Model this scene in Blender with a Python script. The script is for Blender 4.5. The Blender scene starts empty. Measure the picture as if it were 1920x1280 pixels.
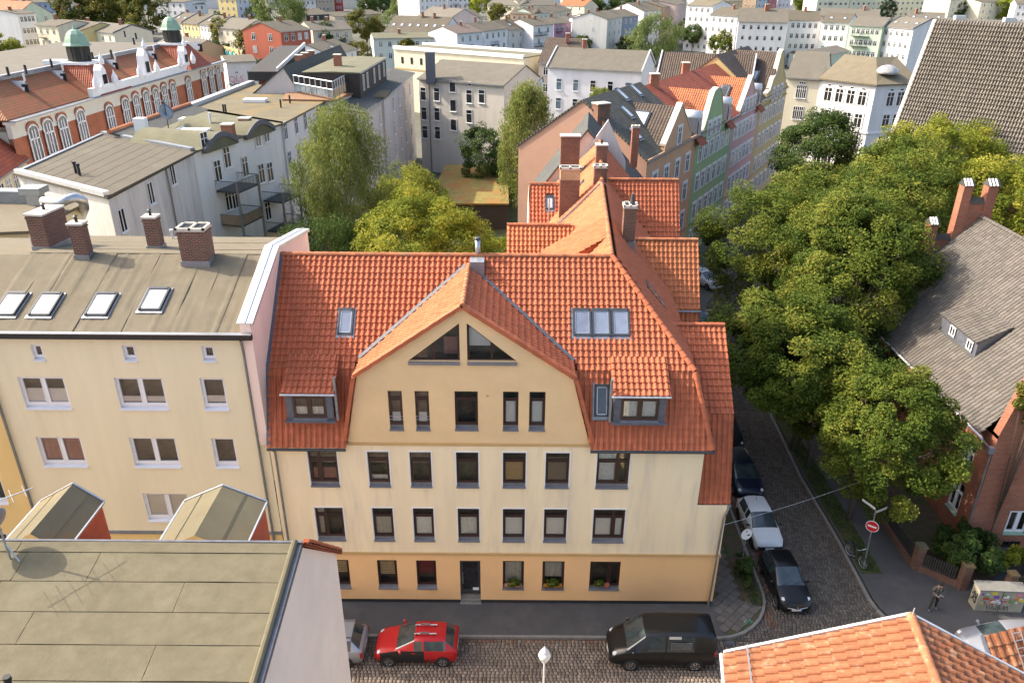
import bpy, bmesh, math, random
import numpy as np
from mathutils import Vector, Matrix
random.seed(7); RNG = np.random.default_rng(7)
V = Vector
SC = bpy.context.scene
COL = SC.collection
# ------------------------------------------------------------------ camera
CAMPOS = V((0, 0, 28.5)); FPX = 1450.0
PITCH = math.radians(25.8); ROLL = math.radians(0.4)
cd = bpy.data.cameras.new('camera'); cam = bpy.data.objects.new('camera', cd); COL.objects.link(cam)
cd.sensor_width = 36.0; cd.lens = FPX / 1920 * 36.0; cd.clip_start = 0.5; cd.clip_end = 4000
cam.matrix_world = Matrix.Translation(CAMPOS) @ Matrix.Rotation(math.pi / 2 - PITCH, 4, 'X') @ Matrix.Rotation(ROLL, 4, 'Z')
SC.camera = cam
# ------------------------------------------------------------------ light
TOSUN = V((-1.0, 0.245, 0.84)).normalized()
EL = math.asin(TOSUN.z)
w = bpy.data.worlds.new('World'); SC.world = w; w.use_nodes = True
nt = w.node_tree; bg = nt.nodes['Background']; sky = nt.nodes.new('ShaderNodeTexSky')
sky.sky_type = 'NISHITA'; sky.sun_disc = False; sky.sun_elevation = EL
sky.sun_rotation = math.atan2(TOSUN.x, TOSUN.y); sky.air_density = 1.0; sky.dust_density = 4.0; sky.ozone_density = 0.2
nt.links.new(sky.outputs[0], bg.inputs[0]); bg.inputs[1].default_value = 0.15
sl = bpy.data.lights.new('sun', 'SUN'); sl.energy = 2.75; sl.angle = math.radians(0.6); sl.color = (1.0, 0.90, 0.75)
so = bpy.data.objects.new('sun', sl); COL.objects.link(so); so.rotation_euler = (-TOSUN).to_track_quat('-Z', 'Y').to_euler()
so.location = (0, 0, 60)
SC.view_settings.view_transform = 'Standard'; SC.view_settings.look = 'None'
SC.view_settings.gamma = 1.0; SC.view_settings.exposure = 1.5
SC.cycles.max_bounces = 6; SC.cycles.transparent_max_bounces = 8

# ------------------------------------------------------------------ rays (only used to read real positions at a known height)
_f = V((0, math.cos(PITCH), -math.sin(PITCH))); _r0 = V((1, 0, 0)); _u0 = _r0.cross(_f)
_r = math.cos(ROLL) * _r0 + math.sin(ROLL) * _u0; _u = -math.sin(ROLL) * _r0 + math.cos(ROLL) * _u0
def ray(px, py): return _f + (px - 960) / FPX * _r - (py - 640) / FPX * _u
def gp(px, py, z=0.0):
    d = ray(px, py); return CAMPOS + d * ((z - CAMPOS.z) / d.z)
def yp(px, py, y):
    d = ray(px, py); return CAMPOS + d * (y / d.y)
def xp(px, py, x):
    d = ray(px, py); return CAMPOS + d * (x / d.x)
def pp(px, py, p0, n):
    d = ray(px, py); n = V(n); return CAMPOS + d * ((V(p0) - CAMPOS).dot(n) / d.dot(n))

# ------------------------------------------------------------------ materials
MATS = {}
def rgb(c): return (c[0], c[1], c[2], 1.0)
def mat(name, col, rough=0.8, var=0.12, scale=1.5, bump=0.0, bscale=30.0, metal=0.0, spec=0.4, col2=None, thresh=None, objvar=0.0, streak=False, coat=0.0, tint=None):
    """base colour with two scales of noise; col2 = stain colour; objvar = random shift per object / per face tint"""
    if name in MATS: return MATS[name]
    m = bpy.data.materials.new(name); m.use_nodes = True; t = m.node_tree; N = t.nodes; L = t.links
    b = N['Principled BSDF']; b.inputs['Roughness'].default_value = rough; b.inputs['Metallic'].default_value = metal
    b.inputs['Specular IOR Level'].default_value = spec
    if coat: b.inputs['Coat Weight'].default_value = coat; b.inputs['Coat Roughness'].default_value = 0.05
    geo = N.new('ShaderNodeNewGeometry')
    n1 = N.new('ShaderNodeTexNoise'); n1.inputs['Scale'].default_value = scale; n1.inputs['Detail'].default_value = 6; n1.inputs['Roughness'].default_value = 0.65
    if streak:
        mp = N.new('ShaderNodeMapping'); mp.inputs['Scale'].default_value = (1.0, 1.0, 0.12); L.new(geo.outputs['Position'], mp.inputs[0]); L.new(mp.outputs[0], n1.inputs[0])
    else: L.new(geo.outputs['Position'], n1.inputs[0])
    mr = N.new('ShaderNodeMapRange'); L.new(n1.outputs[0], mr.inputs[0]); mr.inputs[1].default_value = 0.3; mr.inputs[2].default_value = 0.7
    mr.inputs[3].default_value = 1 - var; mr.inputs[4].default_value = 1 + var
    mx = N.new('ShaderNodeMix'); mx.data_type = 'RGBA'; mx.blend_type = 'MULTIPLY'; mx.inputs[0].default_value = 1.0
    mx.inputs[6].default_value = rgb(col); L.new(mr.outputs[0], mx.inputs[7]); out = mx.outputs[2]
    if col2 is not None:
        n2 = N.new('ShaderNodeTexNoise'); n2.inputs['Scale'].default_value = scale * 0.37; n2.inputs['Detail'].default_value = 8; n2.inputs['Roughness'].default_value = 0.7
        if streak:
            m4 = N.new('ShaderNodeMapping'); m4.inputs['Scale'].default_value = (5.0, 5.0, 0.55); L.new(geo.outputs['Position'], m4.inputs[0]); L.new(m4.outputs[0], n2.inputs[0])
        else: L.new(geo.outputs['Position'], n2.inputs[0])
        r2 = N.new('ShaderNodeMapRange'); L.new(n2.outputs[0], r2.inputs[0]); a, bb = thresh or (0.5, 0.75)
        r2.inputs[1].default_value = a; r2.inputs[2].default_value = bb
        m2 = N.new('ShaderNodeMix'); m2.data_type = 'RGBA'; L.new(r2.outputs[0], m2.inputs[0]); L.new(out, m2.inputs[6]); m2.inputs[7].default_value = rgb(col2); out = m2.outputs[2]
    if objvar:
        if tint:
            at = N.new('ShaderNodeAttribute'); at.attribute_name = 'tint'; src = at.outputs['Fac']
        else:
            oi = N.new('ShaderNodeObjectInfo'); src = oi.outputs['Random']
        hs = N.new('ShaderNodeHueSaturation'); L.new(out, hs.inputs['Color'])
        r3 = N.new('ShaderNodeMapRange'); L.new(src, r3.inputs[0]); r3.inputs[3].default_value = 1 - objvar; r3.inputs[4].default_value = 1 + objvar; L.new(r3.outputs[0], hs.inputs['Value'])
        out = hs.outputs[0]
    L.new(out, b.inputs['Base Color'])
    if bump:
        n3 = N.new('ShaderNodeTexNoise'); n3.inputs['Scale'].default_value = bscale; n3.inputs['Detail'].default_value = 4; L.new(geo.outputs['Position'], n3.inputs[0])
        bp = N.new('ShaderNodeBump'); bp.inputs['Strength'].default_value = bump; bp.inputs['Distance'].default_value = 0.02
        L.new(n3.outputs[0], bp.inputs['Height']); L.new(bp.outputs[0], b.inputs['Normal'])
    MATS[name] = m; return m
def brickmat(name, c1, c2, mortar, bw=0.25, bh=0.075, ms=0.012, rough=0.85, off=0.5, bump=0.6, noise=0.15, bias=0.0):
    if name in MATS: return MATS[name]
    m = bpy.data.materials.new(name); m.use_nodes = True; t = m.node_tree; N = t.nodes; L = t.links; b = N['Principled BSDF']
    b.inputs['Roughness'].default_value = rough; b.inputs['Specular IOR Level'].default_value = 0.3
    uv = N.new('ShaderNodeUVMap'); br = N.new('ShaderNodeTexBrick'); L.new(uv.outputs[0], br.inputs[0])
    br.inputs['Color1'].default_value = rgb(c1); br.inputs['Color2'].default_value = rgb(c2); br.inputs['Mortar'].default_value = rgb(mortar)
    br.inputs['Scale'].default_value = 1.0; br.inputs['Mortar Size'].default_value = ms; br.inputs['Mortar Smooth'].default_value = 0.2; br.inputs['Bias'].default_value = bias
    br.inputs['Brick Width'].default_value = bw; br.inputs['Row Height'].default_value = bh; br.offset = off
    geo = N.new('ShaderNodeNewGeometry'); n1 = N.new('ShaderNodeTexNoise'); n1.inputs['Scale'].default_value = 0.9; n1.inputs['Detail'].default_value = 7; L.new(geo.outputs['Position'], n1.inputs[0])
    mr = N.new('ShaderNodeMapRange'); L.new(n1.outputs[0], mr.inputs[0]); mr.inputs[1].default_value = .3; mr.inputs[2].default_value = .7; mr.inputs[3].default_value = 1 - noise; mr.inputs[4].default_value = 1 + noise
    mx = N.new('ShaderNodeMix'); mx.data_type = 'RGBA'; mx.blend_type = 'MULTIPLY'; mx.inputs[0].default_value = 1; L.new(br.outputs[0], mx.inputs[6]); L.new(mr.outputs[0], mx.inputs[7]); L.new(mx.outputs[2], b.inputs['Base Color'])
    bp = N.new('ShaderNodeBump'); bp.inputs['Strength'].default_value = bump; bp.inputs['Distance'].default_value = 0.01; bp.invert = True
    L.new(br.outputs['Fac'], bp.inputs['Height']); L.new(bp.outputs[0], b.inputs['Normal'])
    MATS[name] = m; return m
def tilemat(name, c1, c2, tw=0.25, tl=0.34, groove=0.55, rough=0.75):
    """far pantile roofs: wave across, course shadows are made by bump"""
    if name in MATS: return MATS[name]
    m = bpy.data.materials.new(name); m.use_nodes = True; t = m.node_tree; N = t.nodes; L = t.links; b = N['Principled BSDF']
    b.inputs['Roughness'].default_value = rough; b.inputs['Specular IOR Level'].default_value = 0.3
    uv = N.new('ShaderNodeUVMap'); sp = N.new('ShaderNodeSeparateXYZ'); L.new(uv.outputs[0], sp.inputs[0])
    def ma(op, a, bv):
        k = N.new('ShaderNodeMath'); k.operation = op
        for i, q in enumerate((a, bv)):
            if q is None: continue
            if isinstance(q, (int, float)): k.inputs[i].default_value = q
            else: L.new(q, k.inputs[i])
        return k.outputs[0]
    sx = ma('SINE', ma('MULTIPLY', sp.outputs[0], 2 * math.pi / tw), None)
    fy = ma('FRACT', ma('DIVIDE', sp.outputs[1], tl), None)
    h = ma('ADD', ma('MULTIPLY', sx, 0.03), ma('MULTIPLY', fy, -0.04))
    bp = N.new('ShaderNodeBump'); bp.inputs['Strength'].default_value = 1.0; bp.inputs['Distance'].default_value = 1.0; L.new(h, bp.inputs['Height']); L.new(bp.outputs[0], b.inputs['Normal'])
    geo = N.new('ShaderNodeNewGeometry'); n1 = N.new('ShaderNodeTexNoise'); n1.inputs['Scale'].default_value = 1.2; n1.inputs['Detail'].default_value = 8; L.new(geo.outputs['Position'], n1.inputs[0])
    wn = N.new('ShaderNodeTexWhiteNoise'); wn.noise_dimensions = '2D'; cb = N.new('ShaderNodeCombineXYZ')
    L.new(ma('FLOOR', ma('DIVIDE', sp.outputs[0], tw), None), cb.inputs[0]); L.new(ma('FLOOR', ma('DIVIDE', sp.outputs[1], tl), None), cb.inputs[1]); L.new(cb.outputs[0], wn.inputs['Vector'])
    fac = ma('ADD', ma('MULTIPLY', n1.outputs[0], 0.9), ma('MULTIPLY', wn.outputs[0], 0.35))
    mr = N.new('ShaderNodeMapRange'); L.new(fac, mr.inputs[0]); mr.inputs[1].default_value = 0.35; mr.inputs[2].default_value = 0.95
    mx = N.new('ShaderNodeMix'); mx.data_type = 'RGBA'; L.new(mr.outputs[0], mx.inputs[0]); mx.inputs[6].default_value = rgb(c1); mx.inputs[7].default_value = rgb(c2)
    # dark line along each joint between the courses
    lt = ma('LESS_THAN', fy, 0.10)
    g = ma('MULTIPLY', lt, groove)
    m3 = N.new('ShaderNodeMix'); m3.data_type = 'RGBA'; L.new(g, m3.inputs[0]); L.new(mx.outputs[2], m3.inputs[6]); m3.inputs[7].default_value = (0.03, 0.02, 0.015, 1)
    L.new(m3.outputs[2], b.inputs['Base Color'])
    MATS[name] = m; return m
def glassmat(name, col, rough=0.06, var=0.6, scale=0.8, spec=0.8):
    m = mat(name, col, rough=rough, var=var, scale=scale, spec=spec); return m
def leafmat(name, c_dark, c_mid, c_hi, trans=0.35):
    if name in MATS: return MATS[name]
    m = bpy.data.materials.new(name); m.use_nodes = True; t = m.node_tree; N = t.nodes; L = t.links
    b = N['Principled BSDF']; o = N['Material Output']; b.inputs['Roughness'].default_value = 0.7; b.inputs['Specular IOR Level'].default_value = 0.15
    at = N.new('ShaderNodeAttribute'); at.attribute_name = 'tint'
    cr = N.new('ShaderNodeValToRGB'); cr.color_ramp.elements[0].color = rgb(c_dark); cr.color_ramp.elements[1].color = rgb(c_hi); cr.color_ramp.elements[0].position = 0.05; cr.color_ramp.elements[1].position = 0.97
    e = cr.color_ramp.elements.new(0.55); e.color = rgb(c_mid); L.new(at.outputs['Fac'], cr.inputs[0])
    L.new(cr.outputs[0], b.inputs['Base Color'])
    tr = N.new('ShaderNodeBsdfTranslucent'); L.new(cr.outputs[0], tr.inputs[0]); ms = N.new('ShaderNodeMixShader'); ms.inputs[0].default_value = trans
    L.new(b.outputs[0], ms.inputs[1]); L.new(tr.outputs[0], ms.inputs[2]); L.new(ms.outputs[0], o.inputs[0])
    MATS[name] = m; return m
def clearmat(name='window_glass'):
    if name in MATS: return MATS[name]
    m = bpy.data.materials.new(name); m.use_nodes = True; t = m.node_tree; N = t.nodes; L = t.links; o = N['Material Output']; N.remove(N['Principled BSDF'])
    g = N.new('ShaderNodeBsdfGlossy'); g.inputs['Roughness'].default_value = 0.03; tr = N.new('ShaderNodeBsdfTransparent'); tr.inputs[0].default_value = (0.93, 0.94, 0.94, 1)
    fr = N.new('ShaderNodeFresnel'); fr.inputs[0].default_value = 1.5
    ad = N.new('ShaderNodeMath'); ad.operation = 'MULTIPLY_ADD'; L.new(fr.outputs[0], ad.inputs[0]); ad.inputs[1].default_value = 1.1; ad.inputs[2].default_value = 0.04; ad.use_clamp = True
    ms = N.new('ShaderNodeMixShader'); L.new(ad.outputs[0], ms.inputs[0]); L.new(tr.outputs[0], ms.inputs[1]); L.new(g.outputs[0], ms.inputs[2]); L.new(ms.outputs[0], o.inputs[0])
    MATS[name] = m; return m

# ------------------------------------------------------------------ mesh building
class MB:
    def __init__(s): s.v = []; s.f = []; s.m = []
    def add(s, vs, fs, mi=0):
        o = len(s.v); s.v.extend([tuple(p) for p in vs]); s.f.extend([tuple(i + o for i in f) for f in fs]); s.m.extend([mi] * len(fs)); return s
    def poly(s, vs, mi=0): return s.add(vs, [tuple(range(len(vs)))], mi)
    def obox(s, o, a, b, c, mi=0):
        o, a, b, c = V(o), V(a), V(b), V(c)
        vs = [o, o + a, o + a + b, o + b, o + c, o + a + c, o + a + b + c, o + b + c]
        fs = [(0, 3, 2, 1), (4, 5, 6, 7), (0, 1, 5, 4), (1, 2, 6, 5), (2, 3, 7, 6), (3, 0, 4, 7)]
        if a.cross(b).dot(c) < 0: fs = [f[::-1] for f in fs]
        return s.add(vs, fs, mi)
    def box(s, x0, x1, y0, y1, z0, z1, mi=0): return s.obox((x0, y0, z0), (x1 - x0, 0, 0), (0, y1 - y0, 0), (0, 0, z1 - z0), mi)
    def prism(s, pts, ext, mi=0, top=None):
        pts = [V(p) for p in pts]; ext = V(ext); n = len(pts)
        nn = (pts[1] - pts[0]).cross(pts[2] - pts[1])
        if nn.dot(ext) < 0: pts = pts[::-1]
        vs = pts + [p + ext for p in pts]
        s.add(vs, [tuple(range(n))[::-1]] + [(i, (i + 1) % n, (i + 1) % n + n, i + n) for i in range(n)], mi)
        s.add([p + ext for p in pts], [tuple(range(n))], mi if top is None else top); return s
    def tube(s, pts, r, n=8, mi=0, cap=True):
        pts = [V(p) for p in pts]; rs = r if isinstance(r, (list, tuple)) else [r] * len(pts); vs = []; fs = []
        up = None
        for i, p in enumerate(pts):
            d = (pts[min(i + 1, len(pts) - 1)] - pts[max(i - 1, 0)]).normalized()
            if up is None: up = V((0, 0, 1)) if abs(d.z) < 0.9 else V((1, 0, 0))
            a = d.cross(up).normalized(); bb = a.cross(d).normalized(); up = bb
            for k in range(n):
                t = 2 * math.pi * k / n; vs.append(p + a * (math.cos(t) * rs[i]) + bb * (math.sin(t) * rs[i]))
        for i in range(len(pts) - 1):
            for k in range(n): fs.append((i * n + k, i * n + (k + 1) % n, (i + 1) * n + (k + 1) % n, (i + 1) * n + k))
        if cap: fs.append(tuple(range(n))[::-1]); fs.append(tuple(range((len(pts) - 1) * n, len(pts) * n)))
        return s.add(vs, fs, mi)
    def lathe(s, c, prof, n=12, mi=0, axis=None, cap=True):
        c = V(c); vs = []; fs = []
        A = V(axis or (0, 0, 1)).normalized(); X = A.orthogonal().normalized(); Y = A.cross(X)
        for r, z in prof:
            for k in range(n):
                t = 2 * math.pi * k / n; vs.append(c + X * (math.cos(t) * r) + Y * (math.sin(t) * r) + A * z)
        for i in range(len(prof) - 1):
            for k in range(n): fs.append((i * n + k, i * n + (k + 1) % n, (i + 1) * n + (k + 1) % n, (i + 1) * n + k))
        if cap: fs.append(tuple(range(n))[::-1]); fs.append(tuple(range((len(prof) - 1) * n, len(prof) * n)))
        return s.add(vs, fs, mi)
    def mesh(s, name, mats, smooth=False):
        me = bpy.data.meshes.new(name); me.from_pydata(s.v, [], s.f)
        for mm in (mats if isinstance(mats, (list, tuple)) else [mats]): me.materials.append(mm)
        if len(me.polygons): me.polygons.foreach_set('material_index', s.m)
        if smooth: me.polygons.foreach_set('use_smooth', [True] * len(me.polygons))
        autouv(me); me.update(); return me
    def build(s, name, mats, parent=None, smooth=False, kind=None, local=False, label=None):
        o = bpy.data.objects.new(name, s.mesh(name, mats, smooth)); COL.objects.link(o)
        if parent is not None: attach(o, parent, local)
        if kind: o['kind'] = kind
        if label: o['label'] = label
        return o
def attach(o, parent, local=False):
    o.parent = parent
    if not local and parent.parent is None: o.matrix_parent_inverse = parent.matrix_basis.inverted()
def autouv(me):
    nl = len(me.loops)
    if not nl: return
    uvl = me.uv_layers.new(name='UVMap')
    nv = len(me.vertices); co = np.empty(nv * 3); me.vertices.foreach_get('co', co); co = co.reshape(-1, 3)
    li = np.empty(nl, np.int32); me.loops.foreach_get('vertex_index', li)
    npoly = len(me.polygons); nr = np.empty(npoly * 3); me.polygons.foreach_get('normal', nr); nr = nr.reshape(-1, 3)
    tot = np.empty(npoly, np.int32); me.polygons.foreach_get('loop_total', tot)
    fn = np.repeat(nr, tot, axis=0)
    ua = np.stack([-fn[:, 1], fn[:, 0], np.zeros(nl)], 1); ln = np.linalg.norm(ua, axis=1); flat = ln < 0.02
    ua[flat] = (1, 0, 0); ua /= np.maximum(np.linalg.norm(ua, axis=1), 1e-6)[:, None]
    va = np.cross(fn, ua); p = co[li]; uv = np.stack([(p * ua).sum(1), (p * va).sum(1)], 1)
    uvl.data.foreach_set('uv', uv.astype(np.float32).ravel())
def thing(name, label, cat, loc=(0, 0, 0), rotz=0.0, group=None):
    o = bpy.data.objects.new(name, None); COL.objects.link(o); o.location = loc; o.rotation_euler = (0, 0, rotz); o.empty_display_size = 0.2
    o.matrix_basis = Matrix.Translation(V(loc)) @ Matrix.Rotation(rotz, 4, 'Z')
    o['label'] = label; o['category'] = cat
    if group: o['group'] = group
    return o
def tag(o, label, cat, group=None, kind=None):
    o['label'] = label; o['category'] = cat
    if group: o['group'] = group
    if kind: o['kind'] = kind
    return o
def struct(o): o['kind'] = 'structure'; return o
def inst(name, me, M, parent, top=True):
    o = bpy.data.objects.new(name, me); COL.objects.link(o)
    if parent is not None:
        attach(o, parent)
    o.matrix_basis = M; return o
def frame_m(o, u, v, n):
    M = Matrix.Identity(4)
    for i, a in enumerate((u, v, n)):
        for k in range(3): M[k][i] = a[k]
    for k in range(3): M[k][3] = o[k]
    return M
# convex polygon tools in 2-D
def clip2(poly, a, b, keep_left=True):
    out = []; n = len(poly); dx, dy = b[0] - a[0], b[1] - a[1]
    def sd(p): 
        s = dx * (p[1] - a[1]) - dy * (p[0] - a[0]); return s if keep_left else -s
    for i in range(n):
        p, q = poly[i], poly[(i + 1) % n]; sp, sq = sd(p), sd(q)
        if sp >= -1e-9: out.append(p)
        if (sp > 1e-9 and sq < -1e-9) or (sp < -1e-9 and sq > 1e-9):
            t = sp / (sp - sq); out.append((p[0] + (q[0] - p[0]) * t, p[1] + (q[1] - p[1]) * t))
    return out
def area2(p): return 0.5 * sum(p[i][0] * p[(i + 1) % len(p)][1] - p[(i + 1) % len(p)][0] * p[i][1] for i in range(len(p)))
def cut_holes(polys, holes):
    pcs = []
    for p in polys: pcs.append(p if area2(p) > 0 else p[::-1])
    for h in holes:
        if area2(h) < 0: h = h[::-1]
        new = []
        for p in pcs:
            rest = p
            for i in range(len(h)):
                if len(rest) < 3: break
                a, b = h[i], h[(i + 1) % len(h)]
                o = clip2(rest, a, b, False)
                if len(o) >= 3 and abs(area2(o)) > 1e-5: new.append(o)
                rest = clip2(rest, a, b, True)
        pcs = new
    return pcs
def wall(mb, O, u, v, n, polys, holes=(), depth=0.18, mi=0, rev=None):
    """flat wall with real openings: O + a*u + b*v; reveals go inwards (-n) by depth"""
    O, u, v, n = V(O), V(u), V(v), V(n); flip = u.cross(v).dot(n) < 0
    hs = [(h if len(h) > 2 and isinstance(h[0], (tuple, list)) else [(h[0], h[1]), (h[2], h[1]), (h[2], h[3]), (h[0], h[3])]) for h in holes]
    for p in cut_holes(polys, hs):
        q = [O + u * a + v * b for a, b in p]; mb.poly(q[::-1] if flip else q, mi)
    for h in hs:
        if area2(h) < 0: h = h[::-1]
        k = len(h)
        for i in range(k):
            a, b = h[i], h[(i + 1) % k]
            A = O + u * a[0] + v * a[1]; B = O + u * b[0] + v * b[1]
            q = [B, A, A - n * depth, B - n * depth]; q = q[::-1] if not flip else q
            mb.poly(q[::-1], mi if rev is None else rev)
    return mb
# ------------------------------------------------------------------ roof tiles: every tile real geometry, the nearest 300 of a house single objects
def tile_local(w, l, h, kind):
    """one tile, local a across, b up the slope, c out; lower end proud"""
    if kind == 'pan':
        xs = [0, .19, .27, .40, .60, .73, .81, 1.0]; hs = [0.0, 0.0, .62, 1.0, 1.0, .62, 0.0, 0.0]
    elif kind == 'plain':
        xs = [0.0, 0.07, .10, .93, .97, 1.0]; hs = [0.0, 0.0, .9, .75, 0.0, 0.0]
    else:
        xs = [0, .12, .3, .42, .55, .8, .93, 1.0]; hs = [.75, 1.0, .55, .1, 0.0, 0.0, .2, .75]
    lo, hi = h * 0.95, 0.0
    vs = []; fs = []; n = len(xs)
    for x, q in zip(xs, hs): vs.append((x * w, 0.0, lo + q * h))
    for x, q in zip(xs, hs): vs.append((x * w, l * 1.06, hi + q * h))
    for x, q in zip(xs, hs): vs.append((x * w, 0.004, -0.01))
    for i in range(n - 1):
        fs.append((i, i + 1, n + i + 1, n + i)); fs.append((2 * n + i, 2 * n + i + 1, i + 1, i))
    return vs, fs
class Tiles:
    def __init__(s, parent, mats, name='tile', budget=300, kind='pan'):
        s.p = parent; s.mats = mats; s.name = name; s.budget = budget; s.kind = kind; s.t = []; s.under = MB(); s.cache = {}
    def roof(s, O, u, v, poly, tw=0.25, tl=0.34, h=0.045, holes=(), mi=0, a0=None, under=True, umi=0):
        """poly (convex, in metres along u and up the slope v)"""
        O, u, v = V(O), V(u).normalized(), V(v).normalized(); n = u.cross(v).normalized()
        if n.z < 0: n = -n
        if area2(poly) < 0: poly = poly[::-1]
        bs = [p[1] for p in poly]; as_ = [p[0] for p in poly]; b = min(bs)
        def rng(bv):
            xs = []
            for i in range(len(poly)):
                p, q = poly[i], poly[(i + 1) % len(poly)]
                if abs(p[1] - q[1]) < 1e-9:
                    if abs(p[1] - bv) < 1e-6: xs += [p[0], q[0]]
                    continue
                t = (bv - p[1]) / (q[1] - p[1])
                if -1e-6 <= t <= 1 + 1e-6: xs.append(p[0] + (q[0] - p[0]) * t)
            return (min(xs), max(xs)) if xs else (0, 0)
        nr = max(1, round((max(bs) - b) / tl)); tl = (max(bs) - b) / nr
        a_start = min(as_) if a0 is None else a0
        key = (round(tw, 3), round(tl, 3), h, s.kind, u.cross(v).dot(n) > 0)
        for r in range(nr):
            b0 = b + r * tl; bm = b0 + tl * 0.5; lo, hi = rng(bm); k0 = math.floor((lo - a_start) / tw)
            for k in range(k0, int((hi - a_start) / tw) + 1):
                ac = a_start + (k + .5) * tw
                aa, ab = a_start + k * tw, a_start + (k + 1) * tw
                if ab < lo + 0.04 or aa > hi - 0.04: continue
                if any(q[0] < ac < q[2] and q[1] < bm < q[3] for q in holes): continue
                cl = None
                if aa < lo - .01 or ab > hi + .01: cl = (lo - .02, hi + .02)
                s.t.append((O, u, v, n, aa, b0, tw, tl, h, cl, mi))
        if under:
            vs = [O + u * p[0] + v * p[1] - n * 0.015 for p in poly]; s.under.poly(vs if u.cross(v).dot(n) > 0 else vs[::-1], umi)
    def finish(s, undermat=None, sort=None):
        def dist(t):
            p = t[0] + t[1] * t[4] + t[2] * t[5]; return (p - CAMPOS).length * (1 if t[9] is None else 1.5)
        lst = sorted(s.t, key=dist); meshes = {}
        single = [t for t in lst if t[9] is None][:s.budget]; ids = set(id(t) for t in single)
        for t in single:
            O, u, v, n, aa, b0, tw, tl, h, cl, mi = t; key = (round(tw, 4), round(tl, 4), h, mi)
            fl = u.cross(v).dot(n) < 0
            key += (fl,)
            if key not in meshes:
                vs, fs = tile_local(tw, tl, h, s.kind); m = MB(); m.add(vs, [f[::-1] for f in fs] if fl else fs, 0); meshes[key] = m.mesh(s.name, s.mats[mi])
            j = random.uniform(-1, 1)
            M = frame_m(O + u * aa + v * (b0 + random.uniform(-.012, .012)) + n * random.uniform(0, .006), u, v, n) @ Matrix.Rotation(random.uniform(-.012, .012), 4, 'Z')
            inst(s.name, meshes[key], M, s.p)
        # the rest: one joined part, still every tile its own shell
        rest = [t for t in lst if id(t) not in ids]
        if rest:
            vv = []; ff = []; mm = []; tint = []; o = 0
            for t in rest:
                O, u, v, n, aa, b0, tw, tl, h, cl, mi = t; vs, fs = tile_local(tw, tl, h, s.kind)
                jb = random.uniform(-.012, .012); jc = random.uniform(0, .006); tv = random.random(); fl = u.cross(v).dot(n) < 0
                for x, y, z in vs:
                    a = aa + x
                    if cl: a = min(max(a, cl[0]), cl[1])
                    vv.append(tuple(O + u * a + v * (b0 + y + jb) + n * (z + jc)))
                for f in fs: ff.append(tuple(i + o for i in (f[::-1] if fl else f))); mm.append(mi); tint.append(tv)
                o += len(vs)
            me = bpy.data.meshes.new(s.name); me.from_pydata(vv, [], ff)
            for m_ in s.mats: me.materials.append(tinted(m_))
            me.polygons.foreach_set('material_index', mm); at = me.attributes.new('tint', 'FLOAT', 'FACE'); at.data.foreach_set('value', tint); autouv(me)
            ob = bpy.data.objects.new(s.name, me); COL.objects.link(ob); attach(ob, s.p); ob['kind'] = 'stuff'
        if s.under.f: s.under.build('roof_deck', undermat or s.mats[0], s.p)
def tinted(m):
    """same tile clay, with the per-tile shade read from the face instead of the object"""
    nm = m.name + '_joined'
    if nm in MATS: return MATS[nm]
    q = m.copy(); q.name = nm; MATS[nm] = q; t = q.node_tree
    for nd in list(t.nodes):
        if nd.type == 'OBJECT_INFO':
            at = t.nodes.new('ShaderNodeAttribute'); at.attribute_name = 'tint'
            for l in list(t.links):
                if l.from_node == nd: t.links.new(at.outputs['Fac'], l.to_socket)
    return q
def ridge_caps(parent, p0, p1, r, m, L=0.36, name='ridge_tile', single=True, up=V((0, 0, 1)), off=0.0):
    """half-round ridge tiles from p0 to p1, each its own piece"""
    p0, p1 = V(p0), V(p1); d = (p1 - p0); n = max(1, round(d.length / L)); d.normalize(); Ls = (p1 - p0).length / n
    side = d.cross(up).normalized(); nn = side.cross(d).normalized(); me = None; mb = MB()
    ang = [math.pi * i / 6 for i in range(7)]; vs = []
    for (yy, rr) in ((0, r * 1.12), (Ls * 1.05, r * .95)):
        for a in ang: vs.append((math.cos(a) * rr, yy, math.sin(a) * rr))
    fs = [(i + 1, i, 7 + i, 8 + i) for i in range(6)] + [tuple(range(7)), tuple(range(7, 14))[::-1]]
    loc = MB().add(vs, fs, 0).mesh(name, m) if single else None
    for k in range(n):
        o = p0 + d * (k * Ls) + nn * (off + random.uniform(0, .006))
        if single: inst(name, loc, frame_m(o, side, d, nn), parent)
        else: mb.add([o + side * x + d * y + nn * z for x, y, z in vs], fs, 0)
    if not single: mb.build(name, tinted(m), parent, kind='stuff')
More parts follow.
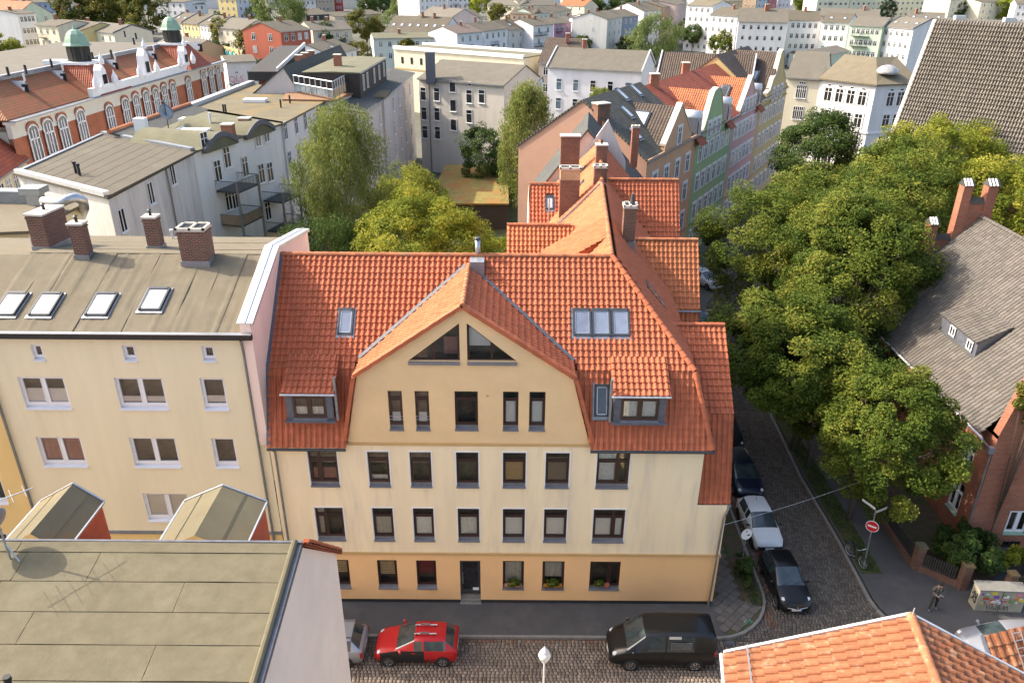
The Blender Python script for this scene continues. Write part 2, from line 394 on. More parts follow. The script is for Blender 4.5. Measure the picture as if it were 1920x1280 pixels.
# ------------------------------------------------------------------ windows
def near_window(parent, O, u, n, w, h, style='single', fm='brown_frame', sill='sill_metal', sillh=0.2, recess=0.14, inside=None, top=0.45, name='window', rail=False, vdiv=None, sillout=0.06):
    """O lower-left of the opening on the wall plane (incl. sill); window > pane, sill, blind..."""
    O, u, n = V(O), V(u), V(n); z = V((0, 0, 1)); f = 0.07; d = 0.06
    B = O - n * recess + z * sillh; hh = h - sillh; m = MB()
    def bar(a0, a1, b0, b1, dd=d, mi=0): m.obox(B + u * a0 + z * b0, u * (a1 - a0), z * (b1 - b0), n * dd, mi)
    bar(0, f, 0, hh); bar(w - f, w, 0, hh); bar(f, w - f, 0, f * 1.3); bar(f, w - f, hh - f, hh)
    cells = []
    xs = [f, w - f]
    if style == 'double': c = w * (vdiv or .5); bar(c - .055, c + .055, f, hh - f); xs = [f, c - .055, c + .055, w - f]
    ys = [f * 1.3, hh - f]
    if top:
        tz = hh - top; ys = [f * 1.3, tz - .05, tz + .05, hh - f]
        for i in range(0, len(xs), 2): bar(xs[i], xs[i + 1], tz - .05, tz + .05, d * .9)
    # opening sashes: a second, thinner frame in the lower light
    for i in range(0, len(xs), 2):
        a0, a1 = xs[i], xs[i + 1]; y0, y1 = ys[0], ys[1]; s = .05
        bar(a0, a0 + s, y0, y1, d * 1.25); bar(a1 - s, a1, y0, y1, d * 1.25); bar(a0 + s, a1 - s, y0, y0 + s, d * 1.25); bar(a0 + s, a1 - s, y1 - s, y1, d * 1.25)
    fr = m.build(name, MATS[fm], parent)
    p = MB(); q_ = B + u * f * .6 + z * f * .6 + n * .018; p.poly([q_, q_ + u * (w - f * 1.2), q_ + u * (w - f * 1.2) + z * (hh - f * 1.2), q_ + z * (hh - f * 1.2)]); p.build('pane', clearmat(), fr)
    rb = MB(); e = 0.45  # the room seen behind the glass
    q = [B, B + u * w, B + u * w + z * hh, B + z * hh]; qb = [x - n * e for x in q]
    for i in range(4): rb.poly([q[(i + 1) % 4], q[i], qb[i], qb[(i + 1) % 4]])
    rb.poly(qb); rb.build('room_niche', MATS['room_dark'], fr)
    s = MB(); s.obox(O - n * (recess - .01) - u * .02 + z * .045, u * (w + .04), n * (recess + sillout) - z * .05, z * .025)
    s.obox(O + n * (sillout - .01) - u * .02 - z * .035, u * (w + .04), n * .015, z * .04)
    s.obox(O - n * (recess - .004) + z * .05, u * w, z * (sillh - .05), n * .03); s.build('sill', MATS[sill], fr)
    if inside:
        kind = inside[0]; cells_i = inside[2] if len(inside) > 2 else None
        lo = inside[1][0] * hh; hi = inside[1][1] * hh
        for i in range(0, len(xs), 2):
            if cells_i and (i // 2) not in cells_i: continue
            a0, a1 = xs[i] + .02, xs[i + 1] - .02; b = MB()
            nf = 9 if 'curtain' in kind or 'blind' == kind[:5] else 1
            if 'curtain' in kind:
                for k in range(9):
                    x0 = a0 + (a1 - a0) * k / 9; x1 = a0 + (a1 - a0) * (k + 1) / 9
                    b.poly([B + u * x0 + z * lo - n * (.03 + .025 * (k % 2)), B + u * x1 + z * lo - n * (.03 + .025 * ((k + 1) % 2)), B + u * x1 + z * hi - n * (.03 + .025 * ((k + 1) % 2)), B + u * x0 + z * hi - n * (.03 + .025 * (k % 2))])
                b.build('curtain', MATS[kind], fr)
            elif 'slat' in kind:
                k = 0; zz = hi
                while zz > lo:
                    b.obox(B + u * a0 + z * (zz - .085) - n * .04, u * (a1 - a0), z * .075, n * .012); zz -= .1
                b.build('roller_blind', MATS[kind], fr)
            else:
                b.obox(B + u * a0 + z * lo - n * .03, u * (a1 - a0), z * (hi - lo), n * .012); b.build('roller_blind', MATS[kind], fr)
    if rail:
        r = MB()
        for zz in (.55, .7): r.tube([O + z * zz + n * .01 - u * .0, O + z * zz + n * .01 + u * w], .012, 6)
        r.build('guard_rail', MATS['galv'], fr)
    return fr
_fw = {}
def far_window_mesh(w, h, fm, style, gm):
    k = (round(w, 2), round(h, 2), fm, style, gm)
    if k in _fw: return _fw[k]
    m = MB(); f = .07
    def bar(a0, a1, b0, b1, d=.05): m.obox((a0, -.02, b0), (a1 - a0, 0, 0), (0, 0, b1 - b0), (0, -d, 0), 0)
    bar(-w / 2, -w / 2 + f, 0, h); bar(w / 2 - f, w / 2, 0, h); bar(-w / 2 + f, w / 2 - f, 0, f); bar(-w / 2 + f, w / 2 - f, h - f, h)
    if 'v' in style: bar(-.04, .04, f, h - f, .045)
    if 't' in style: bar(-w / 2 + f, w / 2 - f, h * .68, h * .68 + .06, .04)
    if 's' in style: m.obox((-w / 2 - .08, -.02, -.07), (w + .16, 0, 0), (0, 0, .07), (0, -.14, 0), 0)
    if 'r' in style:   # moulded surround
        for a0, a1, b0, b1 in ((-w / 2 - .16, -w / 2, -.05, h + .05), (w / 2, w / 2 + .16, -.05, h + .05), (-w / 2 - .22, w / 2 + .22, h + .05, h + .22)): m.obox((a0, 0, b0), (a1 - a0, 0, 0), (0, 0, b1 - b0), (0, -.09, 0), 2)
    m.obox((-w / 2, -.02, 0), (w, 0, 0), (0, 0, h), (0, -.012, 0), 1)
    me = m.mesh('window', [MATS[fm], MATS[gm], MATS['trim_white']]); _fw[k] = me; return me
def far_windows(parent, A, B, z0, rows, w=1.0, h=1.6, fm='white_frame', style='vt', gm='glass_dark', skip=(), xs=None, cols=4, margin=1.0, gms=None, name='window', recess=False):
    """A,B ground-plan ends of the wall (B to the right seen from outside); rows = sill heights"""
    A, B = V((A[0], A[1], 0)), V((B[0], B[1], 0)); u = (B - A).normalized(); n = V((u.y, -u.x, 0)); L = (B - A).length
    xs = xs if xs is not None else [margin + (L - 2 * margin) * (i + .5) / cols for i in range(cols)]
    for j, zz in enumerate(rows):
        for i, x in enumerate(xs):
            if (j, i) in skip: continue
            g = random.choice(gms) if gms else gm
            inst(name, far_window_mesh(w, h, fm, style, g), frame_m(A + u * x + V((0, 0, zz)) + n * .0, u, -n, V((0, 0, 1))), parent)
# ------------------------------------------------------------------ palette
mat('plaster_cream', (.84, .69, .455), .9, .065, .9, .25, 60, col2=(.62, .53, .40), thresh=(.50, .78), streak=True)
mat('plaster_firewall', (.78, .60, .50), .9, .06, .7, .2, 50, col2=(.62, .50, .43), thresh=(.5, .8), streak=True)
mat('plaster_ochre', (.82, .50, .235), .9, .04, .5, .25, 60, col2=(.74, .47, .25), thresh=(.56, .9))
mat('plaster_gable', (.74, .52, .28), .9, .06, .8, .25, 60, col2=(.64, .49, .29), thresh=(.52, .85))
mat('plaster_band', (.52, .33, .14), .9, .08, 1.2)
mat('plaster_left', (.73, .64, .43), .9, .05, .9, .25, 60, col2=(.66, .57, .38), thresh=(.55, .9), streak=True)
mat('plaster_left2', (.72, .51, .21), .9, .05, .5, .25, 60)
mat('plaster_pink', (.43, .255, .18), .9, .06, .7, .2, 50, col2=(.37, .235, .175), thresh=(.5, .85))
mat('plaster_pinkpale', (.80, .66, .55), .9, .06, .7, .2, 50, col2=(.66, .55, .48), thresh=(.5, .85))
mat('plaster_grey', (.50, .47, .45), .9, .07, .6, .2, 50, col2=(.40, .37, .35), thresh=(.5, .8), streak=True)
mat('plaster_white', (.66, .65, .63), .9, .06, .6, .2, 50, col2=(.50, .48, .45), thresh=(.55, .85), streak=True)
mat('plaster_dirty', (.56, .54, .51), .9, .13, .9, .2, 50, col2=(.36, .33, .30), thresh=(.5, .75), streak=True)
mat('plaster_beige', (.54, .49, .42), .9, .07, .8, .2, 50, col2=(.44, .40, .34), thresh=(.5, .8), streak=True)
mat('plinth_dark', (.03, .03, .03), .8, .2, 2)
mat('trim_white', (.74, .73, .72), .7, .04, 2)
mat('brown_frame', (.040, .019, .016), .35, .15, 4, spec=.5)
mat('dark_frame', (.022, .017, .016), .4, .1, 4, spec=.5)
mat('white_frame', (.72, .72, .72), .4, .03, 4, spec=.5)
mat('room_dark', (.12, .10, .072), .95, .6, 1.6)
mat('sill_metal', (.22, .22, .235), .45, .12, 3, metal=.4)
mat('sill_white', (.68, .68, .70), .5, .05, 3)
mat('galv', (.42, .44, .46), .38, .12, 5, metal=.75)
mat('zinc', (.25, .265, .285), .45, .2, 2.5, metal=.55, bump=.15, bscale=6)
mat('zinc_light', (.56, .57, .58), .42, .1, 3, metal=.4)
mat('lead', (.10, .105, .125), .6, .25, 4, bump=.4, bscale=14)
mat('black_metal', (.015, .015, .016), .45, .1, 5)
mat('dark_metal', (.06, .065, .07), .5, .15, 5, metal=.3)
mat('downpipe_metal', (.20, .195, .18), .5, .18, 4, metal=.35)
mat('blind_white', (.76, .76, .72), .9, .05, 3)
mat('blind_tan', (.48, .33, .15), .9, .12, 6)
mat('blind_brown', (.26, .19, .13), .9, .1, 4)
mat('blind_wine', (.22, .06, .06), .9, .1, 4)
mat('slat_cream', (.66, .54, .32), .8, .1, 6)
mat('curtain_grey', (.50, .48, .42), .9, .15, 6)
mat('curtain_white', (.70, .70, .66), .9, .12, 6)
mat('curtain_pink', (.36, .17, .15), .9, .12, 5)
for k, c in dict(glass_dark=(.018, .018, .02), glass_mid=(.05, .055, .06), glass_blue=(.10, .13, .16), glass_pale=(.30, .30, .29), glass_red=(.10, .02, .02)).items(): mat(k, c, .08, .6, .9, spec=.7)
mat('clay_red', (.41, .115, .05), .78, .14, 3.0, .2, 50, objvar=.09, col2=(.20, .075, .04), thresh=(.58, .95))
mat('clay_orange', (.45, .155, .062), .78, .12, 2.5, .2, 50, objvar=.13, col2=(.30, .11, .055), thresh=(.60, .95))
mat('clay_faded', (.275, .102, .045), .8, .22, 7.0, .3, 40, objvar=.12, col2=(.40, .26, .16), thresh=(.54, .70))
mat('clay_ridge', (.40, .14, .06), .75, .25, 3.0, .2, 40, objvar=.2, col2=(.30, .20, .11), thresh=(.5, .8))
mat('clay_grey', (.105, .093, .08), .8, .12, 2.0, .25, 40, objvar=.2, col2=(.11, .09, .07), thresh=(.5, .8))
mat('clay_church', (.20, .172, .135), .45, .12, 2.0, .1, 40, objvar=.16, spec=.6)
mat('clay_brown', (.115, .085, .068), .8, .15, 2.0, .25, 40, objvar=.2, col2=(.15, .12, .07), thresh=(.5, .8))
mat('clay_dark', (.050, .050, .050), .75, .2, 2.0, .25, 40, objvar=.25, col2=(.075, .075, .035), thresh=(.5, .75))
tilemat('roof_orange_far', (.46, .15, .06), (.30, .095, .045)); tilemat('roof_red_far', (.36, .085, .04), (.22, .06, .035))
tilemat('roof_brown_far', (.095, .07, .052), (.06, .043, .033), .3, .36); tilemat('roof_dark_far', (.055, .055, .055), (.09, .088, .06), .3, .36)
tilemat('roof_moss_far', (.30, .085, .04), (.17, .095, .035), .25, .36)
felt_args = dict(rough=.95, bump=.5, bscale=45)
mat('felt_tan', (.150, .127, .086), var=.12, scale=1.3, col2=(.135, .11, .068), thresh=(.5, .75), **felt_args)
mat('felt_olive', (.126, .108, .066), var=.15, scale=2.6, col2=(.165, .145, .095), thresh=(.52, .8), **felt_args)
mat('felt_grey', (.12, .108, .086), var=.1, scale=1.0, col2=(.15, .135, .105), thresh=(.5, .75), **felt_args)
mat('felt_warm', (.098, .084, .060), var=.1, scale=1.0, col2=(.125, .112, .082), thresh=(.5, .75), **felt_args)
mat('felt_green', (.125, .12, .075), var=.12, scale=.8, col2=(.17, .155, .10), thresh=(.5, .75), **felt_args)
mat('felt_dark', (.065, .066, .065), var=.2, scale=1.4, col2=(.09, .10, .06), thresh=(.5, .75), **felt_args)
mat('felt_moss', (.135, .115, .068), var=.15, scale=.6, col2=(.20, .13, .045), thresh=(.48, .66), **felt_args)
mat('seam', (.075, .068, .05), .9, .2, 3)
mat('sedum', (.20, .16, .045), .95, .3, 1.2, .8, 12, col2=(.26, .12, .03), thresh=(.45, .62))
brickmat('brick_red', (.34, .088, .038), (.23, .055, .028), (.30, .22, .16), .25, .078)
brickmat('brick_school', (.38, .12, .055), (.33, .10, .05), (.33, .14, .08), .25, .078, bump=.2)
brickmat('brick_chimney', (.17, .058, .036), (.10, .036, .026), (.22, .19, .155), .25, .082, .012)
brickmat('brick_yellow', (.46, .33, .17), (.38, .26, .13), (.30, .25, .19), .25, .082, .012)
brickmat('brick_old', (.21, .085, .045), (.13, .055, .035), (.17, .135, .11), .25, .082, .014)
mat('concrete_cap', (.52, .48, .41), .9, .15, 4, .4, 30)
mat('concrete_kerb', (.20, .19, .17), .9, .15, 3, .3, 40)
mat('asphalt', (.075, .073, .072), .95, .13, 1.2, .5, 70, col2=(.105, .10, .096), thresh=(.5, .75))
mat('street_bed', (.055, .047, .040), .95, .2, 3)
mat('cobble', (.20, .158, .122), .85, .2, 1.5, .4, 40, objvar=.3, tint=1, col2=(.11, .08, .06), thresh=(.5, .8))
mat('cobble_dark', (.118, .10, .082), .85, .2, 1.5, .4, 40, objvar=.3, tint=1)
mat('paver', (.115, .10, .085), .9, .2, 2.5, .4, 40, objvar=.10)
mat('soil', (.085, .06, .04), .95, .3, 2.5, .6, 20, col2=(.06, .07, .025), thresh=(.45, .6))
mat('grass_ground', (.05, .062, .022), .95, .35, 2.0, .8, 25, col2=(.11, .085, .045), thresh=(.5, .7))
mat('far_ground', (.085, .085, .06), .95, .3, .05, col2=(.12, .115, .105), thresh=(.45, .6))
mat('dead_leaf', (.22, .085, .03), .9, .4, 8)
mat('wood_deck', (.22, .12, .06), .8, .2, 3); mat('wood_fence', (.36, .25, .15), .8, .15, 3, objvar=.15); mat('wood_dark', (.045, .04, .036), .8, .2, 4)
mat('copper_green', (.22, .33, .235), .6, .12, 2.5)
mat('louvre_dark', (.06, .055, .045), .8, .2, 3)
mat('bark', (.10, .08, .06), .95, .25, 6, .8, 14); mat('bark_birch', (.42, .40, .37), .9, .35, 5)
leafmat('leaf_street', (.032, .060, .008), (.105, .143, .018), (.25, .235, .038), .3)
leafmat('leaf_dark', (.028, .055, .012), (.06, .10, .022), (.12, .15, .035), .25)
leafmat('leaf_yellow', (.085, .125, .014), (.23, .255, .028), (.42, .37, .055), .45)
leafmat('leaf_birch', (.10, .135, .03), (.20, .235, .06), (.32, .31, .09), .35)
leafmat('leaf_lime', (.14, .19, .02), (.27, .31, .03), (.40, .38, .05), .4)
leafmat('leaf_autumn', (.05, .068, .012), (.12, .128, .022), (.24, .18, .035), .3)
leafmat('leaf_willow', (.09, .13, .035), (.17, .215, .07), (.27, .29, .11), .35)
leafmat('leaf_climber', (.05, .075, .018), (.15, .14, .05), (.36, .30, .17), .3)
leafmat('leaf_conifer', (.015, .035, .016), (.03, .055, .025), (.05, .075, .035), .15)
colm_bases = None
# ------------------------------------------------------------------ the gabled corner house
Zv = V((0, 0, 1)); X1 = V((1, 0, 0)); Y1 = V((0, 1, 0)); YF = 29.03
def roofwin(parent, O, u, v, w, l, hgt=.11, gm='glass_skyl', fm='dark_metal', open_=0.0, name='roof_window'):
    """O = lower-left corner on the slope"""
    O, u, v = V(O), V(u).normalized(), V(v).normalized(); n = u.cross(v).normalized()
    if n.z < 0: n = -n
    m = MB(); f = .08
    for a0, a1, b0, b1, hh in ((0, f, 0, l, hgt), (w - f, w, 0, l, hgt), (f, w - f, 0, f, hgt * .8), (f, w - f, l - f * 1.6, l, hgt * 1.15)): m.obox(O + u * a0 + v * b0 - n * .03, u * (a1 - a0), v * (b1 - b0), n * (hh + .03))
    m.obox(O - u * .10 - v * .16 + n * .035, u * (w + .2), v * .15, n * .03, 1); m.obox(O - u * .09 + n * .03, u * .08, v * (l + .05), n * .03, 1); m.obox(O + u * (w + .01) + n * .03, u * .08, v * (l + .05), n * .03, 1)
    r = m.build(name, [MATS[fm], MATS['zinc']], parent)
    p = MB(); a = O + u * f + v * f + n * hgt * .7
    p.obox(a, u * (w - 2 * f), v * (l - 2.6 * f), n * .015)
    p.build('pane', MATS[gm], r)
    s = MB()
    for a0, a1, b0, b1 in ((f, f + .045, f, l - f * 1.6), (w - f - .045, w - f, f, l - f * 1.6), (f, w - f, f, f + .045), (f, w - f, l - f * 1.6 - .045, l - f * 1.6)): s.obox(O + u * a0 + v * b0 + n * (hgt * .7 + .01), u * (a1 - a0), v * (b1 - b0), n * .02)
    s.build('sash', MATS['galv'], r); return r
mat('glass_skyl', (.20, .23, .30), .12, .25, .8, spec=.8); mat('glass_bright', (.52, .55, .57), .12, .2, .9, spec=.8)
def chimney(parent, x0, x1, y0, y1, z0, z1, m='brick_chimney', cap='concrete_cap', flash=True, pots=0, rot=0.0, name='chimney', capo=.05, two=None, pm='black_metal', holes=0):
    c = V(((x0 + x1) / 2, (y0 + y1) / 2, 0)); hx, hy = (x1 - x0) / 2, (y1 - y0) / 2; ca, sa = math.cos(rot), math.sin(rot); a = V((ca, sa, 0)); b = V((-sa, ca, 0))
    def bx(mb, ax, ay, zz0, zz1, mi=0): mb.obox(c - a * ax - b * ay + Zv * zz0, a * 2 * ax, b * 2 * ay, Zv * (zz1 - zz0), mi)
    mb = MB(); zt = two or z1; bx(mb, hx, hy, z0 - .8, zt)
    bx(mb, hx + .03, hy + .03, z1 - .16, z1 - .08) if not two else None
    if two: bx(mb, hx, hy, two, z1, 1)
    ch = mb.build(name, [MATS[m], MATS['brick_yellow']], parent)
    if cap:
        k = MB()
        if holes:
            bx(k, hx + capo, hy + capo, z1, z1 + .05)
            for i in range(holes + 1):
                xx = -hx + (2 * hx) * i / holes; k.obox(c + a * (xx - .05) - b * (hy + capo) + Zv * (z1 + .05), a * .1, b * 2 * (hy + capo), Zv * .1)
            for sgn in (-1, 1): k.obox(c - a * (hx + capo) + b * (sgn * (hy) - .05) + Zv * (z1 + .05), a * 2 * (hx + capo), b * .1, Zv * .1)
        else: bx(k, hx + capo, hy + capo, z1, z1 + .09)
        k.build('chimney_cap', MATS[cap], ch)
        if holes:
            q = MB(); bx(q, hx - .02, hy - .02, z1 + .05, z1 + .06); q.build('flue_opening', MATS['black_metal'], ch)
    if flash:
        k = MB(); bx(k, hx + .05, hy + .05, z0 - .6, z0 + .16); k.build('flashing', MATS['zinc'], ch)
    for i in range(pots):
        xx = -hx + 2 * hx * (i + .5) / pots; p = MB(); p.tube([c + a * xx + Zv * (z1 + .05), c + a * xx + Zv * (z1 + .32)], [.07, .06], 10); p.tube([c + a * xx + Zv * (z1 + .36), c + a * xx + Zv * (z1 + .42)], [.11, .02], 10); p.build('flue_pot', MATS[pm], ch)
    return ch
H = thing('apartment_house', 'cream corner house with ochre triangular gable and orange pantile mansard roof', 'apartment house', (0, 34, 0))
COLS = [(-9.15, -7.84), (-6.47, -5.51), (-4.57, -3.61), (-2.48, -1.48), (-.37, .66), (1.56, 2.63), (3.87, 5.35)]
r3 = [(a, 7.04, b, 8.95) for a, b in COLS]; r2 = [(a, 3.9, b, 5.83) for a, b in COLS]; r1 = [(a, .93, b, 2.7) for i, (a, b) in enumerate(COLS) if i != 3]; door = (-2.46, -.02, -1.46, 2.7)
gw = [(-5.35, 10.1, -4.74, 12.07), (-4.19, 10.1, -3.58, 12.07), (-2.47, 10.12, -1.46, 12.07), (-.37, 10.12, .3, 12.07), (.77, 10.12, 1.47, 12.07)]
tl_ = [(-4.38, 13.53), (-2.19, 13.53), (-2.19, 15.28)]; tr_ = [(-1.88, 13.54), (.22, 13.54), (-1.88, 15.29)]
O0 = (0, YF, 0); NF = -Y1
m = wall(MB(), O0, X1, Zv, NF, [[(-10.8, 3.2), (10.05, 3.2), (10.05, 6.12), (-10.8, 6.12)], [(-10.8, 6.12), (8.65, 6.12), (8.65, 9.32), (-10.8, 9.32)]], r3 + r2, .17, 0, 1)
m.poly([(10.05, YF, 3.2), (10.05, 38.4, 3.2), (10.05, 38.4, 6.12), (10.05, YF, 6.12)]); m.poly([(8.65, YF, 6.12), (8.65, 48, 6.12), (8.65, 48, 9.4), (8.65, YF, 9.4)])
m.poly([(10.05, 38.4, 0), (8.65, 38.4, 0), (8.65, 38.4, 9), (10.05, 38.4, 9)]); m.poly([(8.65, 38.4, 0), (9.0, 48, 0), (9.0, 48, 9), (8.65, 38.4, 9)])
m.poly([(-10.8, 38.9, 0), (-10.8, 38.9, 12), (1.0, 38.9, 12), (1.0, 38.9, 0)]); m.poly([(1.0, 38.9, 0), (1.0, 38.9, 12.5), (1.5, 47.5, 12.5), (1.5, 47.5, 0)]); m.poly([(1.5, 47.5, 0), (1.5, 47.5, 12.5), (5.5, 47.5, 16.3), (9, 47.5, 12), (9, 47.5, 0)])
m.build('upper_wall', [MATS['plaster_cream'], MATS['trim_white']], H)
m = wall(MB(), O0, X1, Zv, NF, [[(-10.8, .22), (10.05, .22), (10.05, 3.06), (-10.8, 3.06)]], r1 + [door], .2); m.poly([(10.05, YF, .22), (10.05, 38.4, .22), (10.05, 38.4, 3.06), (10.05, YF, 3.06)]); m.build('ground_floor_wall', MATS['plaster_ochre'], H)
m = MB(); m.box(-10.8, -2.46, YF + .03, YF + .3, -.1, .22); m.box(-1.46, 10.0, YF + .03, YF + .3, -.1, .22); m.box(9.8, 10.02, YF + .3, 38.4, -.1, .22); m.build('plinth', MATS['plinth_dark'], H)
m = MB(); m.box(-10.8, 10.11, YF - .06, YF + .1, 3.06, 3.2); m.box(10.0, 10.11, YF + .1, 38.4, 3.06, 3.2); m.build('cornice_band', MATS['plaster_band'], H)
m = wall(MB(), O0, X1, Zv, NF, [[(-7.3, 9.32), (3.5, 9.32), (2.6, 12.83), (-2.05, 16.0), (-6.6, 12.85)]], gw + [tl_, tr_], .2); m.build('gable_wall', MATS['plaster_gable'], H)
m = MB(); m.box(-7.3, 3.5, YF - .05, YF + .1, 9.3, 9.43); m.build('cornice_band', MATS['plaster_band'], H)
# windows
ins3 = [('curtain_pink', (0, .42)), ('curtain_white', (0, .2)), None, None, ('blind_tan', (.05, .72)), ('blind_brown', (0, .8)), ('curtain_white', (0, .95), [0])]
ins2 = [('curtain_grey', (0, .9), [0]), ('curtain_grey', (0, .75)), ('blind_white', (.05, .75)), ('curtain_white', (0, .7)), ('blind_white', (0, .68)), ('blind_white', (0, .68)), ('blind_white', (0, .68))]
ins1 = {0: ('slat_cream', (.45, .98)), 1: ('slat_cream', (.38, .98)), 2: ('blind_wine', (.42, .98)), 4: ('curtain_grey', (.05, .98)), 5: ('curtain_grey', (.3, .95)), 6: None}
def surround(fr, a, b, z0, z1):
    q = MB(); t = .055
    q.box(a - t, a, YF - .025, YF + .02, z0 + .06, z1); q.box(b, b + t, YF - .025, YF + .02, z0 + .06, z1); q.box(a - t, b + t, YF - .025, YF + .02, z1, z1 + t); q.build('surround', MATS['trim_white'], fr)
for i, (a, b) in enumerate(COLS):
    dbl = 'double' if b - a > 1.2 else 'single'; vd = .36 if i == 0 else .64
    for z0, z1, ins in ((7.04, 8.95, ins3[i]), (3.9, 5.83, ins2[i])):
        fr = near_window(H, (a, YF, z0), X1, NF, b - a, z1 - z0, dbl, inside=ins, vdiv=vd); surround(fr, a, b, z0, z1)
    if i != 3: near_window(H, (a, YF, .93), X1, NF, b - a, 1.77, 'double' if i == 6 else 'single', inside=ins1[i], vdiv=.64, recess=.16, sillh=.17, top=0 if i > 3 else 0)
insg = [('blind_white', (.08, .35)), ('blind_white', (.05, .35)), None, ('blind_white', (.06, .72)), ('blind_white', (.06, .72))]
for i, (a, z0, b, z1) in enumerate(gw): near_window(H, (a, YF, z0), X1, NF, b - a, z1 - z0, 'single', inside=insg[i], rail=i < 2, recess=.17, top=.42)
for tri, s in ((tl_, 1), (tr_, -1)):
    yy = YF + .15; P3 = [V((p[0], yy, p[1])) for p in tri]; c = sum(P3, V()) / 3; m = MB()
    for i in range(3):
        p, q = P3[i], P3[(i + 1) % 3]; pi, qi = p + (c - p) * .13, q + (c - q) * .13
        for dy in (0, .06): m.poly([p - Y1 * dy, q - Y1 * dy, qi - Y1 * dy, pi - Y1 * dy])
        m.poly([pi, qi, qi - Y1 * .06, pi - Y1 * .06])
    xm = -3.3 if s > 0 else -.85; zt = 14.35 if s > 0 else 14.4
    m.box(xm - .05, xm + .05, yy - .06, yy, 13.6, zt)
    fr = m.build('window', MATS['brown_frame'], H)
    p = MB(); p.poly([q - Y1 * .02 for q in P3]); p.build('pane', clearmat(), fr)
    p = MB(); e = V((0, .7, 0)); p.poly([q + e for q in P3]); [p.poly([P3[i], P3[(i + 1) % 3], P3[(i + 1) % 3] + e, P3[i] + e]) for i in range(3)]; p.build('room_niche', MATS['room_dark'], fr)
    p = MB(); x0, x1 = min(q[0] for q in tri), max(q[0] for q in tri); p.box(x0, x1, YF - .08, yy, 13.36, 13.5); p.build('sill', MATS['sill_metal'], fr)
    b = MB()
    if s < 0: b.box(-1.8, -.9, yy + .1, yy + .12, 14.15, 15.0); b.build('roller_blind', MATS['blind_white'], fr)
    else: b.box(-2.9, -2.3, yy + .4, yy + .42, 13.6, 14.4); b.build('curtain', MATS['curtain_pink'], fr)
# entrance
m = MB(); a, b = -2.46, -1.46; m.box(a, a + .07, YF + .12, YF + .18, .5, 2.7); m.box(b - .07, b, YF + .12, YF + .18, .5, 2.7); m.box(a, b, YF + .12, YF + .18, 2.62, 2.7); m.box(a + .07, b - .07, YF + .13, YF + .17, .5, .62)
m.box(a + .07, b - .07, YF + .14, YF + .16, .62, 2.62); dr = m.build('door', MATS['dark_metal'], H)
m = MB(); m.box(a + .14, b - .14, YF + .125, YF + .14, .8, 2.5); m.build('pane', MATS['glass_dark'], dr)
m = MB(); m.tube([(a + .13, YF + .06, 1.2), (a + .13, YF + .06, 1.9)], .02, 6); m.build('handle', MATS['galv'], dr)
m = MB(); m.box(-1.85, -1.55, YF + .1, YF + .125, .75, .9); m.build('letter_flap', MATS['sill_white'], dr)
for k in range(3):
    m = MB(); m.box(a - .03 * (k == 0), b + .03 * (k == 0), YF - .12 + .1 * k, YF + .3, -.12 + .17 * k, .05 + .17 * k); m.build('step', MATS['concrete_kerb'], H)
m = MB(); m.tube([(6.35, YF, 9.1), (6.35, YF - .05, 9.1)], .06, 10); m.build('vent_cover', MATS['dark_metal'], H)
m = MB(); m.tube([(-1.05, YF, 11.86), (-1.05, YF - .04, 11.86)], .05, 10); m.build('vent_cover', MATS['blind_tan'], H)
# roof
TR = Tiles(H, [MATS['clay_red'], MATS['clay_orange']], budget=300)
sU = V((0, 4.05, 3.85)); sL = V((0, 1.32, 3.25))
LU, LL = sU.length, sL.length
def bU(z): return (z - 12.55) * LU / 3.85
PLU = ((0, 30.1, 12.55), (0, -3.85, 4.05))
def ab(px, py):
    p = pp(px, py, *PLU); return p.x + 10.8, (p.z - 12.55) * LU / 3.85
sw = [ab(633, 628) + ab(665, 579), ab(1074, 630) + ab(1180, 580)]
TR.roof((-10.8, 30.1, 12.55), X1, sU, [(0, 0), (3.72, 0), (8.75, 5.08), (8.75, LU), (0, LU)], .25, .315, .06, [sw[0]])
TR.roof((-10.8, 30.1, 12.55), X1, sU, [(13.85, 0), (18.8, 0), (15.4, LU), (8.75, LU), (8.75, 5.08)], .25, .315, .06, [sw[1]])
dL = (-9.85, -7.7); dR = (4.42, 6.72); dW = (3.62, 4.32)
fb = LL / 3.25
TR.roof((-10.8, 28.78, 9.3), X1, sL, [(0, 0), (3.46, 0), (4.2, LL), (0, LL)], .25, .32, .06, [(dL[0] + 10.8, 1.25 * fb, dL[1] + 10.8, 9)])
TR.roof((-10.8, 28.78, 9.3), X1, sL, [(14.36, 0), (19.65, 0), (18.8, LL), (13.43, LL)], .25, .32, .06, [(dR[0] + 10.8, 1.3 * fb, dR[1] + 10.8, 9), (dW[0] + 10.8, 1.3 * fb, dW[1] + 10.8, 2.75 * fb)])
# gable cross roof
vL = V((4.57, 0, 3.18)); vR = V((-4.68, 0, 3.22))
TR.roof((-6.66, 28.86, 12.87), Y1, vL, [(0, 0), (1.58, 0), (4.95, vL.length), (0, vL.length)], .25, .33, .06, mi=1)
TR.roof((2.66, 28.86, 12.83), Y1, vR, [(0, 0), (1.58, 0), (4.95, vR.length), (0, vR.length)], .25, .33, .06)
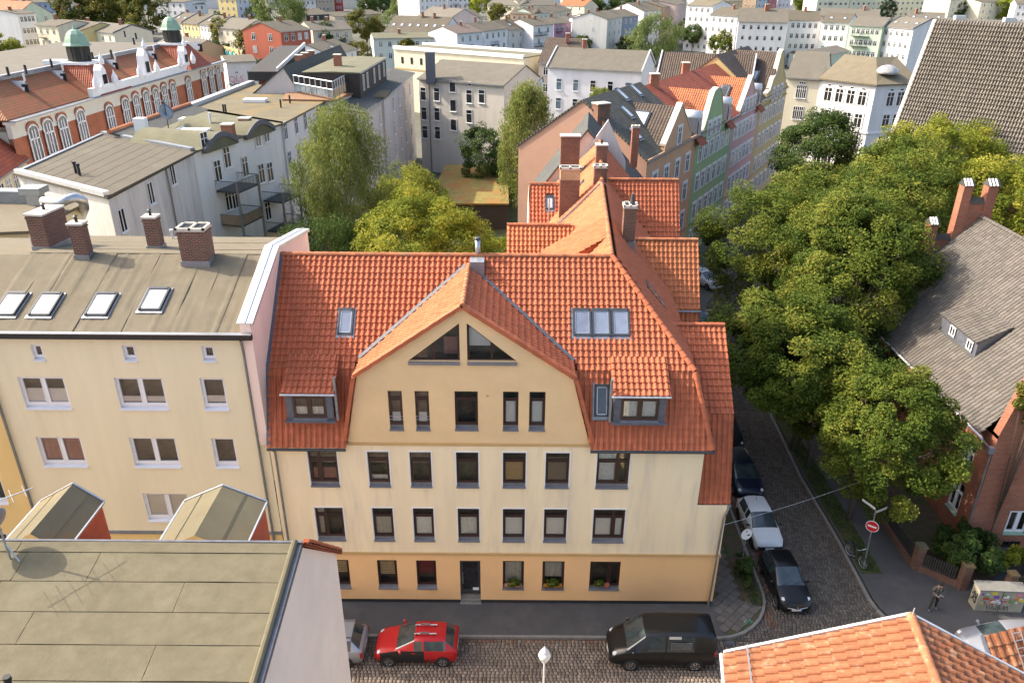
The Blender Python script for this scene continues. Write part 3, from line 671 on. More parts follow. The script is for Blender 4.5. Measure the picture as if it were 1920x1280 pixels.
# wing: east and west slopes
uW = V((.067, .998, 0)).normalized(); vE = V((-3.4, .228, 3.85)); vW = V((3.4, -.228, 3.85)); LW = vE.length
TR.roof((8.0, 30.1, 12.55), uW, vE, [(0, 0), (17.4, 0), (17.4, LW), (3.75, LW)], .25, .33, .06)
TR.roof((8.85, 28.9, 9.3), uW, V((-.87, .06, 3.25)), [(0, 0), (18.6, 0), (18.6, 3.36), (1.2, 3.36)], .25, .33, .06)
TR.roof((1.2, 34.33, 12.55), uW, vW, [(3.5, 0), (13.4, 0), (13.4, LW), (0, LW)], .25, .33, .06, mi=1)
def xe(z, y): return (8.0 - (z - 12.55) * .883 if z > 12.55 else 8.85 - (z - 9.3) * .26) + .067 * (y - 30)
# east cross-gables over the street
def bay(xo, yr, zr, ye, ze, low=None, mi=0, t=TR, wallm='clay_red'):
    """ridge (yr,zr) eave (ye,ze) south side; mirrored to the north; low=(y,z) lower steep part"""
    v = V((0, yr - ye, zr - ze)); L = v.length
    xa, xb = xe(ze, ye), xe(zr, yr)
    t.roof((0, ye, ze), X1, v, [(xa, 0), (xo, 0), (xo, L), (xb, L)], .25, .33, .06, mi=mi)
    v2 = V((0, ye - yr, zr - ze)); t.roof((0, 2 * yr - ye, ze), X1, v2, [(xa, 0), (xo, 0), (xo, L), (xb, L)], .25, .33, .06, mi=mi)
    if low:
        v3 = V((0, ye - low[0], ze - low[1])); t.roof((0, low[0], low[1]), X1, v3, [(8.66, 0), (xo, 0), (xo, v3.length), (xa, v3.length)], .25, .33, .06, mi=mi)
        v4 = V((0, low[0] - ye, ze - low[1])); t.roof((0, 2 * yr - low[0], low[1]), X1, v4, [(8.66, 0), (xo, 0), (xo, v4.length), (xa, v4.length)], .25, .33, .06, mi=mi)
bay(10.2, 33.86, 13.05, 30.62, 10.05, (29.2, 6.08))
bay(10.2, 40.85, 15.0, 38.75, 11.8, (38.45, 9.6), mi=1)
m = MB(); m.poly([(10.13, 29.25, 6.1), (10.13, 38.4, 6.1), (10.13, 37.1, 10.0), (10.13, 33.86, 13.0), (10.13, 30.65, 10.0)]); m.poly([(10.13, 38.5, 6.1), (10.13, 43.3, 6.1), (10.13, 43.1, 11.8), (10.13, 40.85, 14.95), (10.13, 38.75, 11.8)])
m.poly([(10.13, 38.45, 0), (8.7, 38.45, 0), (8.7, 38.45, 9.6), (10.13, 38.45, 9.6)]); m.poly([(10.13, 38.45, 0), (10.13, 43.3, 0), (10.13, 43.3, 6.1), (10.13, 38.45, 6.1)]); m.build('bay_wall', MATS['plaster_cream'], H)
m = MB(); m.tube([(8.5, 29.15, 6.0), (10.25, 29.12, 6.0)], .06, 8); m.tube([(10.15, 29.1, 6.0), (10.05, 28.97, 5.75), (9.93, 28.93, 5.5), (9.88, 28.93, 3.2), (9.88, 28.88, 3.0), (9.84, 28.93, 0)], .055, 8); m.build('downpipe', MATS['downpipe_metal'], H)
m = MB(); m.tube([(8.3, 38.6, 11.72), (10.25, 38.6, 11.72)], .06, 8); m.build('gutter', MATS['zinc'], H)
# west side dormers on the wing
m = MB(); yA, yB = 37.2, 40.6
pr = V((4.75, 38, 16.42)); lo1, lo2 = V((1.45, yA, 14.35)), V((1.6, yB, 14.35)); r1_, r2_ = V((4.75, yA, 16.4)), V((5.0, yB, 16.4))
u_ = (lo2 - lo1).normalized(); v_ = (r1_ - lo1); v_ = (v_ - u_ * v_.dot(u_)); TR.roof(lo1, u_, v_, [(0, 0), (3.4, 0), (3.4, v_.length), (0, v_.length)], .25, .33, .06, mi=1)
m = MB(); m.poly([lo1 - Zv * .02, r1_ - Zv * .02, V((1.45, yA, 12.85))]); m.poly([lo2, r2_, V((1.6, yB, 12.85))]); m.poly([lo1, lo2, V((1.6, yB, 12.8)), V((1.45, yA, 12.8))]); m.build('dormer_cheek', MATS['clay_red'], H)
# big west dormer with its own gable: south slope seen over the ridge
yr, zr = 44.0, 14.8; v = V((0, 3.2, 3.3)); TR.roof((0, yr - 3.2, zr - 3.3), X1, v, [(-.35, 0), (1.6, 0), (3.8, v.length), (-.35, v.length)], .25, .33, .06, mi=1)
v = V((0, -3.2, 3.3)); TR.roof((0, yr + 3.2, zr - 3.3), X1, v, [(-.35, 0), (1.6, 0), (3.8, v.length), (-.35, v.length)], .25, .33, .06, mi=1)
m = MB(); m.poly([(-.25, yr - 3.2, 11.5), (-.25, yr + 3.2, 11.5), (-.25, yr, 14.75)]); m.poly([(-.25, yr - 3.1, 0), (-.25, yr + 3.1, 0), (-.25, yr + 3.1, 11.5), (-.25, yr - 3.1, 11.5)]); m.poly([(-.25, yr - 3.1, 0), (1.2, yr - 3.1, 0), (1.2, yr - 3.1, 11.5), (-.25, yr - 3.1, 11.5)]); m.build('dormer_wall', MATS['plaster_cream'], H)
# street dormers
def dormer(x0, x1, z0, z1, ytop, ztop, yf=28.98):
    v = V((0, ytop - (yf - .12), ztop - z1)); TR.roof((0, yf - .12, z1), X1, v, [(x0 - .12, 0), (x1 + .12, 0), (x1 + .12, v.length), (x0 - .12, v.length)], .25, .3, .06)
    d = MB(); t = .12; ym = 30.2
    d.box(x0, x0 + .3, yf, yf + .1, z0, z1 - .03); d.box(x1 - .3, x1, yf, yf + .1, z0, z1 - .03); d.box(x0 + .3, x1 - .3, yf, yf + .1, z0, z0 + .1); d.box(x0 + .3, x1 - .3, yf, yf + .1, z1 - .2, z1 - .03)
    for x in (x0 + .02, x1 - .02): d.poly([(x, yf, z0), (x, yf, z1 - .03), (x, ytop, ztop), (x, ytop - .4, z0)])
    d.box(x0 - .08, x1 + .08, yf - .18, yf, z0 - .06, z0 + .02)
    ck = d.build('dormer', MATS['lead'], H)
    near_window(H, (x0 + .3, yf, z0 + .02), X1, NF, x1 - x0 - .6, z1 - z0 - .2, 'double', inside=('curtain_white', (0, .95 if x0 > 0 else .48)), recess=.05, sillh=.09, top=0, sillout=.12)
    g = MB(); g.tube([(x0 - .15, yf - .16, z1 - .03), (x1 + .15, yf - .16, z1 - .03)], .05, 6); g.build('gutter', MATS['zinc_light'], H)
    g = MB(); s = x1 + .16 if x0 < 0 else x0 - .16; g.box(s - .05, s + .05, yf - .05, yf + .08, z0, z1 + .75); g.build('flashing', MATS['zinc'], H)
dormer(-9.8, -7.75, 10.62, 11.98, 30.5, 13.02)
dormer(4.45, 6.7, 10.62, 11.98, 30.5, 13.02)
wv = sL.normalized(); wo = V((3.66, 28.78, 9.3)) + wv * (1.38 * fb); roofwin(H, wo, X1, wv, .62, 1.45, .14, 'glass_mid')
# roof windows
for (a0, b0, a1, b1), k in ((sw[0], 1), (sw[1], 3)):
    wv = sU.normalized(); ww = (a1 - a0) / k
    for i in range(k): roofwin(H, V((-10.8 + a0 + i * ww + (.03 if k > 1 else 0), 30.1, 12.55)) + wv * b0, X1, wv, ww - (.06 if k > 1 else 0), b1 - b0, .13, 'glass_skyl')
o = pp(1243, 577, (8.0, 30.1, 12.55), vE.cross(uW)) ; roofwin(H, o - uW * .1, uW, vE.normalized(), 1.0, 1.4, .12, 'glass_mid')
# ridges, hips, verges
RM = MATS['clay_ridge']; RO = MATS['clay_red']
ridge_caps(H, (-10.75, 34.15, 16.42), (4.6, 34.15, 16.42), .12, RM, .38)
ridge_caps(H, (8.03, 30.06, 12.6), (4.62, 34.1, 16.46), .125, RO, .36)
ridge_caps(H, (8.88, 28.75, 9.35), (8.05, 30.04, 12.55), .125, RO, .36)
ridge_caps(H, (4.62, 34.2, 16.44), (5.5, 47.4, 16.44), .12, RM, .38)
ridge_caps(H, (-2.03, 28.86, 16.13), (-2.03, 33.7, 16.13), .11, RM, .36)
ridge_caps(H, (5.9, 40.85, 15.05), (10.2, 40.85, 15.05), .11, RM, .36); ridge_caps(H, (7.7, 33.86, 13.1), (10.2, 33.86, 13.1), .11, RO, .36); ridge_caps(H, (-.35, 44, 14.86), (3.4, 44, 14.86), .11, RM, .36)
m = MB()   # verge tiles of the gable: stepped little boxes following the edge
for p, q in (((-6.68, 12.86), (-2.05, 16.08)), ((2.68, 12.82), (-2.05, 16.08)), ((-7.38, 9.36), (-6.66, 12.86)), ((3.6, 9.36), (2.66, 12.82))):
    p = V((p[0], 28.84, p[1])); q = V((q[0], 28.84, q[1])); d = (q - p); n = round(d.length / .32); d /= n; nn = V((-d.z, 0, d.x)).normalized(); nn = nn if nn.z > 0 else -nn
    if abs(d.z) > abs(d.x) * 2: nn = V((-1 if p.x < -2 else 1, 0, .2)).normalized()
    me = MB(); me.obox((0, 0, -.1), d * 1.04, Y1 * .3, nn * .17); vm = me.mesh('verge_tile', MATS['clay_red'])
    for k in range(n): inst('verge_tile', vm, Matrix.Translation(p + d * k + nn * (.008 * (k % 2)) + V((0, random.uniform(0, .01), 0))), H)
for pts, r in (([(-6.75, 30.35, 12.93), (-2.2, 33.72, 16.05)], .07), ([(2.75, 30.35, 12.88), (-1.9, 33.72, 16.05)], .07)):
    m = MB(); a, b = V(pts[0]), V(pts[1]); d = b - a; s = V((d.y, -d.x, 0)).normalized(); m.obox(a - s * .11 + Zv * .03, d, s * .22, V((0, -.04, .05))); m.build('valley_flashing', MATS['lead'], H)
m = MB(); m.obox((-10.82, 28.8, 9.4), (.16, 0, 0), (0, 1.3, 3.2), (0, -.06, .04)); m.obox((-10.82, 30.1, 12.62), (.16, 0, 0), (0, 4.05, 3.85), (0, -.05, .06)); m.build('flashing', MATS['lead'], H)
m = MB(); m.tube([(-10.8, 28.68, 9.25), (-7.32, 28.68, 9.25)], .07, 8); m.tube([(3.5, 28.68, 9.25), (9.0, 28.68, 9.25), (9.02, 30, 9.28)], .07, 8); m.build('gutter', MATS['dark_metal'], H)
m = MB(); m.tube([(-10.55, 28.7, 9.2), (-10.55, 28.92, 8.95), (-10.55, 28.92, .1)], .055, 8); m.build('downpipe', MATS['downpipe_metal'], H)
# back slope and closing planes
m = MB(); m.poly([(-10.8, 34.15, 16.38), (4.6, 34.15, 16.38), (1.0, 39, 11.9), (-10.8, 39, 11.9)]); m.build('back_roof', MATS['roof_orange_far'], H)
TR.finish(MATS['clay_brown'])
# chimneys and flue
m = MB(); m.tube([(-1.62, 34.2, 16.3), (-1.62, 34.2, 17.15)], .12, 14, 0); m.tube([(-1.62, 34.2, 17.2), (-1.62, 34.2, 17.28)], [.17, .15], 14, 1)
m.tube([(-1.62, 34.2, 17.1), (-1.62, 34.2, 17.25)], .04, 8, 1); fl = m.build('steel_flue', [MATS['galv'], MATS['dark_metal']], H, True)
m = MB(); m.box(-1.95, -1.3, 33.3, 34.0, 15.6, 16.4); m.build('flashing', MATS['galv'], H)
PE = ((8.0, 30.1, 12.55), vE.cross(uW) * -1)
b = pp(1178, 462, *PE); chimney(H, b.x - .32, b.x + .32, b.y - .05, b.y + .75, b.z + .1, b.z + 2.05, 'brick_old', holes=2, rot=-.06)
m = MB(); m.tube([(b.x + .1, b.y + .35, b.z + 2.1), (b.x + .1, b.y + .35, b.z + 2.7)], [.16, .08], 10); m.build('flue_pot', MATS['dark_metal'], H)
# ------------------------------------------------------------------ ground, streets, pavements
def sheet_poly(name, pts, z, m, kind='structure', parent=None, thick=None):
    mb = MB(); P3 = [V((p[0], p[1], z)) for p in pts]
    if thick: mb.prism([p - Zv * thick for p in P3], (0, 0, thick))
    else:
        if area2([(p.x, p.y) for p in P3]) < 0: P3 = P3[::-1]
        mb.poly(P3)
    o = mb.build(name, MATS[m], parent)
    if kind: o['kind'] = kind
    return o
def ribbon(name, L, R, z, m, thick=None):
    mb = MB()
    for i in range(len(L) - 1):
        q = [V((*L[i], z)), V((*R[i], z)), V((*R[i + 1], z)), V((*L[i + 1], z))]
        if thick: mb.prism([p - Zv * thick for p in q], (0, 0, thick))
        else: mb.poly(q)
    return struct(mb.build(name, MATS[m]))
sheet_poly('ground', [(-1500, -200), (1500, -200), (1500, 2500), (-1500, 2500)], -.16, 'far_ground')
sheet_poly('street', [(-60, 21.2), (70, 21.2), (70, 29.6), (-60, 29.6)], -.135, 'street_bed')
lk = [(12.95, 29.6), (13.0, 34), (13.1, 40), (13.5, 50), (15, 58), (18.6, 68), (24, 78), (33, 94), (60, 140)]
rk = [(18.1, 29.6), (18.2, 34), (18.1, 40), (18.6, 50), (20.6, 57), (24.2, 66), (29.5, 75.5), (38.3, 91), (65, 137)]
ribbon('street', lk, rk, -.135, 'street_bed')
corner = [(-60, 26.9), (9.9, 26.9), (11.1, 27.2), (12.0, 27.9), (12.6, 28.7), (12.9, 29.6)]
# cobbles: real stones, joined (thousands)
def cobbles(name, rows, m, parent=None):
    """rows = list of (x, y, ux, uy, length across): one stone each"""
    A = np.array(rows, dtype=float); n = len(A); rg = RNG
    w = A[:, 4] * .5 - .012 - rg.uniform(0, .006, n); l = A[:, 5] * .5 - .012 - rg.uniform(0, .006, n); hgt = rg.uniform(.0, .016, n); u = A[:, 2:4]; v = np.stack([-u[:, 1], u[:, 0]], 1)
    vs = np.zeros((n, 8, 3)); sg = [(-1, -1), (1, -1), (1, 1), (-1, 1)]
    for k, (a, b) in enumerate(sg):
        vs[:, k, :2] = A[:, :2] + u * (w * a)[:, None] + v * (l * b)[:, None]; vs[:, k, 2] = -.137
        vs[:, 4 + k, :2] = A[:, :2] + u * (w * a * .78)[:, None] + v * (l * b * .78)[:, None]; vs[:, 4 + k, 2] = -.105 + hgt + rg.uniform(-.003, .003, n)
    f = np.array([[4, 5, 6, 7], [0, 1, 5, 4], [1, 2, 6, 5], [2, 3, 7, 6], [3, 0, 4, 7]]); F = (f[None] + (np.arange(n) * 8)[:, None, None]).reshape(-1, 4)
    me = bpy.data.meshes.new(name); me.vertices.add(n * 8); me.vertices.foreach_set('co', vs.ravel()); me.loops.add(len(F) * 4); me.loops.foreach_set('vertex_index', F.ravel().astype(np.int32))
    me.polygons.add(len(F)); me.polygons.foreach_set('loop_start', np.arange(0, len(F) * 4, 4, dtype=np.int32)); me.polygons.foreach_set('loop_total', np.full(len(F), 4, np.int32)); me.update(calc_edges=True); me.validate()
    at = me.attributes.new('tint', 'FLOAT', 'FACE'); at.data.foreach_set('value', np.repeat(rg.uniform(0, 1, n), 5).astype(np.float32)); me.materials.append(MATS[m]); autouv(me)
    o = bpy.data.objects.new(name, me); COL.objects.link(o); o['kind'] = 'stuff'; o['label'] = 'grey brown granite cobbles paving the ' + ('front street' if 'front' in name else 'side street'); return o
rows = []; y = 22.6; k = 0
while y < 26.85:
    x = -9.5 + (k % 2) * .09
    while x < 24: 
        l = random.uniform(.16, .21); rows.append((x + l / 2, y, 1, 0, l, .165)); x += l
    y += .165; k += 1
def lerp_line(L, y):
    for i in range(len(L) - 1):
        if L[i][1] <= y <= L[i + 1][1]: t = (y - L[i][1]) / (L[i + 1][1] - L[i][1]); return L[i][0] + (L[i + 1][0] - L[i][0]) * t
    return L[0][0]
cobbles('cobblestone', rows, 'cobble'); rows = []; y = 26.93; k = 0
while y < 62:
    if y < 29.6:
        t = y; xl = 9.9; 
        for (a, b), (c, d) in zip(corner[1:], corner[2:]):
            if b <= y <= d: xl = a + (c - a) * (y - b) / (d - b)
        xr = 18.05 + max(0, 29.0 - y) ** 1.6 * .55
    else: xl, xr = lerp_line(lk, y), lerp_line(rk, y)
    x = xl + .05 + (k % 2) * .08
    while x < xr - .1:
        l = random.uniform(.15, .2); rows.append((x + l / 2, y, 1, 0, l, .155)); x += l
    y += .155 if y < 48 else .31; k += 1
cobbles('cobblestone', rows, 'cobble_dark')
# pavements
m = MB(); pv = [(-60, 26.9), (9.9, 26.9), (9.9, 29.1), (-60, 29.1)]
sheet_poly('pavement', [(-60, 26.98), (10.25, 26.98), (10.25, 29.2), (-60, 29.2)], 0.0, 'asphalt', thick=.12)
cp = sheet_poly('pavement', [(10.25, 27.02), (11.05, 27.3), (11.9, 27.95), (12.5, 28.75), (12.8, 29.7), (12.9, 34), (13.0, 50), (10.0, 50), (10.0, 29.2), (10.25, 29.2)], -.03, 'soil', thick=.1)
sl_ = []; a = math.radians(45); ca, sa = math.cos(a), math.sin(a); pvm = MB(); pvm.box(-.19, .19, -.19, .19, 0, .04); pme = pvm.mesh('paving_slab', MATS['paver'])
def in_corner(x, y):
    if y < 29.4:
        if x < 10.3: return False
        xl = 10.3
        for (a0, b0), (c0, d0) in zip(corner[1:], corner[2:]):
            if b0 <= y <= d0: xl = a0 + (c0 - a0) * (y - b0) / (d0 - b0)
        return x < xl - .28 and y > 27.25
    return 10.35 < x < 11.55 and y < 43
for i in range(-60, 90):
    for j in range(-60, 90):
        x = 10.3 + (i * ca - j * sa) * .4; y = 29.2 + (i * sa + j * ca) * .4
        if in_corner(x, y): inst('paving_slab', pme, Matrix.Translation((x, y, -.035 + random.uniform(0, .008))) @ Matrix.Rotation(a + random.uniform(-.02, .02), 4, 'Z'), cp)
def kerb(pts, name='kerb', w=.14, L=1.0, z=.0):
    pts = [V((p[0], p[1], 0)) for p in pts]; k = struct(MB().add([], []).build(name, MATS['concrete_kerb'])) if False else None
    seg = []
    for a, b in zip(pts, pts[1:]):
        n = max(1, round((b - a).length / L))
        for i in range(n): seg.append((a.lerp(b, i / n), a.lerp(b, (i + 1) / n)))
    root = None
    for a, b in seg:
        d = (b - a); s = V((-d.y, d.x, 0)).normalized(); mb = MB(); mb.obox(a + d * .006 - Zv * .16, d * .988, s * w, Zv * (.17 + z + random.uniform(0, .008)))
        if root is None: root = mb.build(name, MATS['concrete_kerb']); root['kind'] = 'structure'
        else: mb.build('kerb_stone', MATS['concrete_kerb'], root)
kerb([(-12, 26.84), (9.9, 26.84), (10.6, 26.95), (11.2, 27.2), (11.75, 27.6), (12.2, 28.05), (12.55, 28.6), (12.8, 29.2), (12.9, 29.8), (12.92, 34), (13.0, 40), (13.35, 48)])
rp = [(60, 26.8), (21.0, 26.8), (19.9, 27.0), (19.0, 27.5), (18.5, 28.1), (18.25, 28.8), (18.15, 29.6), (18.25, 34), (18.15, 40), (18.6, 49)]
kerb(rp[::-1], w=-.14)
sheet_poly('pavement', [(60, 26.95), (21.0, 26.95), (19.95, 27.15), (19.1, 27.6), (18.62, 28.2), (18.4, 28.9), (18.3, 29.6), (18.4, 34), (18.3, 40), (18.8, 50), (26, 50), (26, 34.4), (60, 34.4)], -.02, 'asphalt', thick=.1)
sheet_poly('grass_strip', [(18.42, 31.3), (19.55, 31.3), (19.6, 50), (18.7, 50), (18.4, 40), (18.5, 34)], .0, 'grass_ground', thick=.05)
sheet_poly('grass_strip', [(11.75, 28.95), (12.35, 28.8), (12.78, 29.6), (12.9, 34), (13, 45), (11.75, 45)], .005, 'soil', thick=.05)
sheet_poly('garden_bed', [(21.5, 31.6), (25.2, 30.4), (25.2, 33.5), (24.7, 50), (21.6, 50)], .03, 'soil', thick=.1)
sheet_poly('courtyard', [(-28, 39.2), (0.5, 39.2), (0.5, 70), (8, 110), (-28, 110)], -.1, 'grass_ground')
# scattered dead leaves in the gutters
def scatter(name, pts, m, s, label, up=.0):
    n = len(pts); vs = []; fs = []
    for i, (x, y, z) in enumerate(pts):
        a = random.uniform(0, 6.28); c, d = math.cos(a) * s, math.sin(a) * s; q = random.uniform(0, s * .7)
        vs += [(x - c, y - d, z), (x + d * .6, y - c * .6, z + q), (x + c, y + d, z + q * .4), (x - d * .6, y + c * .6, z)]; fs.append((4 * i, 4 * i + 1, 4 * i + 2, 4 * i + 3))
    me = bpy.data.meshes.new(name); me.from_pydata(vs, [], fs); me.materials.append(MATS[m])
    at = me.attributes.new('tint', 'FLOAT', 'FACE'); at.data.foreach_set('value', [random.random() for _ in fs]); o = bpy.data.objects.new(name, me); COL.objects.link(o); o['kind'] = 'stuff'; o['label'] = label; return o
pts = [(random.uniform(-3, 8), 26.8 - abs(random.gauss(0, .16)), -.09) for _ in range(260)] + [(lerp_line(rk, y) - abs(random.gauss(0, .15)), y, -.09) for y in [random.uniform(29.6, 46) for _ in range(260)]] + [(lerp_line(lk, y) + abs(random.gauss(0, .2)), y, -.09) for y in [random.uniform(29.6, 40) for _ in range(200)]]
pts += [(12.7 + random.gauss(0, .2), 28.3 + random.gauss(0, .5), -.09) for _ in range(120)] + [(random.uniform(11.8, 12.8), random.uniform(29.5, 44), .015) for _ in range(300)]
scatter('fallen_leaves', pts, 'dead_leaf', .045, 'rust brown fallen leaves along the kerbs')
pts = [(random.uniform(18.5, 19.5), random.uniform(31.4, 44), .0) for _ in range(2600)] + [(random.gauss(12.3, .2), random.uniform(28.9, 31.5), .0) for _ in range(700)]
vs = []; fs = []
for x, y, z in pts:
    a = random.uniform(0, 3.14); c, d = math.cos(a) * .02, math.sin(a) * .02; h = random.uniform(.05, .16); k = len(vs); vs += [(x - c, y - d, z), (x + c, y + d, z), (x + random.uniform(-.06, .06), y + random.uniform(-.06, .06), z + h)]; fs.append((k, k + 1, k + 2))
me = bpy.data.meshes.new('grass'); me.from_pydata(vs, [], fs); me.materials.append(MATS['leaf_dark']); at = me.attributes.new('tint', 'FLOAT', 'FACE'); at.data.foreach_set('value', [random.random() for _ in fs]); o = bpy.data.objects.new('grass', me); COL.objects.link(o); o['kind'] = 'stuff'; o['label'] = 'short grass on the strips beside the side street'

# ------------------------------------------------------------------ felt roofs made of single sheets
def felt_sheet(parent, O, u, v, w, l, m, wr=.012, nx=4, ny=10, name='felt_sheet', lift=0.0, along='v', skew=0.0):
    O, u, v = V(O), V(u).normalized(), V(v).normalized(); n = u.cross(v).normalized(); n = n if n.z > 0 else -n
    mb = MB(); vs = []; ph = random.uniform(0, 100); k1 = random.uniform(2, 4)
    ridges = [(random.random(), random.uniform(.02, .06), random.uniform(.4, 1.2), random.uniform(-.15, .15)) for _ in range(3)]
    for j in range(ny + 1):
        for i in range(nx + 1):
            a, b = i / nx, j / ny; t = a if along == 'v' else b; s = b if along == 'v' else a
            h = sum(amp * math.exp(-((t - c - sk * s) / wd) ** 2) for c, wd, amp, sk in ridges) * wr + wr * .35 * math.sin(ph + 7 * s + 3 * t) + random.uniform(0, wr * .35)
            vs.append(O + u * (a * w) + v * (b * l) + n * (lift + h + .004))
    fs = [(j * (nx + 1) + i, j * (nx + 1) + i + 1, (j + 1) * (nx + 1) + i + 1, (j + 1) * (nx + 1) + i) for j in range(ny) for i in range(nx)]
    if u.cross(v).dot(n) < 0: fs = [f[::-1] for f in fs]
    mb.add(vs, fs)
    e = -n * .03; per = [[O + n * lift, O + u * w + n * lift], [O + u * w + n * lift, O + u * w + v * l + n * lift], [O + v * l + n * lift, O + n * lift]]
    for a, b in per: mb.poly([a + e, b + e, b + n * .004, a + n * .004])
    return mb.build(name, MATS[m], parent, True)
# ------------------------------------------------------------------ pale yellow house on the left
LB = thing('apartment_house', 'pale yellow apartment house with wrinkled felt roof and four brick chimneys', 'apartment house', (-16.5, 34, 0))
XL, XR = -22.25, -10.85
rowsL = []
for z0, z1 in ((11.05, 12.62), (8.02, 9.6), (4.97, 6.56)): rowsL += [(-21.15, z0, -19.17, z1), (-17.02, z0, -14.94, z1), (-13.36, z0, -12.31, z1)]
small = [(-20.18, 13.42, -19.72, 14.16), (-16.35, 13.43, -15.82, 14.16), (-13.02, 13.43, -12.49, 14.15)]
m = wall(MB(), O0, X1, Zv, NF, [[(XL, 4.4), (XR, 4.4), (XR, 14.62), (XL, 14.62)]], rowsL + small, .2, 0, 1)
m.build('upper_wall', [MATS['plaster_left'], MATS['trim_white']], LB); m = MB(); m.poly([(XL, 39.1, 0), (XR, 39.1, 0), (XR, 39.1, 15.5), (XL, 39.1, 15.5)]); m.build('rear_wall', MATS['plaster_left'], LB)
gl = [(-21.15, 1.1, -19.17, 2.7), (-17.02, 1.1, -14.94, 2.7), (-13.36, 1.1, -12.31, 2.7)]
m = wall(MB(), O0, X1, Zv, NF, [[(XL, -.05), (XR, -.05), (XR, 4.25), (XL, 4.25)]], gl, .2); m.build('ground_floor_wall', MATS['plaster_left2'], LB)
m = MB(); m.box(XL, XR, YF - .08, YF + .1, 4.25, 4.4); m.build('ledge', MATS['zinc'], LB)
insL = [('blind_white', (0, .55)), ('blind_white', (.12, .3)), ('blind_white', (.12, .34)), ('curtain_pink', (.1, .95)), None, None, ('blind_tan', (0, .9)), ('blind_white', (0, .92)), None]
for i, (a, z0, b, z1) in enumerate(rowsL + small + gl): near_window(LB, (a, YF, z0), X1, NF, b - a, z1 - z0, 'double' if b - a > 1.5 else 'single', 'white_frame', 'sill_white', .13 if i < 9 else .08, .18, insL[i] if i < 9 else None, 0)
m = MB(); m.box(XL, XR, YF - .12, YF + .2, 14.62, 14.72); fa = m.build('eaves_board', MATS['trim_white'], LB)
m = MB(); m.box(XL, XR + .1, YF - .30, YF - .12, 14.56, 14.80); m.build('gutter', MATS['black_metal'], LB)
m = MB(); m.box(XL, XR + .1, YF - .31, YF - .1, 14.80, 14.825); m.build('drip_edge', MATS['galv'], LB)
sF = V((0, 5.05, 1.78)); sB = V((0, 5.2, -.9))
m = MB(); m.poly([(XL, 28.85, 14.66), (XR, 28.85, 14.66), (XR, 33.9, 16.44), (XL, 33.9, 16.44)]); m.poly([(XL, 33.9, 16.44), (XR, 33.9, 16.44), (XR, 39.1, 15.54), (XL, 39.1, 15.54)]); m.build('roof_deck', MATS['seam'], LB)
x = XL; k = 0
while x < XR - .25:
    wd = min(1.0, XR - .2 - x); felt_sheet(LB, (x + .006, 28.85, 14.72), X1, sF, wd - .012 + .02, sF.length, 'felt_tan', .030, 9, 26, lift=.012 * (k % 2)); x += wd; k += 1
y = 33.85; k = 0
while y < 39.0: felt_sheet(LB, (XL, y, 16.51 - (y - 33.9) * .173), X1, sB, XR - XL - .2, 1.06, 'felt_tan', .014, 30, 3, lift=.01 * (k % 2), along='u'); y += 1.04; k += 1
for px, w_, py in ((-21.95, .92, 29.85), (-20.45, .92, 29.85), (-18.08, .94, 29.87), (-15.92, .94, 30.2)): roofwin(LB, (px, py, 14.72 + (py - 28.85) * .3525), X1, sF, w_, 1.42, .16, 'glass_bright')
chimney(LB, -20.0, -19.38, 33.45, 33.95, 16.4, 17.95, pots=1); chimney(LB, -17.45, -16.85, 35.2, 35.75, 16.25, 17.75, pots=1)
chimney(LB, -22.75, -21.9, 35.0, 36.6, 16.25, 17.9, pots=1, rot=-.12); chimney(LB, -14.95, -13.75, 33.0, 33.9, 16.3, 17.85, holes=2, cap='concrete_cap')
m = MB(); m.tube([(-22.9, 35.2, 16.2), (-22.9, 35.2, 16.75)], .07, 8); m.build('vent_pipe', MATS['zinc'], LB); m = MB(); m.tube([(-17.6, 38.3, 15.7), (-17.6, 38.3, 16.15)], .06, 8); m.tube([(-17.6, 38.3, 16.15), (-17.6, 38.3, 16.25)], .1, 8); m.build('vent_pipe', MATS['zinc_light'], LB)
m = MB(); m.tube([(-11.25, 28.85, 14.5), (-11.25, 28.95, 13.9), (-11.25, 28.95, 0)], .06, 8); m.build('downpipe', MATS['downpipe_metal'], LB)
m = MB(); m.tube([(-22.22, 28.7, 14.5), (-22.22, 28.93, 14.0), (-22.22, 28.93, 0)], .06, 8); m.build('downpipe', MATS['downpipe_metal'], LB)
pw = [(28.95, 15.22), (33.7, 16.95), (39.1, 16.05)]
m = MB(); m.prism([(-11.22, 28.95, 9.3)] + [(-11.22, y, z) for y, z in pw] + [(-11.22, 39.1, 0), (-11.22, 28.95, 9.2)][:1], (.42, 0, 0)); m.build('party_wall', MATS['plaster_firewall'], LB)
m = MB()
for (y0, z0), (y1, z1) in zip(pw, pw[1:]):
    m.obox((-11.34, y0 - .03, z0), (.66, 0, 0), (0, y1 - y0 + .03, z1 - z0), (0, 0, .05)); m.obox((-10.7, y0 - .03, z0 - .12), (.02, 0, 0), (0, y1 - y0 + .03, z1 - z0), (0, 0, .12)); m.obox((-11.02, y0 - .03, z0 + .05), (.04, 0, 0), (0, y1 - y0 + .03, z1 - z0), (0, 0, .04))
m.build('coping', MATS['zinc_light'], LB)
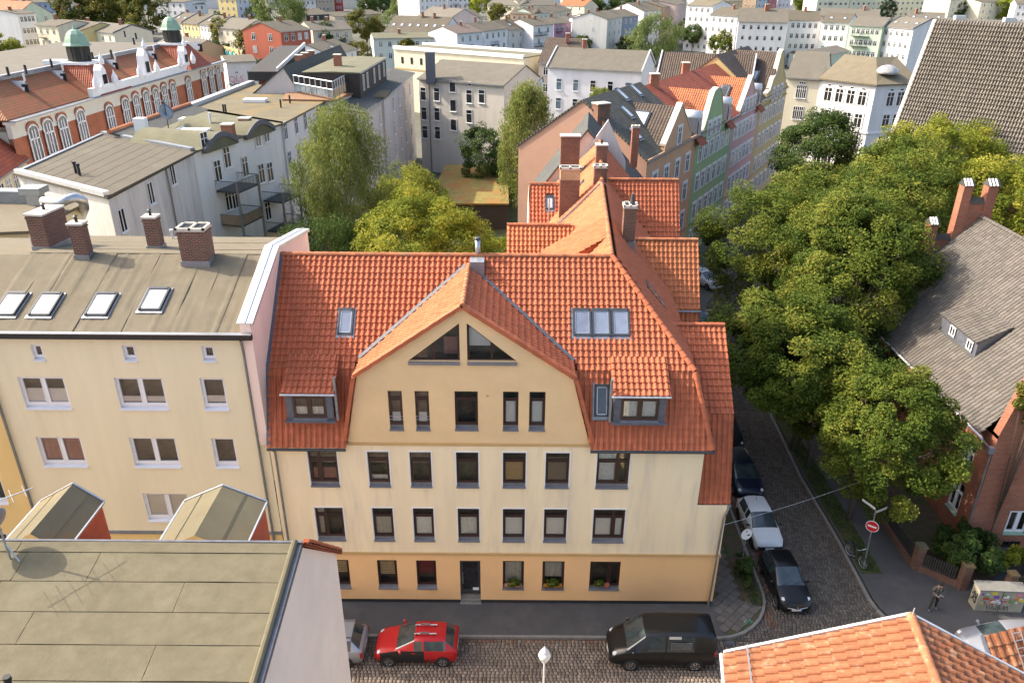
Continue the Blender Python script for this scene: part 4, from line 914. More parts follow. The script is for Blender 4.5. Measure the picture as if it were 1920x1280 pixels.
# next house to the left, deeper yellow
L2 = thing('apartment_house', 'deeper yellow house at the left edge beyond the downpipe', 'apartment house', (-28, 33, 0))
w2 = [(-24.6, z, -23.35, z + 1.55) for z in (11.0, 8.2, 5.9, 2.6)]
m = wall(MB(), O0, X1, Zv, NF, [[(-34, 0), (XL - .02, 0), (XL - .02, 14.5), (-34, 14.5)]], w2, .2); m.build('wall', MATS['plaster_left2'], L2)
for a, z0, b, z1 in w2: near_window(L2, (a, YF, z0), X1, NF, b - a, z1 - z0, 'double', 'white_frame', 'sill_white', .1, .18, None, 0)
m = MB(); m.poly([(-34, 28.85, 14.6), (XL - .02, 28.85, 14.6), (XL - .02, 33.9, 16.4), (-34, 33.9, 16.4)]); m.poly([(-34, 33.9, 16.4), (XL - .02, 33.9, 16.4), (XL - .02, 39, 15.5), (-34, 39, 15.5)]); m.build('roof', MATS['felt_tan'], L2)

# ------------------------------------------------------------------ house in front at the left: felt roof, pale gable wall, two street dormers
NR = thing('apartment_house', 'near house with flat felt roof and blank pale gable wall', 'apartment house', (-10, 13, 0))
XV = -5.0; sN = V((0, 1, .17)).normalized()
m = MB(); m.prism([(XV, 17.3, 0), (XV, 17.3, 13.35), (XV, 14.46, 16.02), (XV, 5, 14.4), (XV, 5, 0)], (-.3, 0, 0)); m.build('gable_wall', MATS['plaster_pinkpale'], NR)
m = MB(); m.poly([(-30, 17.25, 0), (XV - .3, 17.25, 0), (XV - .3, 17.25, 13.2), (-30, 17.25, 13.2)]); m.build('wall', MATS['plaster_pinkpale'], NR)
m = MB(); m.poly([(-30, 5, 14.5), (XV - .1, 5, 14.5), (XV - .1, 14.46, 16.11), (-30, 14.46, 16.11)]); m.build('roof_deck', MATS['seam'], NR)
ys = [14.46, 14.14, 13.34, 12.56, 11.78, 10.98, 10.15, 9.3, 8.4, 7.4, 6.3]
for k in range(len(ys) - 1):
    y1, y0 = ys[k], ys[k + 1]; x = -22.0 + random.uniform(0, 5)
    xs_ = [-22]; cut = [[-11.6], [-11.3, -9.6], [-11.5, -7.35], [-10.35], [-11.9, -7.4], [-10.4], [-9, -7], [-12], [-10], [-11]][k]
    xs_ = [-22] + cut + [XV - .12]
    for a, b in zip(xs_, xs_[1:]):
        felt_sheet(NR, (a + .006, y0 + .015, 16.13 - (14.46 - y0) * .17), X1, sN, b - a - .012, (y1 - y0) * 1.014 - .018, 'felt_olive', .012, 12, 5, lift=.02 if k else .03, along='u')
vd = V((0, -1, -.17)).normalized()
m = MB(); m.tube([(XV - .14, 14.5, 16.16), (XV - .14, 5, 14.55)], .085, 10); m.build('verge_roll', MATS['felt_olive'], NR)
m = MB(); m.obox((XV - .06, 14.5, 15.98), (.09, 0, 0), (0, -9.5, -1.615), (0, 0, .16)); m.build('verge_flashing', MATS['lead'], NR)
m = MB(); m.obox((-22, 14.44, 16.12), (17.05, 0, 0), (0, .06, 0), (0, 0, .07)); m.build('ridge_flashing', MATS['lead'], NR)
TN = Tiles(NR, [MATS['clay_red']], budget=60); sv = V((0, -2.95, 2.85)); TN.roof((-5.5, 17.42, 13.25), X1, sv, [(0, 0), (.62, 0), (.62, sv.length), (0, sv.length)], .25, .33, .05); TN.roof((-22, 17.42, 13.25), X1, sv, [(0, 0), (16.5, 0), (16.5, sv.length), (0, sv.length)], .25, .33, .05); TN.finish()
m = MB(); sv.normalize()
for k in range(11): m.obox(V((-5.0, 17.45, 13.28)) + sv * (.35 * k), (.14, 0, 0), sv * .37, V((0, .07, .08)) * (1 + .1 * (k % 2)))
m.build('verge_tiles', MATS['clay_red'], NR, kind='stuff')
def small_dormer(xr, xl, xe, zr, ze, yf, y0=14.62):
    m = MB(); e = .04
    m.poly([(xr, yf, zr), (xr, y0, zr), (xe, y0, ze), (xe, yf, ze)][::-1]); m.poly([(xr, yf, zr), (xr, y0, zr), (xl, y0, ze), (xl, yf, ze)])
    m.prism([(xr, yf, zr - .05), (xe, yf, ze - .05), (xl, yf, ze - .05)], (0, -.02, 0)); r = m.build('dormer_roof', MATS['felt_moss'], NR)
    for s, x in ((1, xe), (-1, xl)):
        k = MB(); k.obox((xr, yf - .01, zr - .03), V((x - xr, 0, ze - zr)), (0, .05, 0), (0, 0, .06)); k.obox((x - .02, yf, ze - .03), (.04, 0, 0), (0, y0 - yf, 0), (0, 0, .05)); k.build('drip_edge', MATS['galv'], r)
        for f in (.52,):
            k = MB(); p = V((xr, yf, zr)).lerp(V((x, yf, ze)), f); k.obox(p + V((0, 0, .012)), (.016 * s, 0, -.008), (0, y0 - yf, 0), (0, 0, .008)); k.build('felt_seam', MATS['seam'], r)
    T = Tiles(NR, [MATS['clay_red']], budget=40, kind='plain')
    T.roof((xe - .08, yf - .03, 13.6), V((0, -1, 0)), (0, 0, 1), [(0, 0), (yf - y0, 0), (yf - y0, ze - 13.65), (0, ze - 13.65)], .22, .25, .03); T.finish()
small_dormer(-7.57, -8.67, -6.47, 16.22, 15.7, 16.6); small_dormer(-11.5, -12.5, -10.8, 16.24, 15.66, 16.6)
m = MB(); m.tube([(-9.85, 10.75, 15.5), (-9.85, 10.75, 15.85)], .05, 10); m.tube([(-9.85, 10.75, 15.85), (-9.85, 10.75, 15.95)], .075, 10); m.build('vent_pipe', MATS['black_metal'], NR)
# satellite dish and aerial on their mast
D = thing('satellite_dish', 'grey satellite dish with a long aerial on the near felt roof', 'satellite dish', (-11.6, 13.95, 16.1))
m = MB(); m.tube([(-11.62, 13.95, 16.05), (-11.62, 13.95, 17.9)], .025, 8); m.tube([(-11.62, 13.95, 16.5), (-11.35, 13.85, 16.08)], .02, 6); m.build('mast', MATS['galv'], D)
ax = V((-.80, .38, .40)).normalized(); c = V((-11.95, 14.1, 16.95)); pr = [(0.001, -.13), (.12, -.12), (.25, -.08), (.36, -.02), (.42, .03), (.43, .035), (.36, -.03), (.25, -.09), (.12, -.135), (.001, -.145)]
m = MB(); m.lathe(c, pr, 24, axis=ax); m.build('dish', MATS['zinc'], D, True)
m = MB(); m.tube([c - ax * .14, V((-11.62, 13.95, 16.9))], .04, 8); m.tube([c - Zv * .4, c + ax * .5 - Zv * .1], .015, 6); m.build('arm', MATS['dark_metal'], D)
m = MB(); m.tube([c + ax * .42 - Zv * .1, c + ax * .55 - Zv * .1], .035, 8); m.build('receiver', MATS['dark_metal'], D)
m = MB(); a0, a1 = V((-12.3, 13.2, 17.7)), V((-10.9, 14.4, 17.75)); m.tube([a0, a1], .012, 6)
for k in range(7):
    p = a0.lerp(a1, (k + .3) / 7); s = V((.64, -.75, 0)) * (.45 - .03 * k); m.tube([p - s, p + s], .007, 5)
m.build('aerial', MATS['galv'], D)
# ------------------------------------------------------------------ house in front at the right: faded orange tiles
RR = thing('house', 'near house with faded orange tiled gable roof at the lower right', 'house', (11, 13, 0))
rd = V((.165, .986, 0)).normalized(); re_ = V((.986, -.165, 0)).normalized(); A = V((11.7, 16.9, 11.5)); eL = A - re_ * 5.02 - Zv * 2.5; eR = A + re_ * 5.02 - Zv * 2.5
TT = Tiles(RR, [MATS['clay_faded']], budget=300)
v = A - eL; TT.roof(eL - rd * 9, rd, v, [(0, 0), (8.95, 0), (8.95, v.length), (0, v.length)], .30, .40, .075)
v = A - eR; TT.roof(eR - rd * 9, rd, v, [(0, 0), (8.95, 0), (8.95, v.length), (0, v.length)], .30, .40, .075)
TT.finish(MATS['clay_brown'])
ridge_caps(RR, A - rd * .02 + Zv * .05, A - rd * 9 + Zv * .05, .13, MATS['clay_faded'], .4)
m = MB()
for p in (eL, eR): q = p - A; m.obox(A - rd * .02 + Zv * .02, q, rd * .09, Zv * .1)
m.build('verge_flashing', MATS['zinc_light'], RR)
m = MB(); m.tube([eL + Zv * .0 - re_ * .06, eL - rd * 9 - re_ * .06], .07, 8); m.build('gutter', MATS['zinc_light'], RR)
m = MB(); o = eL + (A - eL) * .13 + Zv * .16; m.tube([o, o - rd * 6], .018, 6); o2 = o + Zv * .1; m.tube([o2, o2 - rd * 6], .014, 6)
for k in range(7): p = o - rd * (.9 * k + .1); m.tube([p - Zv * .14, p + Zv * .1], .012, 5)
m.build('snow_guard', MATS['galv'], RR)
m = MB(); m.tube([A - rd * .1, A - rd * .1 + Zv * .42], .015, 6); m.build('lightning_rod', MATS['zinc_light'], RR)
m = MB(); m.prism([A - Zv * .12, eL - Zv * .12 + re_ * .35, V((eL.x + .35, eL.y, 0)), V((eR.x - .35, eR.y, 0)), eR - Zv * .12 - re_ * .35], -rd * 8.5); m.build('wall', MATS['plaster_cream'], RR)
R2 = thing('house', 'low orange tiled roof with a ladder at the right edge in front', 'house', (18.5, 20.5, 0))
T2 = Tiles(R2, [MATS['clay_faded']], budget=200); a = gp(1843, 1192, 7.0); b = gp(1893, 1290, 5.6); c = gp(1925, 1172, 7.4); u = (c - a); v = (a - b); u.normalize(); v = v - u * v.dot(u); b2 = a - v.normalized() * 2.4
T2.roof(b2, u, v, [(0, 0), (3, 0), (3, 2.4), (0, 2.4)], .3, .38, .05); T2.finish(MATS['clay_brown'])
m = MB(); v.normalize(); m.obox(b2 - u * .1, u * .1, v * 2.4, Zv * .1); m.build('verge_flashing', MATS['zinc'], R2)
m = MB(); n_ = u.cross(v); n_ = n_ if n_.z > 0 else -n_
for s in (.95, 1.25): m.tube([b2 + u * s + n_ * .12, b2 + u * s + v * 2.4 + n_ * .12], .02, 6)
for k in range(9): m.tube([b2 + u * .95 + v * (.2 + .26 * k) + n_ * .12, b2 + u * 1.25 + v * (.2 + .26 * k) + n_ * .12], .015, 5)
m.build('roof_ladder', MATS['galv'], R2)
m = MB(); m.prism([(p.x, p.y, 0) for p in (b2 + u * .2 + v * .2, b2 + u * 3, b2 + u * 3 + v * 2.2, b2 + u * .2 + v * 2.2)], (0, 0, 4.6)); m.build('wall', MATS['plaster_cream'], R2)
# ------------------------------------------------------------------ helpers for buildings further off
def pl(px, py, A, B):
    t = V((B[0] - A[0], B[1] - A[1], 0)).normalized(); n = V((-t.y, t.x, 0)); p = pp(px, py, (A[0], A[1], 0), n); return (p - V((A[0], A[1], 0))).dot(t), p.z
def colm(c, rough=.9, var=.07):
    nm = 'plaster_%02d%02d%02d' % tuple(int(x * 99) for x in c); return mat(nm, c, rough, var, .5, col2=tuple(x * .82 for x in c), thresh=(.52, .85), streak=True).name
def gable_block(T, A, B, depth, ze, zr, wm, rm, ridge_at=.5, ov=.3, z0=-.15, ze2=None, verge=None, wname='wall', rname='roof', gm=None):
    """A->B: front wall seen from outside left to right; depth goes behind it. flat / shed / gable by zr"""
    A, B = V((A[0], A[1], 0)), V((B[0], B[1], 0)); u = (B - A).normalized(); n = V((-u.y, u.x, 0)); ze2 = ze if ze2 is None else ze2
    C_, D_ = B + n * depth, A + n * depth; r = n * (depth * ridge_at); m = MB(); z = lambda p, q: p + Zv * q
    m.poly([z(A, z0), z(B, z0), z(B, ze), z(A, ze)]); m.poly([z(C_, z0), z(D_, z0), z(D_, ze2), z(C_, ze2)])
    g = 0 if gm is None else 1
    m.poly([z(B, z0), z(C_, z0), z(C_, ze2), z(B + r, zr), z(B, ze)], g); m.poly([z(D_, z0), z(A, z0), z(A, ze), z(A + r, zr), z(D_, ze2)], g)
    m.build(wname, [MATS[wm]] + ([MATS[gm]] if gm else []), T)
    m = MB(); s1 = (zr - ze) / max(.01, depth * ridge_at); s2 = (zr - ze2) / max(.01, depth * (1 - ridge_at)); th = Zv * .16
    m.prism([z(A - u * .12 - n * ov, ze - s1 * ov + .02), z(B + u * .12 - n * ov, ze - s1 * ov + .02), z(B + u * .12 + r, zr + .02), z(A - u * .12 + r, zr + .02)], th)
    m.prism([z(A - u * .12 + r, zr + .021), z(B + u * .12 + r, zr + .021), z(C_ + u * .12 + n * ov, ze2 - s2 * ov + .02), z(D_ - u * .12 + n * ov, ze2 - s2 * ov + .02)], th)
    m.build(rname, MATS[rm], T); m = MB(); o = A - u * .1 - n * (ov + .1) + Zv * (ze - s1 * ov); m.obox(o, u * ((B - A).length + .2), n * .1, Zv * .14); m.build('gutter', MATS['zinc'], T)
    if verge:
        m = MB()
        for p in (A - u * .2, B):
            m.prism([z(p - n * ov, ze - s1 * ov + .1), z(p + r, zr + .1), z(p + r, zr + .42), z(p - n * ov, ze - s1 * ov + .42)], u * .2); m.prism([z(p + r, zr + .1), z(p + n * (depth + ov), ze2 - s2 * ov + .1), z(p + n * (depth + ov), ze2 - s2 * ov + .42), z(p + r, zr + .42)], u * .2)
        m.build('parapet', MATS[verge], T, kind='stuff')
    return u, n
def small_chimney(T, p, w=.6, h=1.3, m='brick_red'):
    mb = MB(); mb.box(p.x - w / 2, p.x + w / 2, p.y - w / 2, p.y + w / 2, p.z - .6, p.z + h); c = mb.build('chimney', MATS[m], T); mb = MB(); mb.box(p.x - w / 2 - .06, p.x + w / 2 + .06, p.y - w / 2 - .06, p.y + w / 2 + .06, p.z + h, p.z + h + .1); mb.build('chimney_cap', MATS['concrete_cap'], c)
FARH = []
def far_house(label, a, b, ze, depth, col, roof='felt_grey', rise=1.6, cols=4, rows=4, w=1.0, h=1.5, st=3.1, first=2.2, style='vt', ridge_at=.5, cat='apartment house', group=None, side=None, sidecols=3, chim=1, gms=('glass_dark', 'glass_dark', 'glass_mid'), verge=None, name='apartment_house', attic=False, fm='white_frame', xs=None, balc=None, skyl=0):
    A, B = gp(*a, ze), gp(*b, ze) if len(b) == 2 else V(b); A.z = B.z = 0; c = (A + B) / 2; FARH.append((label, A, B)); u = (B - A).normalized(); n = V((-u.y, u.x, 0))
    T = thing(name, label, cat, (c.x + n.x * depth / 2, c.y + n.y * depth / 2, 0), 0, group); wm = col if isinstance(col, str) else colm(col)
    gable_block(T, A, B, depth, ze, ze + rise, wm, roof, ridge_at, verge=verge); rr = [ze - first - st * i for i in range(rows)]; rr = [r for r in rr if r > -.5]
    L = (B - A).length
    far_windows(T, A, B, 0, rr, w, h, fm, style, gms=gms, cols=cols, margin=.6, xs=xs)
    if attic: far_windows(T, A, B, 0, [ze - .85], .55, .4, fm, '', gms=['glass_dark'], cols=cols, margin=.6)
    if side == 'r': far_windows(T, B, B + n * depth, 0, rr, w, h, fm, style, gms=gms, cols=sidecols, margin=.8)
    if side == 'l': far_windows(T, A + n * depth, A, 0, rr, w, h, fm, style, gms=gms, cols=sidecols, margin=.8)
    for k in range(chim): small_chimney(T, A + u * (L * random.uniform(.15, .85)) + n * (depth * ridge_at * random.uniform(.75, 1.1)) + Zv * (ze + rise), .7, random.uniform(.9, 1.5))
    for k in range(skyl):
        s1 = rise / (depth * ridge_at); v = (n + Zv * s1).normalized(); roofwin(T, A + u * (L * (k + .4) / skyl) + n * (depth * ridge_at * .35) + Zv * (ze + rise * .35 + .18), u, v, .9, 1.2, .12, 'glass_bright')
    if balc:
        for x, rws in balc:
            for zz in rws:
                m = MB(); p = A + u * x - n * 1.3 + Zv * zz; m.obox(p, u * 2.4, n * 1.3, Zv * .12); bl = m.build('balcony', MATS['dark_metal'], T)
                m = MB()
                for q, d in ((p, u * 2.4), (p, n * 1.3), (p + u * 2.4, n * 1.3)):
                    m.tube([q + Zv * 1.0, q + d + Zv * 1.0], .035, 4); k = int(d.length / .22)
                    for i in range(k + 1): m.tube([q + d * (i / k), q + d * (i / k) + Zv * 1.0], .015, 4)
                m.build('railing', MATS['dark_metal'], bl)
    return T, A, B, u, n
# ------------------------------------------------------------------ red brick parish house on the right
BH = thing('brick_house', 'red brick house with stepped gable and grey brown tiled roof beside the street trees', 'brick house', (31, 42, 0))
m = wall(MB(), (24.8, 50, 0), -Y1, Zv, -X1, [[(0, 0), (16.6, 0), (16.6, 7.0), (0, 7.0)]], [(14.25, 1.15, 15.35, 3.15), (9.6, 1.15, 10.7, 3.15), (5.0, 1.15, 6.1, 3.15), (14.3, 4.2, 15.3, 5.7), (9.6, 4.2, 10.7, 5.7)], .18)
FW = [(26.75, .95, 27.9, 2.5), (29.6, .95, 30.8, 2.5), (27.0, 4.6, 28.2, 6.4), (26.9, -.12, 27.9, .45)]
wall(m, (0, 33.4, 0), X1, Zv, -Y1, [[(24.8, -.15), (38, -.15), (38, 14), (31, 16.5), (25.95, 12.3), (25.3, 9.8), (24.8, 7.2)]], FW, .18)
m.poly([(24.8, 50, 0), (38, 50, 0), (38, 50, 7), (31, 50, 13.8), (24.8, 50, 7)]); m.poly([(38, 33.4, 0), (38, 50, 0), (38, 50, 14), (38, 33.4, 14)]); m.poly([(25.0, 33.9, 7), (25.3, 33.9, 9.8), (25.95, 33.9, 12.3), (31, 33.9, 16.5), (38, 33.9, 14), (38, 33.9, 7)])
for (x0, z0), (x1, z1) in (((24.8, 7.2), (25.3, 9.8)), ((25.3, 9.8), (25.95, 12.3)), ((25.95, 12.3), (31, 16.5))): m.poly([(x0, 33.4, z0), (x1, 33.4, z1), (x1, 33.9, z1), (x0, 33.9, z0)])
m.build('brick_wall', MATS['brick_red'], BH)
for y_, z_, h_ in ((50 - 14.25, 1.15, 2.0), (50 - 9.6, 1.15, 2.0), (45, 1.15, 2.0), (50 - 14.3, 4.2, 1.5), (50 - 9.6, 4.2, 1.5)): near_window(BH, (24.8, y_, z_), -Y1, -X1, 1.1 if h_ > 1.6 else 1.0, h_, 'double', 'white_frame', 'copper_green', .12, .12, None, .6)
for a, z0, b, z1 in FW: near_window(BH, (a, 33.4, z0), X1, -Y1, b - a, z1 - z0, 'double', 'white_frame' if z0 > 0 else 'dark_frame', 'copper_green', .1, .12, None, 0)
TB = Tiles(BH, [MATS['clay_grey']], budget=300, kind='plain'); vb = V((1, 0, 1)); Lb = 6.8 * 1.4142
TB.roof((24.2, 33.95, 7.0), Y1, vb, [(0, 0), (16.0, 0), (16.0, Lb), (3.4, Lb), (1.0, 4.2)][0:0] or [(0, 0), (16.0, 0), (16.0, Lb), (1.2, Lb)], .26, .36, .04, [(4.95, 1.85 * 1.414, 8.9, 3.6 * 1.414)])
# shed dormer
y0, y1 = 39.0, 42.9; zt, zb = 10.6, 9.85; v = V((27.75 - 25.95, 0, 10.75 - 9.75)); TB.roof((25.95, y0 - .1, 9.75), Y1, v, [(0, 0), (y1 - y0 + .2, 0), (y1 - y0 + .2, v.length), (0, v.length)], .26, .34, .04)
m = MB(); m.poly([(26.1, y0, 8.9), (26.1, y0, 9.82), (27.7, y0, 10.7), (27.7, y0, 10.45)]); m.poly([(26.1, y1, 8.9), (26.1, y1, 9.82), (27.7, y1, 10.7), (27.7, y1, 10.45)]); m.build('dormer_cheek', MATS['zinc'], BH); m = MB(); m.poly([(26.1, y0, 8.85), (26.1, y1, 8.85), (26.1, y1, 9.8), (26.1, y0, 9.8)]); m.build('dormer_front', MATS['lead'], BH)
for k in range(2): inst('window', far_window_mesh(.6, .6, 'white_frame', 'v', 'glass_dark'), frame_m(V((26.08, y0 + .6 + 1.9 * k, 9.02)), -Y1, X1, Zv), BH)
TB.finish(MATS['clay_dark'])
m = MB(); m.poly([(37.8, 33.95, 7), (37.8, 50, 7), (31, 50, 13.78), (31, 33.95, 13.78)]); m.build('back_roof', MATS['clay_grey'], BH)
ridge_caps(BH, (31, 36, 13.84), (31, 49.9, 13.84), .13, MATS['clay_grey'], .38)
m = MB(); m.tube([(24.12, 33.6, 6.93), (24.12, 50, 6.93)], .07, 8); m.build('gutter', MATS['zinc_light'], BH); m = MB(); m.tube([(24.12, 33.7, 6.9), (24.5, 33.6, 6.5), (24.68, 33.42, 6.2), (24.68, 33.3, 0)], .06, 8); m.build('downpipe', MATS['downpipe_metal'], BH)
m = MB(); m.box(24.45, 24.75, 33.25, 33.5, 6.2, 6.55); m.build('rainwater_hopper', MATS['zinc'], BH)
for x0, x1, zt, in ((29.35, 29.95, 15.9), (30.95, 31.6, 15.9), (27.75, 28.3, 13.3)):
    m = MB(); m.box(x0, x1, 49.7, 50.35, 6, zt); g = m.build('gable_pillar', MATS['brick_red'], BH); q = MB(); q.prism([(x0 - .05, 49.6, zt), (x0 - .05, 50.45, zt), (x0 - .05, 50.02, zt + .38)], (x1 - x0 + .1, 0, 0)); 
    for k in range(3): q.obox((x0 - .02 + k * (x1 - x0) / 3, 49.58, zt + .02), (.1, 0, 0), (0, .44, .39), (0, -.03, .04), 1)
    q.build('coping', [MATS['clay_dark'], MATS['trim_white']], g)
for x0, x1, zt in ((29.95, 30.95, 14.75), (28.3, 29.35, 12.25)):
    m = MB(); m.box(x0, x1, 49.75, 50.3, 6, zt); g = m.build('gable_step', MATS['brick_red'], BH); q = MB(); q.prism([(x0, 49.65, zt), (x0, 50.4, zt), (x0, 50.02, zt + .35)], (x1 - x0, 0, 0)); q.build('coping', MATS['clay_dark'], g)
chimney(BH, 33.4, 34.1, 46.5, 47.2, 12.6, 15.0, 'brick_red', flash=False)
# ------------------------------------------------------------------ church roof
CH = thing('church', 'steep church roof of shiny dark pantiles at the upper right', 'church', (52, 82, 0))
R0 = V((42.3, 84, 24)); rr_ = V((.7, -.714, 0)).normalized(); nh = V((-.714, -.7, 0)); th = math.radians(65); dn = nh * math.cos(th) - Zv * math.sin(th)
TC = Tiles(CH, [MATS['clay_church']], budget=300, kind='pan'); TC.roof(R0 + dn * 15.5, rr_, -dn, [(0, 0), (19, 0), (19, 15.5), (0, 15.5)], .27, .46, .17); TC.finish(MATS['black_metal'])
m = MB(); b0 = R0 + dn * 15.5; q0, q1 = R0 + rr_ * 19, b0 + rr_ * 19; back = -nh * 13
m.poly([V((b0.x, b0.y, 0)), V((q1.x, q1.y, 0)), q1, b0]); m.poly([V((b0.x, b0.y, 0)), b0, R0, b0 + back, V((b0.x + back.x, b0.y + back.y, 0))]); m.build('wall', MATS['brick_red'], CH)
m = MB(); m.obox(R0 - Zv * .1 - nh * 0.1, rr_ * 19, -nh * 3.2, Zv * .2); m.build('ridge_walk', MATS['felt_grey'], CH); m = MB(); m.poly([R0, q0, q1 + back, b0 + back]); m.build('back_roof', MATS['clay_dark'], CH)
m = MB(); m.obox(R0 - rr_ * .25 + Zv * .05, dn * 15.6, rr_ * .3, nh * .15); m.build('verge', MATS['concrete_cap'], CH)
for k in range(4): m = MB(); p = R0 + rr_ * (2 + 4.4 * k) + Zv * .2 - nh * .5; m.box(p.x - .5, p.x + .5, p.y - .25, p.y + .25, p.z - .1, p.z + .3); m.build('roof_vent', MATS['zinc_light'], CH)
m = MB(); a = gp(1872, 300, 11); b = gp(1925, 228, 15); c = gp(1925, 262, 12); d = gp(1888, 318, 10); m.prism([a, b, c, d], (1.5, 1.5, -.4)); m.build('low_roof', MATS['felt_warm'], CH)
m = MB(); a = gp(1890, 322, 9.4); m.prism([V((a.x, a.y, 0)), V((a.x + 12, a.y - 5, 0)), V((a.x + 12, a.y + 4, 0)), V((a.x + 1, a.y + 5, 0))], (0, 0, 9.6)); m.build('transept_wall', MATS['brick_red'], CH)
# ------------------------------------------------------------------ second house of the wing with its roof chimneys
uH = V((1.15, 12.7, 0)).normalized(); nH = V((uH.y, -uH.x, 0)); h0 = V((5.5, 47.5, 16.45))
H2 = thing('apartment_house', 'older orange roofed house with row of brick chimneys behind the corner house', 'apartment house', (6, 54, 0))
T2h = Tiles(H2, [MATS['clay_red'], MATS['clay_orange']], budget=300)
def slope(T, s0, s1, off0, off1, z0, z1, mi=0, tw=.25, tl=.34, side=1):
    O = h0 + uH * s0 + nH * off0; O.z = z0; v = nH * (off1 - off0) + Zv * (z1 - z0); T.roof(O, uH, v, [(0, 0), (s1 - s0, 0), (s1 - s0, v.length), (0, v.length)], tw, tl, .05, mi=mi)
slope(T2h, .1, 12.7, -4.8, 0, 11.6, 16.5, 1); slope(T2h, .1, 12.7, 4.6, 0, 11.4, 16.5, 0)
yr, zr = 49.7, 16.1; v = V((0, 2.2, 3.4))
T2h.roof((0, yr - 2.2, zr - 3.4), X1, v, [(9.2, 0), (10.7, 0), (10.7, v.length), (5.9, v.length)], .25, .33, .05); v2 = V((0, -2.2, 3.4)); T2h.roof((0, yr + 2.2, zr - 3.4), X1, v2, [(9.2, 0), (10.7, 0), (10.7, v.length), (5.9, v.length)], .25, .33, .05)
m = MB(); m.poly([(10.65, yr - 2.3, 0), (10.65, yr + 2.3, 0), (10.65, yr + 2.2, 12.7), (10.65, yr, 16), (10.65, yr - 2.2, 12.7)]); m.poly([(10.65, yr - 2.3, 0), (9, yr - 2.3, 0), (9, yr - 2.3, 12.7), (10.65, yr - 2.3, 12.7)]); m.poly([(9.3, 47.5, 0), (10.9, 60, 0), (10.9, 60, 11.4), (9.3, 47.5, 11.4)]); m.poly([(.9, 47.5, 0), (1.9, 60, 0), (1.9, 60, 11.7), (.9, 47.5, 11.7)]); m.poly([(.9, 47.6, 0), (9.3, 47.6, 0), (9.3, 47.6, 11.4), (5.5, 47.6, 16.4), (.9, 47.6, 11.7)]); m.build('wall', MATS['plaster_pink'], H2)
# west cross gable: two red planes with a gutter between
yr, zr = 52.0, 15.2; v = V((0, 2.6, 2.6)); T2h.roof((0, yr - 2.6, zr - 2.6), X1, v, [(1.0, 0), (3.4, 0), (5.4, v.length), (1.2, v.length)], .25, .33, .05, [(2.15, 1.6, 2.75, 3.1)])
v = V((0, .8, 2.4)); T2h.roof((0, yr - 3.5, zr - 5.2), X1, v, [(1.05, 0), (2.6, 0), (3.6, v.length), (1.05, v.length)], .25, .33, .05)
T2h.roof((0, yr + 2.6, zr - 2.6), X1, V((0, -2.6, 2.6)), [(1.0, 0), (3.4, 0), (5.4, 3.67), (1.2, 3.67)], .25, .33, .05); roofwin(H2, V((2.2, yr - 2.6 + 1.25, zr - 2.6 + 1.25)), X1, V((0, 1, 1)), .55, 1.0, .12, 'glass_bright')
m = MB(); m.tube([(.95, yr - 2.7, zr - 2.75), (3.7, yr - 2.7, zr - 2.75)], .1, 8); m.build('gutter', MATS['black_metal'], H2)
m = MB(); m.poly([(1.05, yr - 2.7, 0), (1.05, yr + 2.6, 0), (1.05, yr + 2.6, zr - 2.6), (1.05, yr, zr), (1.05, yr - 2.6, zr - 2.6)]); m.poly([(1.05, yr - 2.7, 0), (3.4, yr - 2.7, 0), (3.4, yr - 2.7, zr - 2.7), (1.05, yr - 2.7, zr - 2.7)]); m.build('gable_wall', MATS['plaster_pinkpale'], H2)
T2h.finish(MATS['clay_brown'])
ridge_caps(H2, h0 + uH * .2 + Zv * .1, h0 + uH * 12.6 + Zv * .1, .13, MATS['clay_ridge'], .38); ridge_caps(H2, (6, 49.7, 16.18), (10.7, 49.7, 16.18), .11, MATS['clay_ridge'], .36); ridge_caps(H2, (1.1, 52, 15.28), (5, 52, 15.28), .11, MATS['clay_ridge'], .36)
m = MB(); o = V((5.5, 47.42, 16.45)); m.obox(o, V((-4.6, .3, -4.9)), (0, .12, 0), (0, 0, .2)); m.obox(o, V((4.3, -.3, -5.0)), (0, .12, 0), (0, 0, .2)); m.build('verge_flashing', MATS['zinc'], H2)
def on_ridge_chim(s, off, w, d, zt, zb, **k): p = h0 + uH * s + nH * off; chimney(H2, p.x - w / 2, p.x + w / 2, p.y - d / 2, p.y + d / 2, zb, zt, flash=False, **k)
on_ridge_chim(1.0, -2.0, 1.25, .7, 17.1, 13.9, m='brick_old', two=16.45, holes=2); on_ridge_chim(1.2, -.1, .8, .7, 17.2, 16.2, m='brick_old', holes=2); on_ridge_chim(6.0, 0.0, .75, .7, 17.6, 16.2, m='brick_old', pots=1); on_ridge_chim(8.4, -2.2, 1.35, .8, 17.7, 14, m='brick_old')
m = MB(); p = h0 + uH * .9 - nH * 3.3; m.tube([p + Zv * -3.4, p + V((.05, 0, -1.3))], .05, 6); m.tube([p + Zv * -3.4, p + V((-1.0, 0, -3.0)), p + V((-1.0, 0, -2.6))], .04, 6); m.build('antenna_bracket', MATS['galv'], H2)
for s in (3.0, 4.2, 7.0, 8.0, 9.5):
    o = h0 + uH * s - nH * (1.6 + .5 * (s % 2)); o.z = 16.5 - (1.6 + .5 * (s % 2)) * 1.02; roofwin(H2, o + Zv * .05, uH, nH * 4.8 + Zv * 4.9, .6, .9, .1, 'glass_mid')
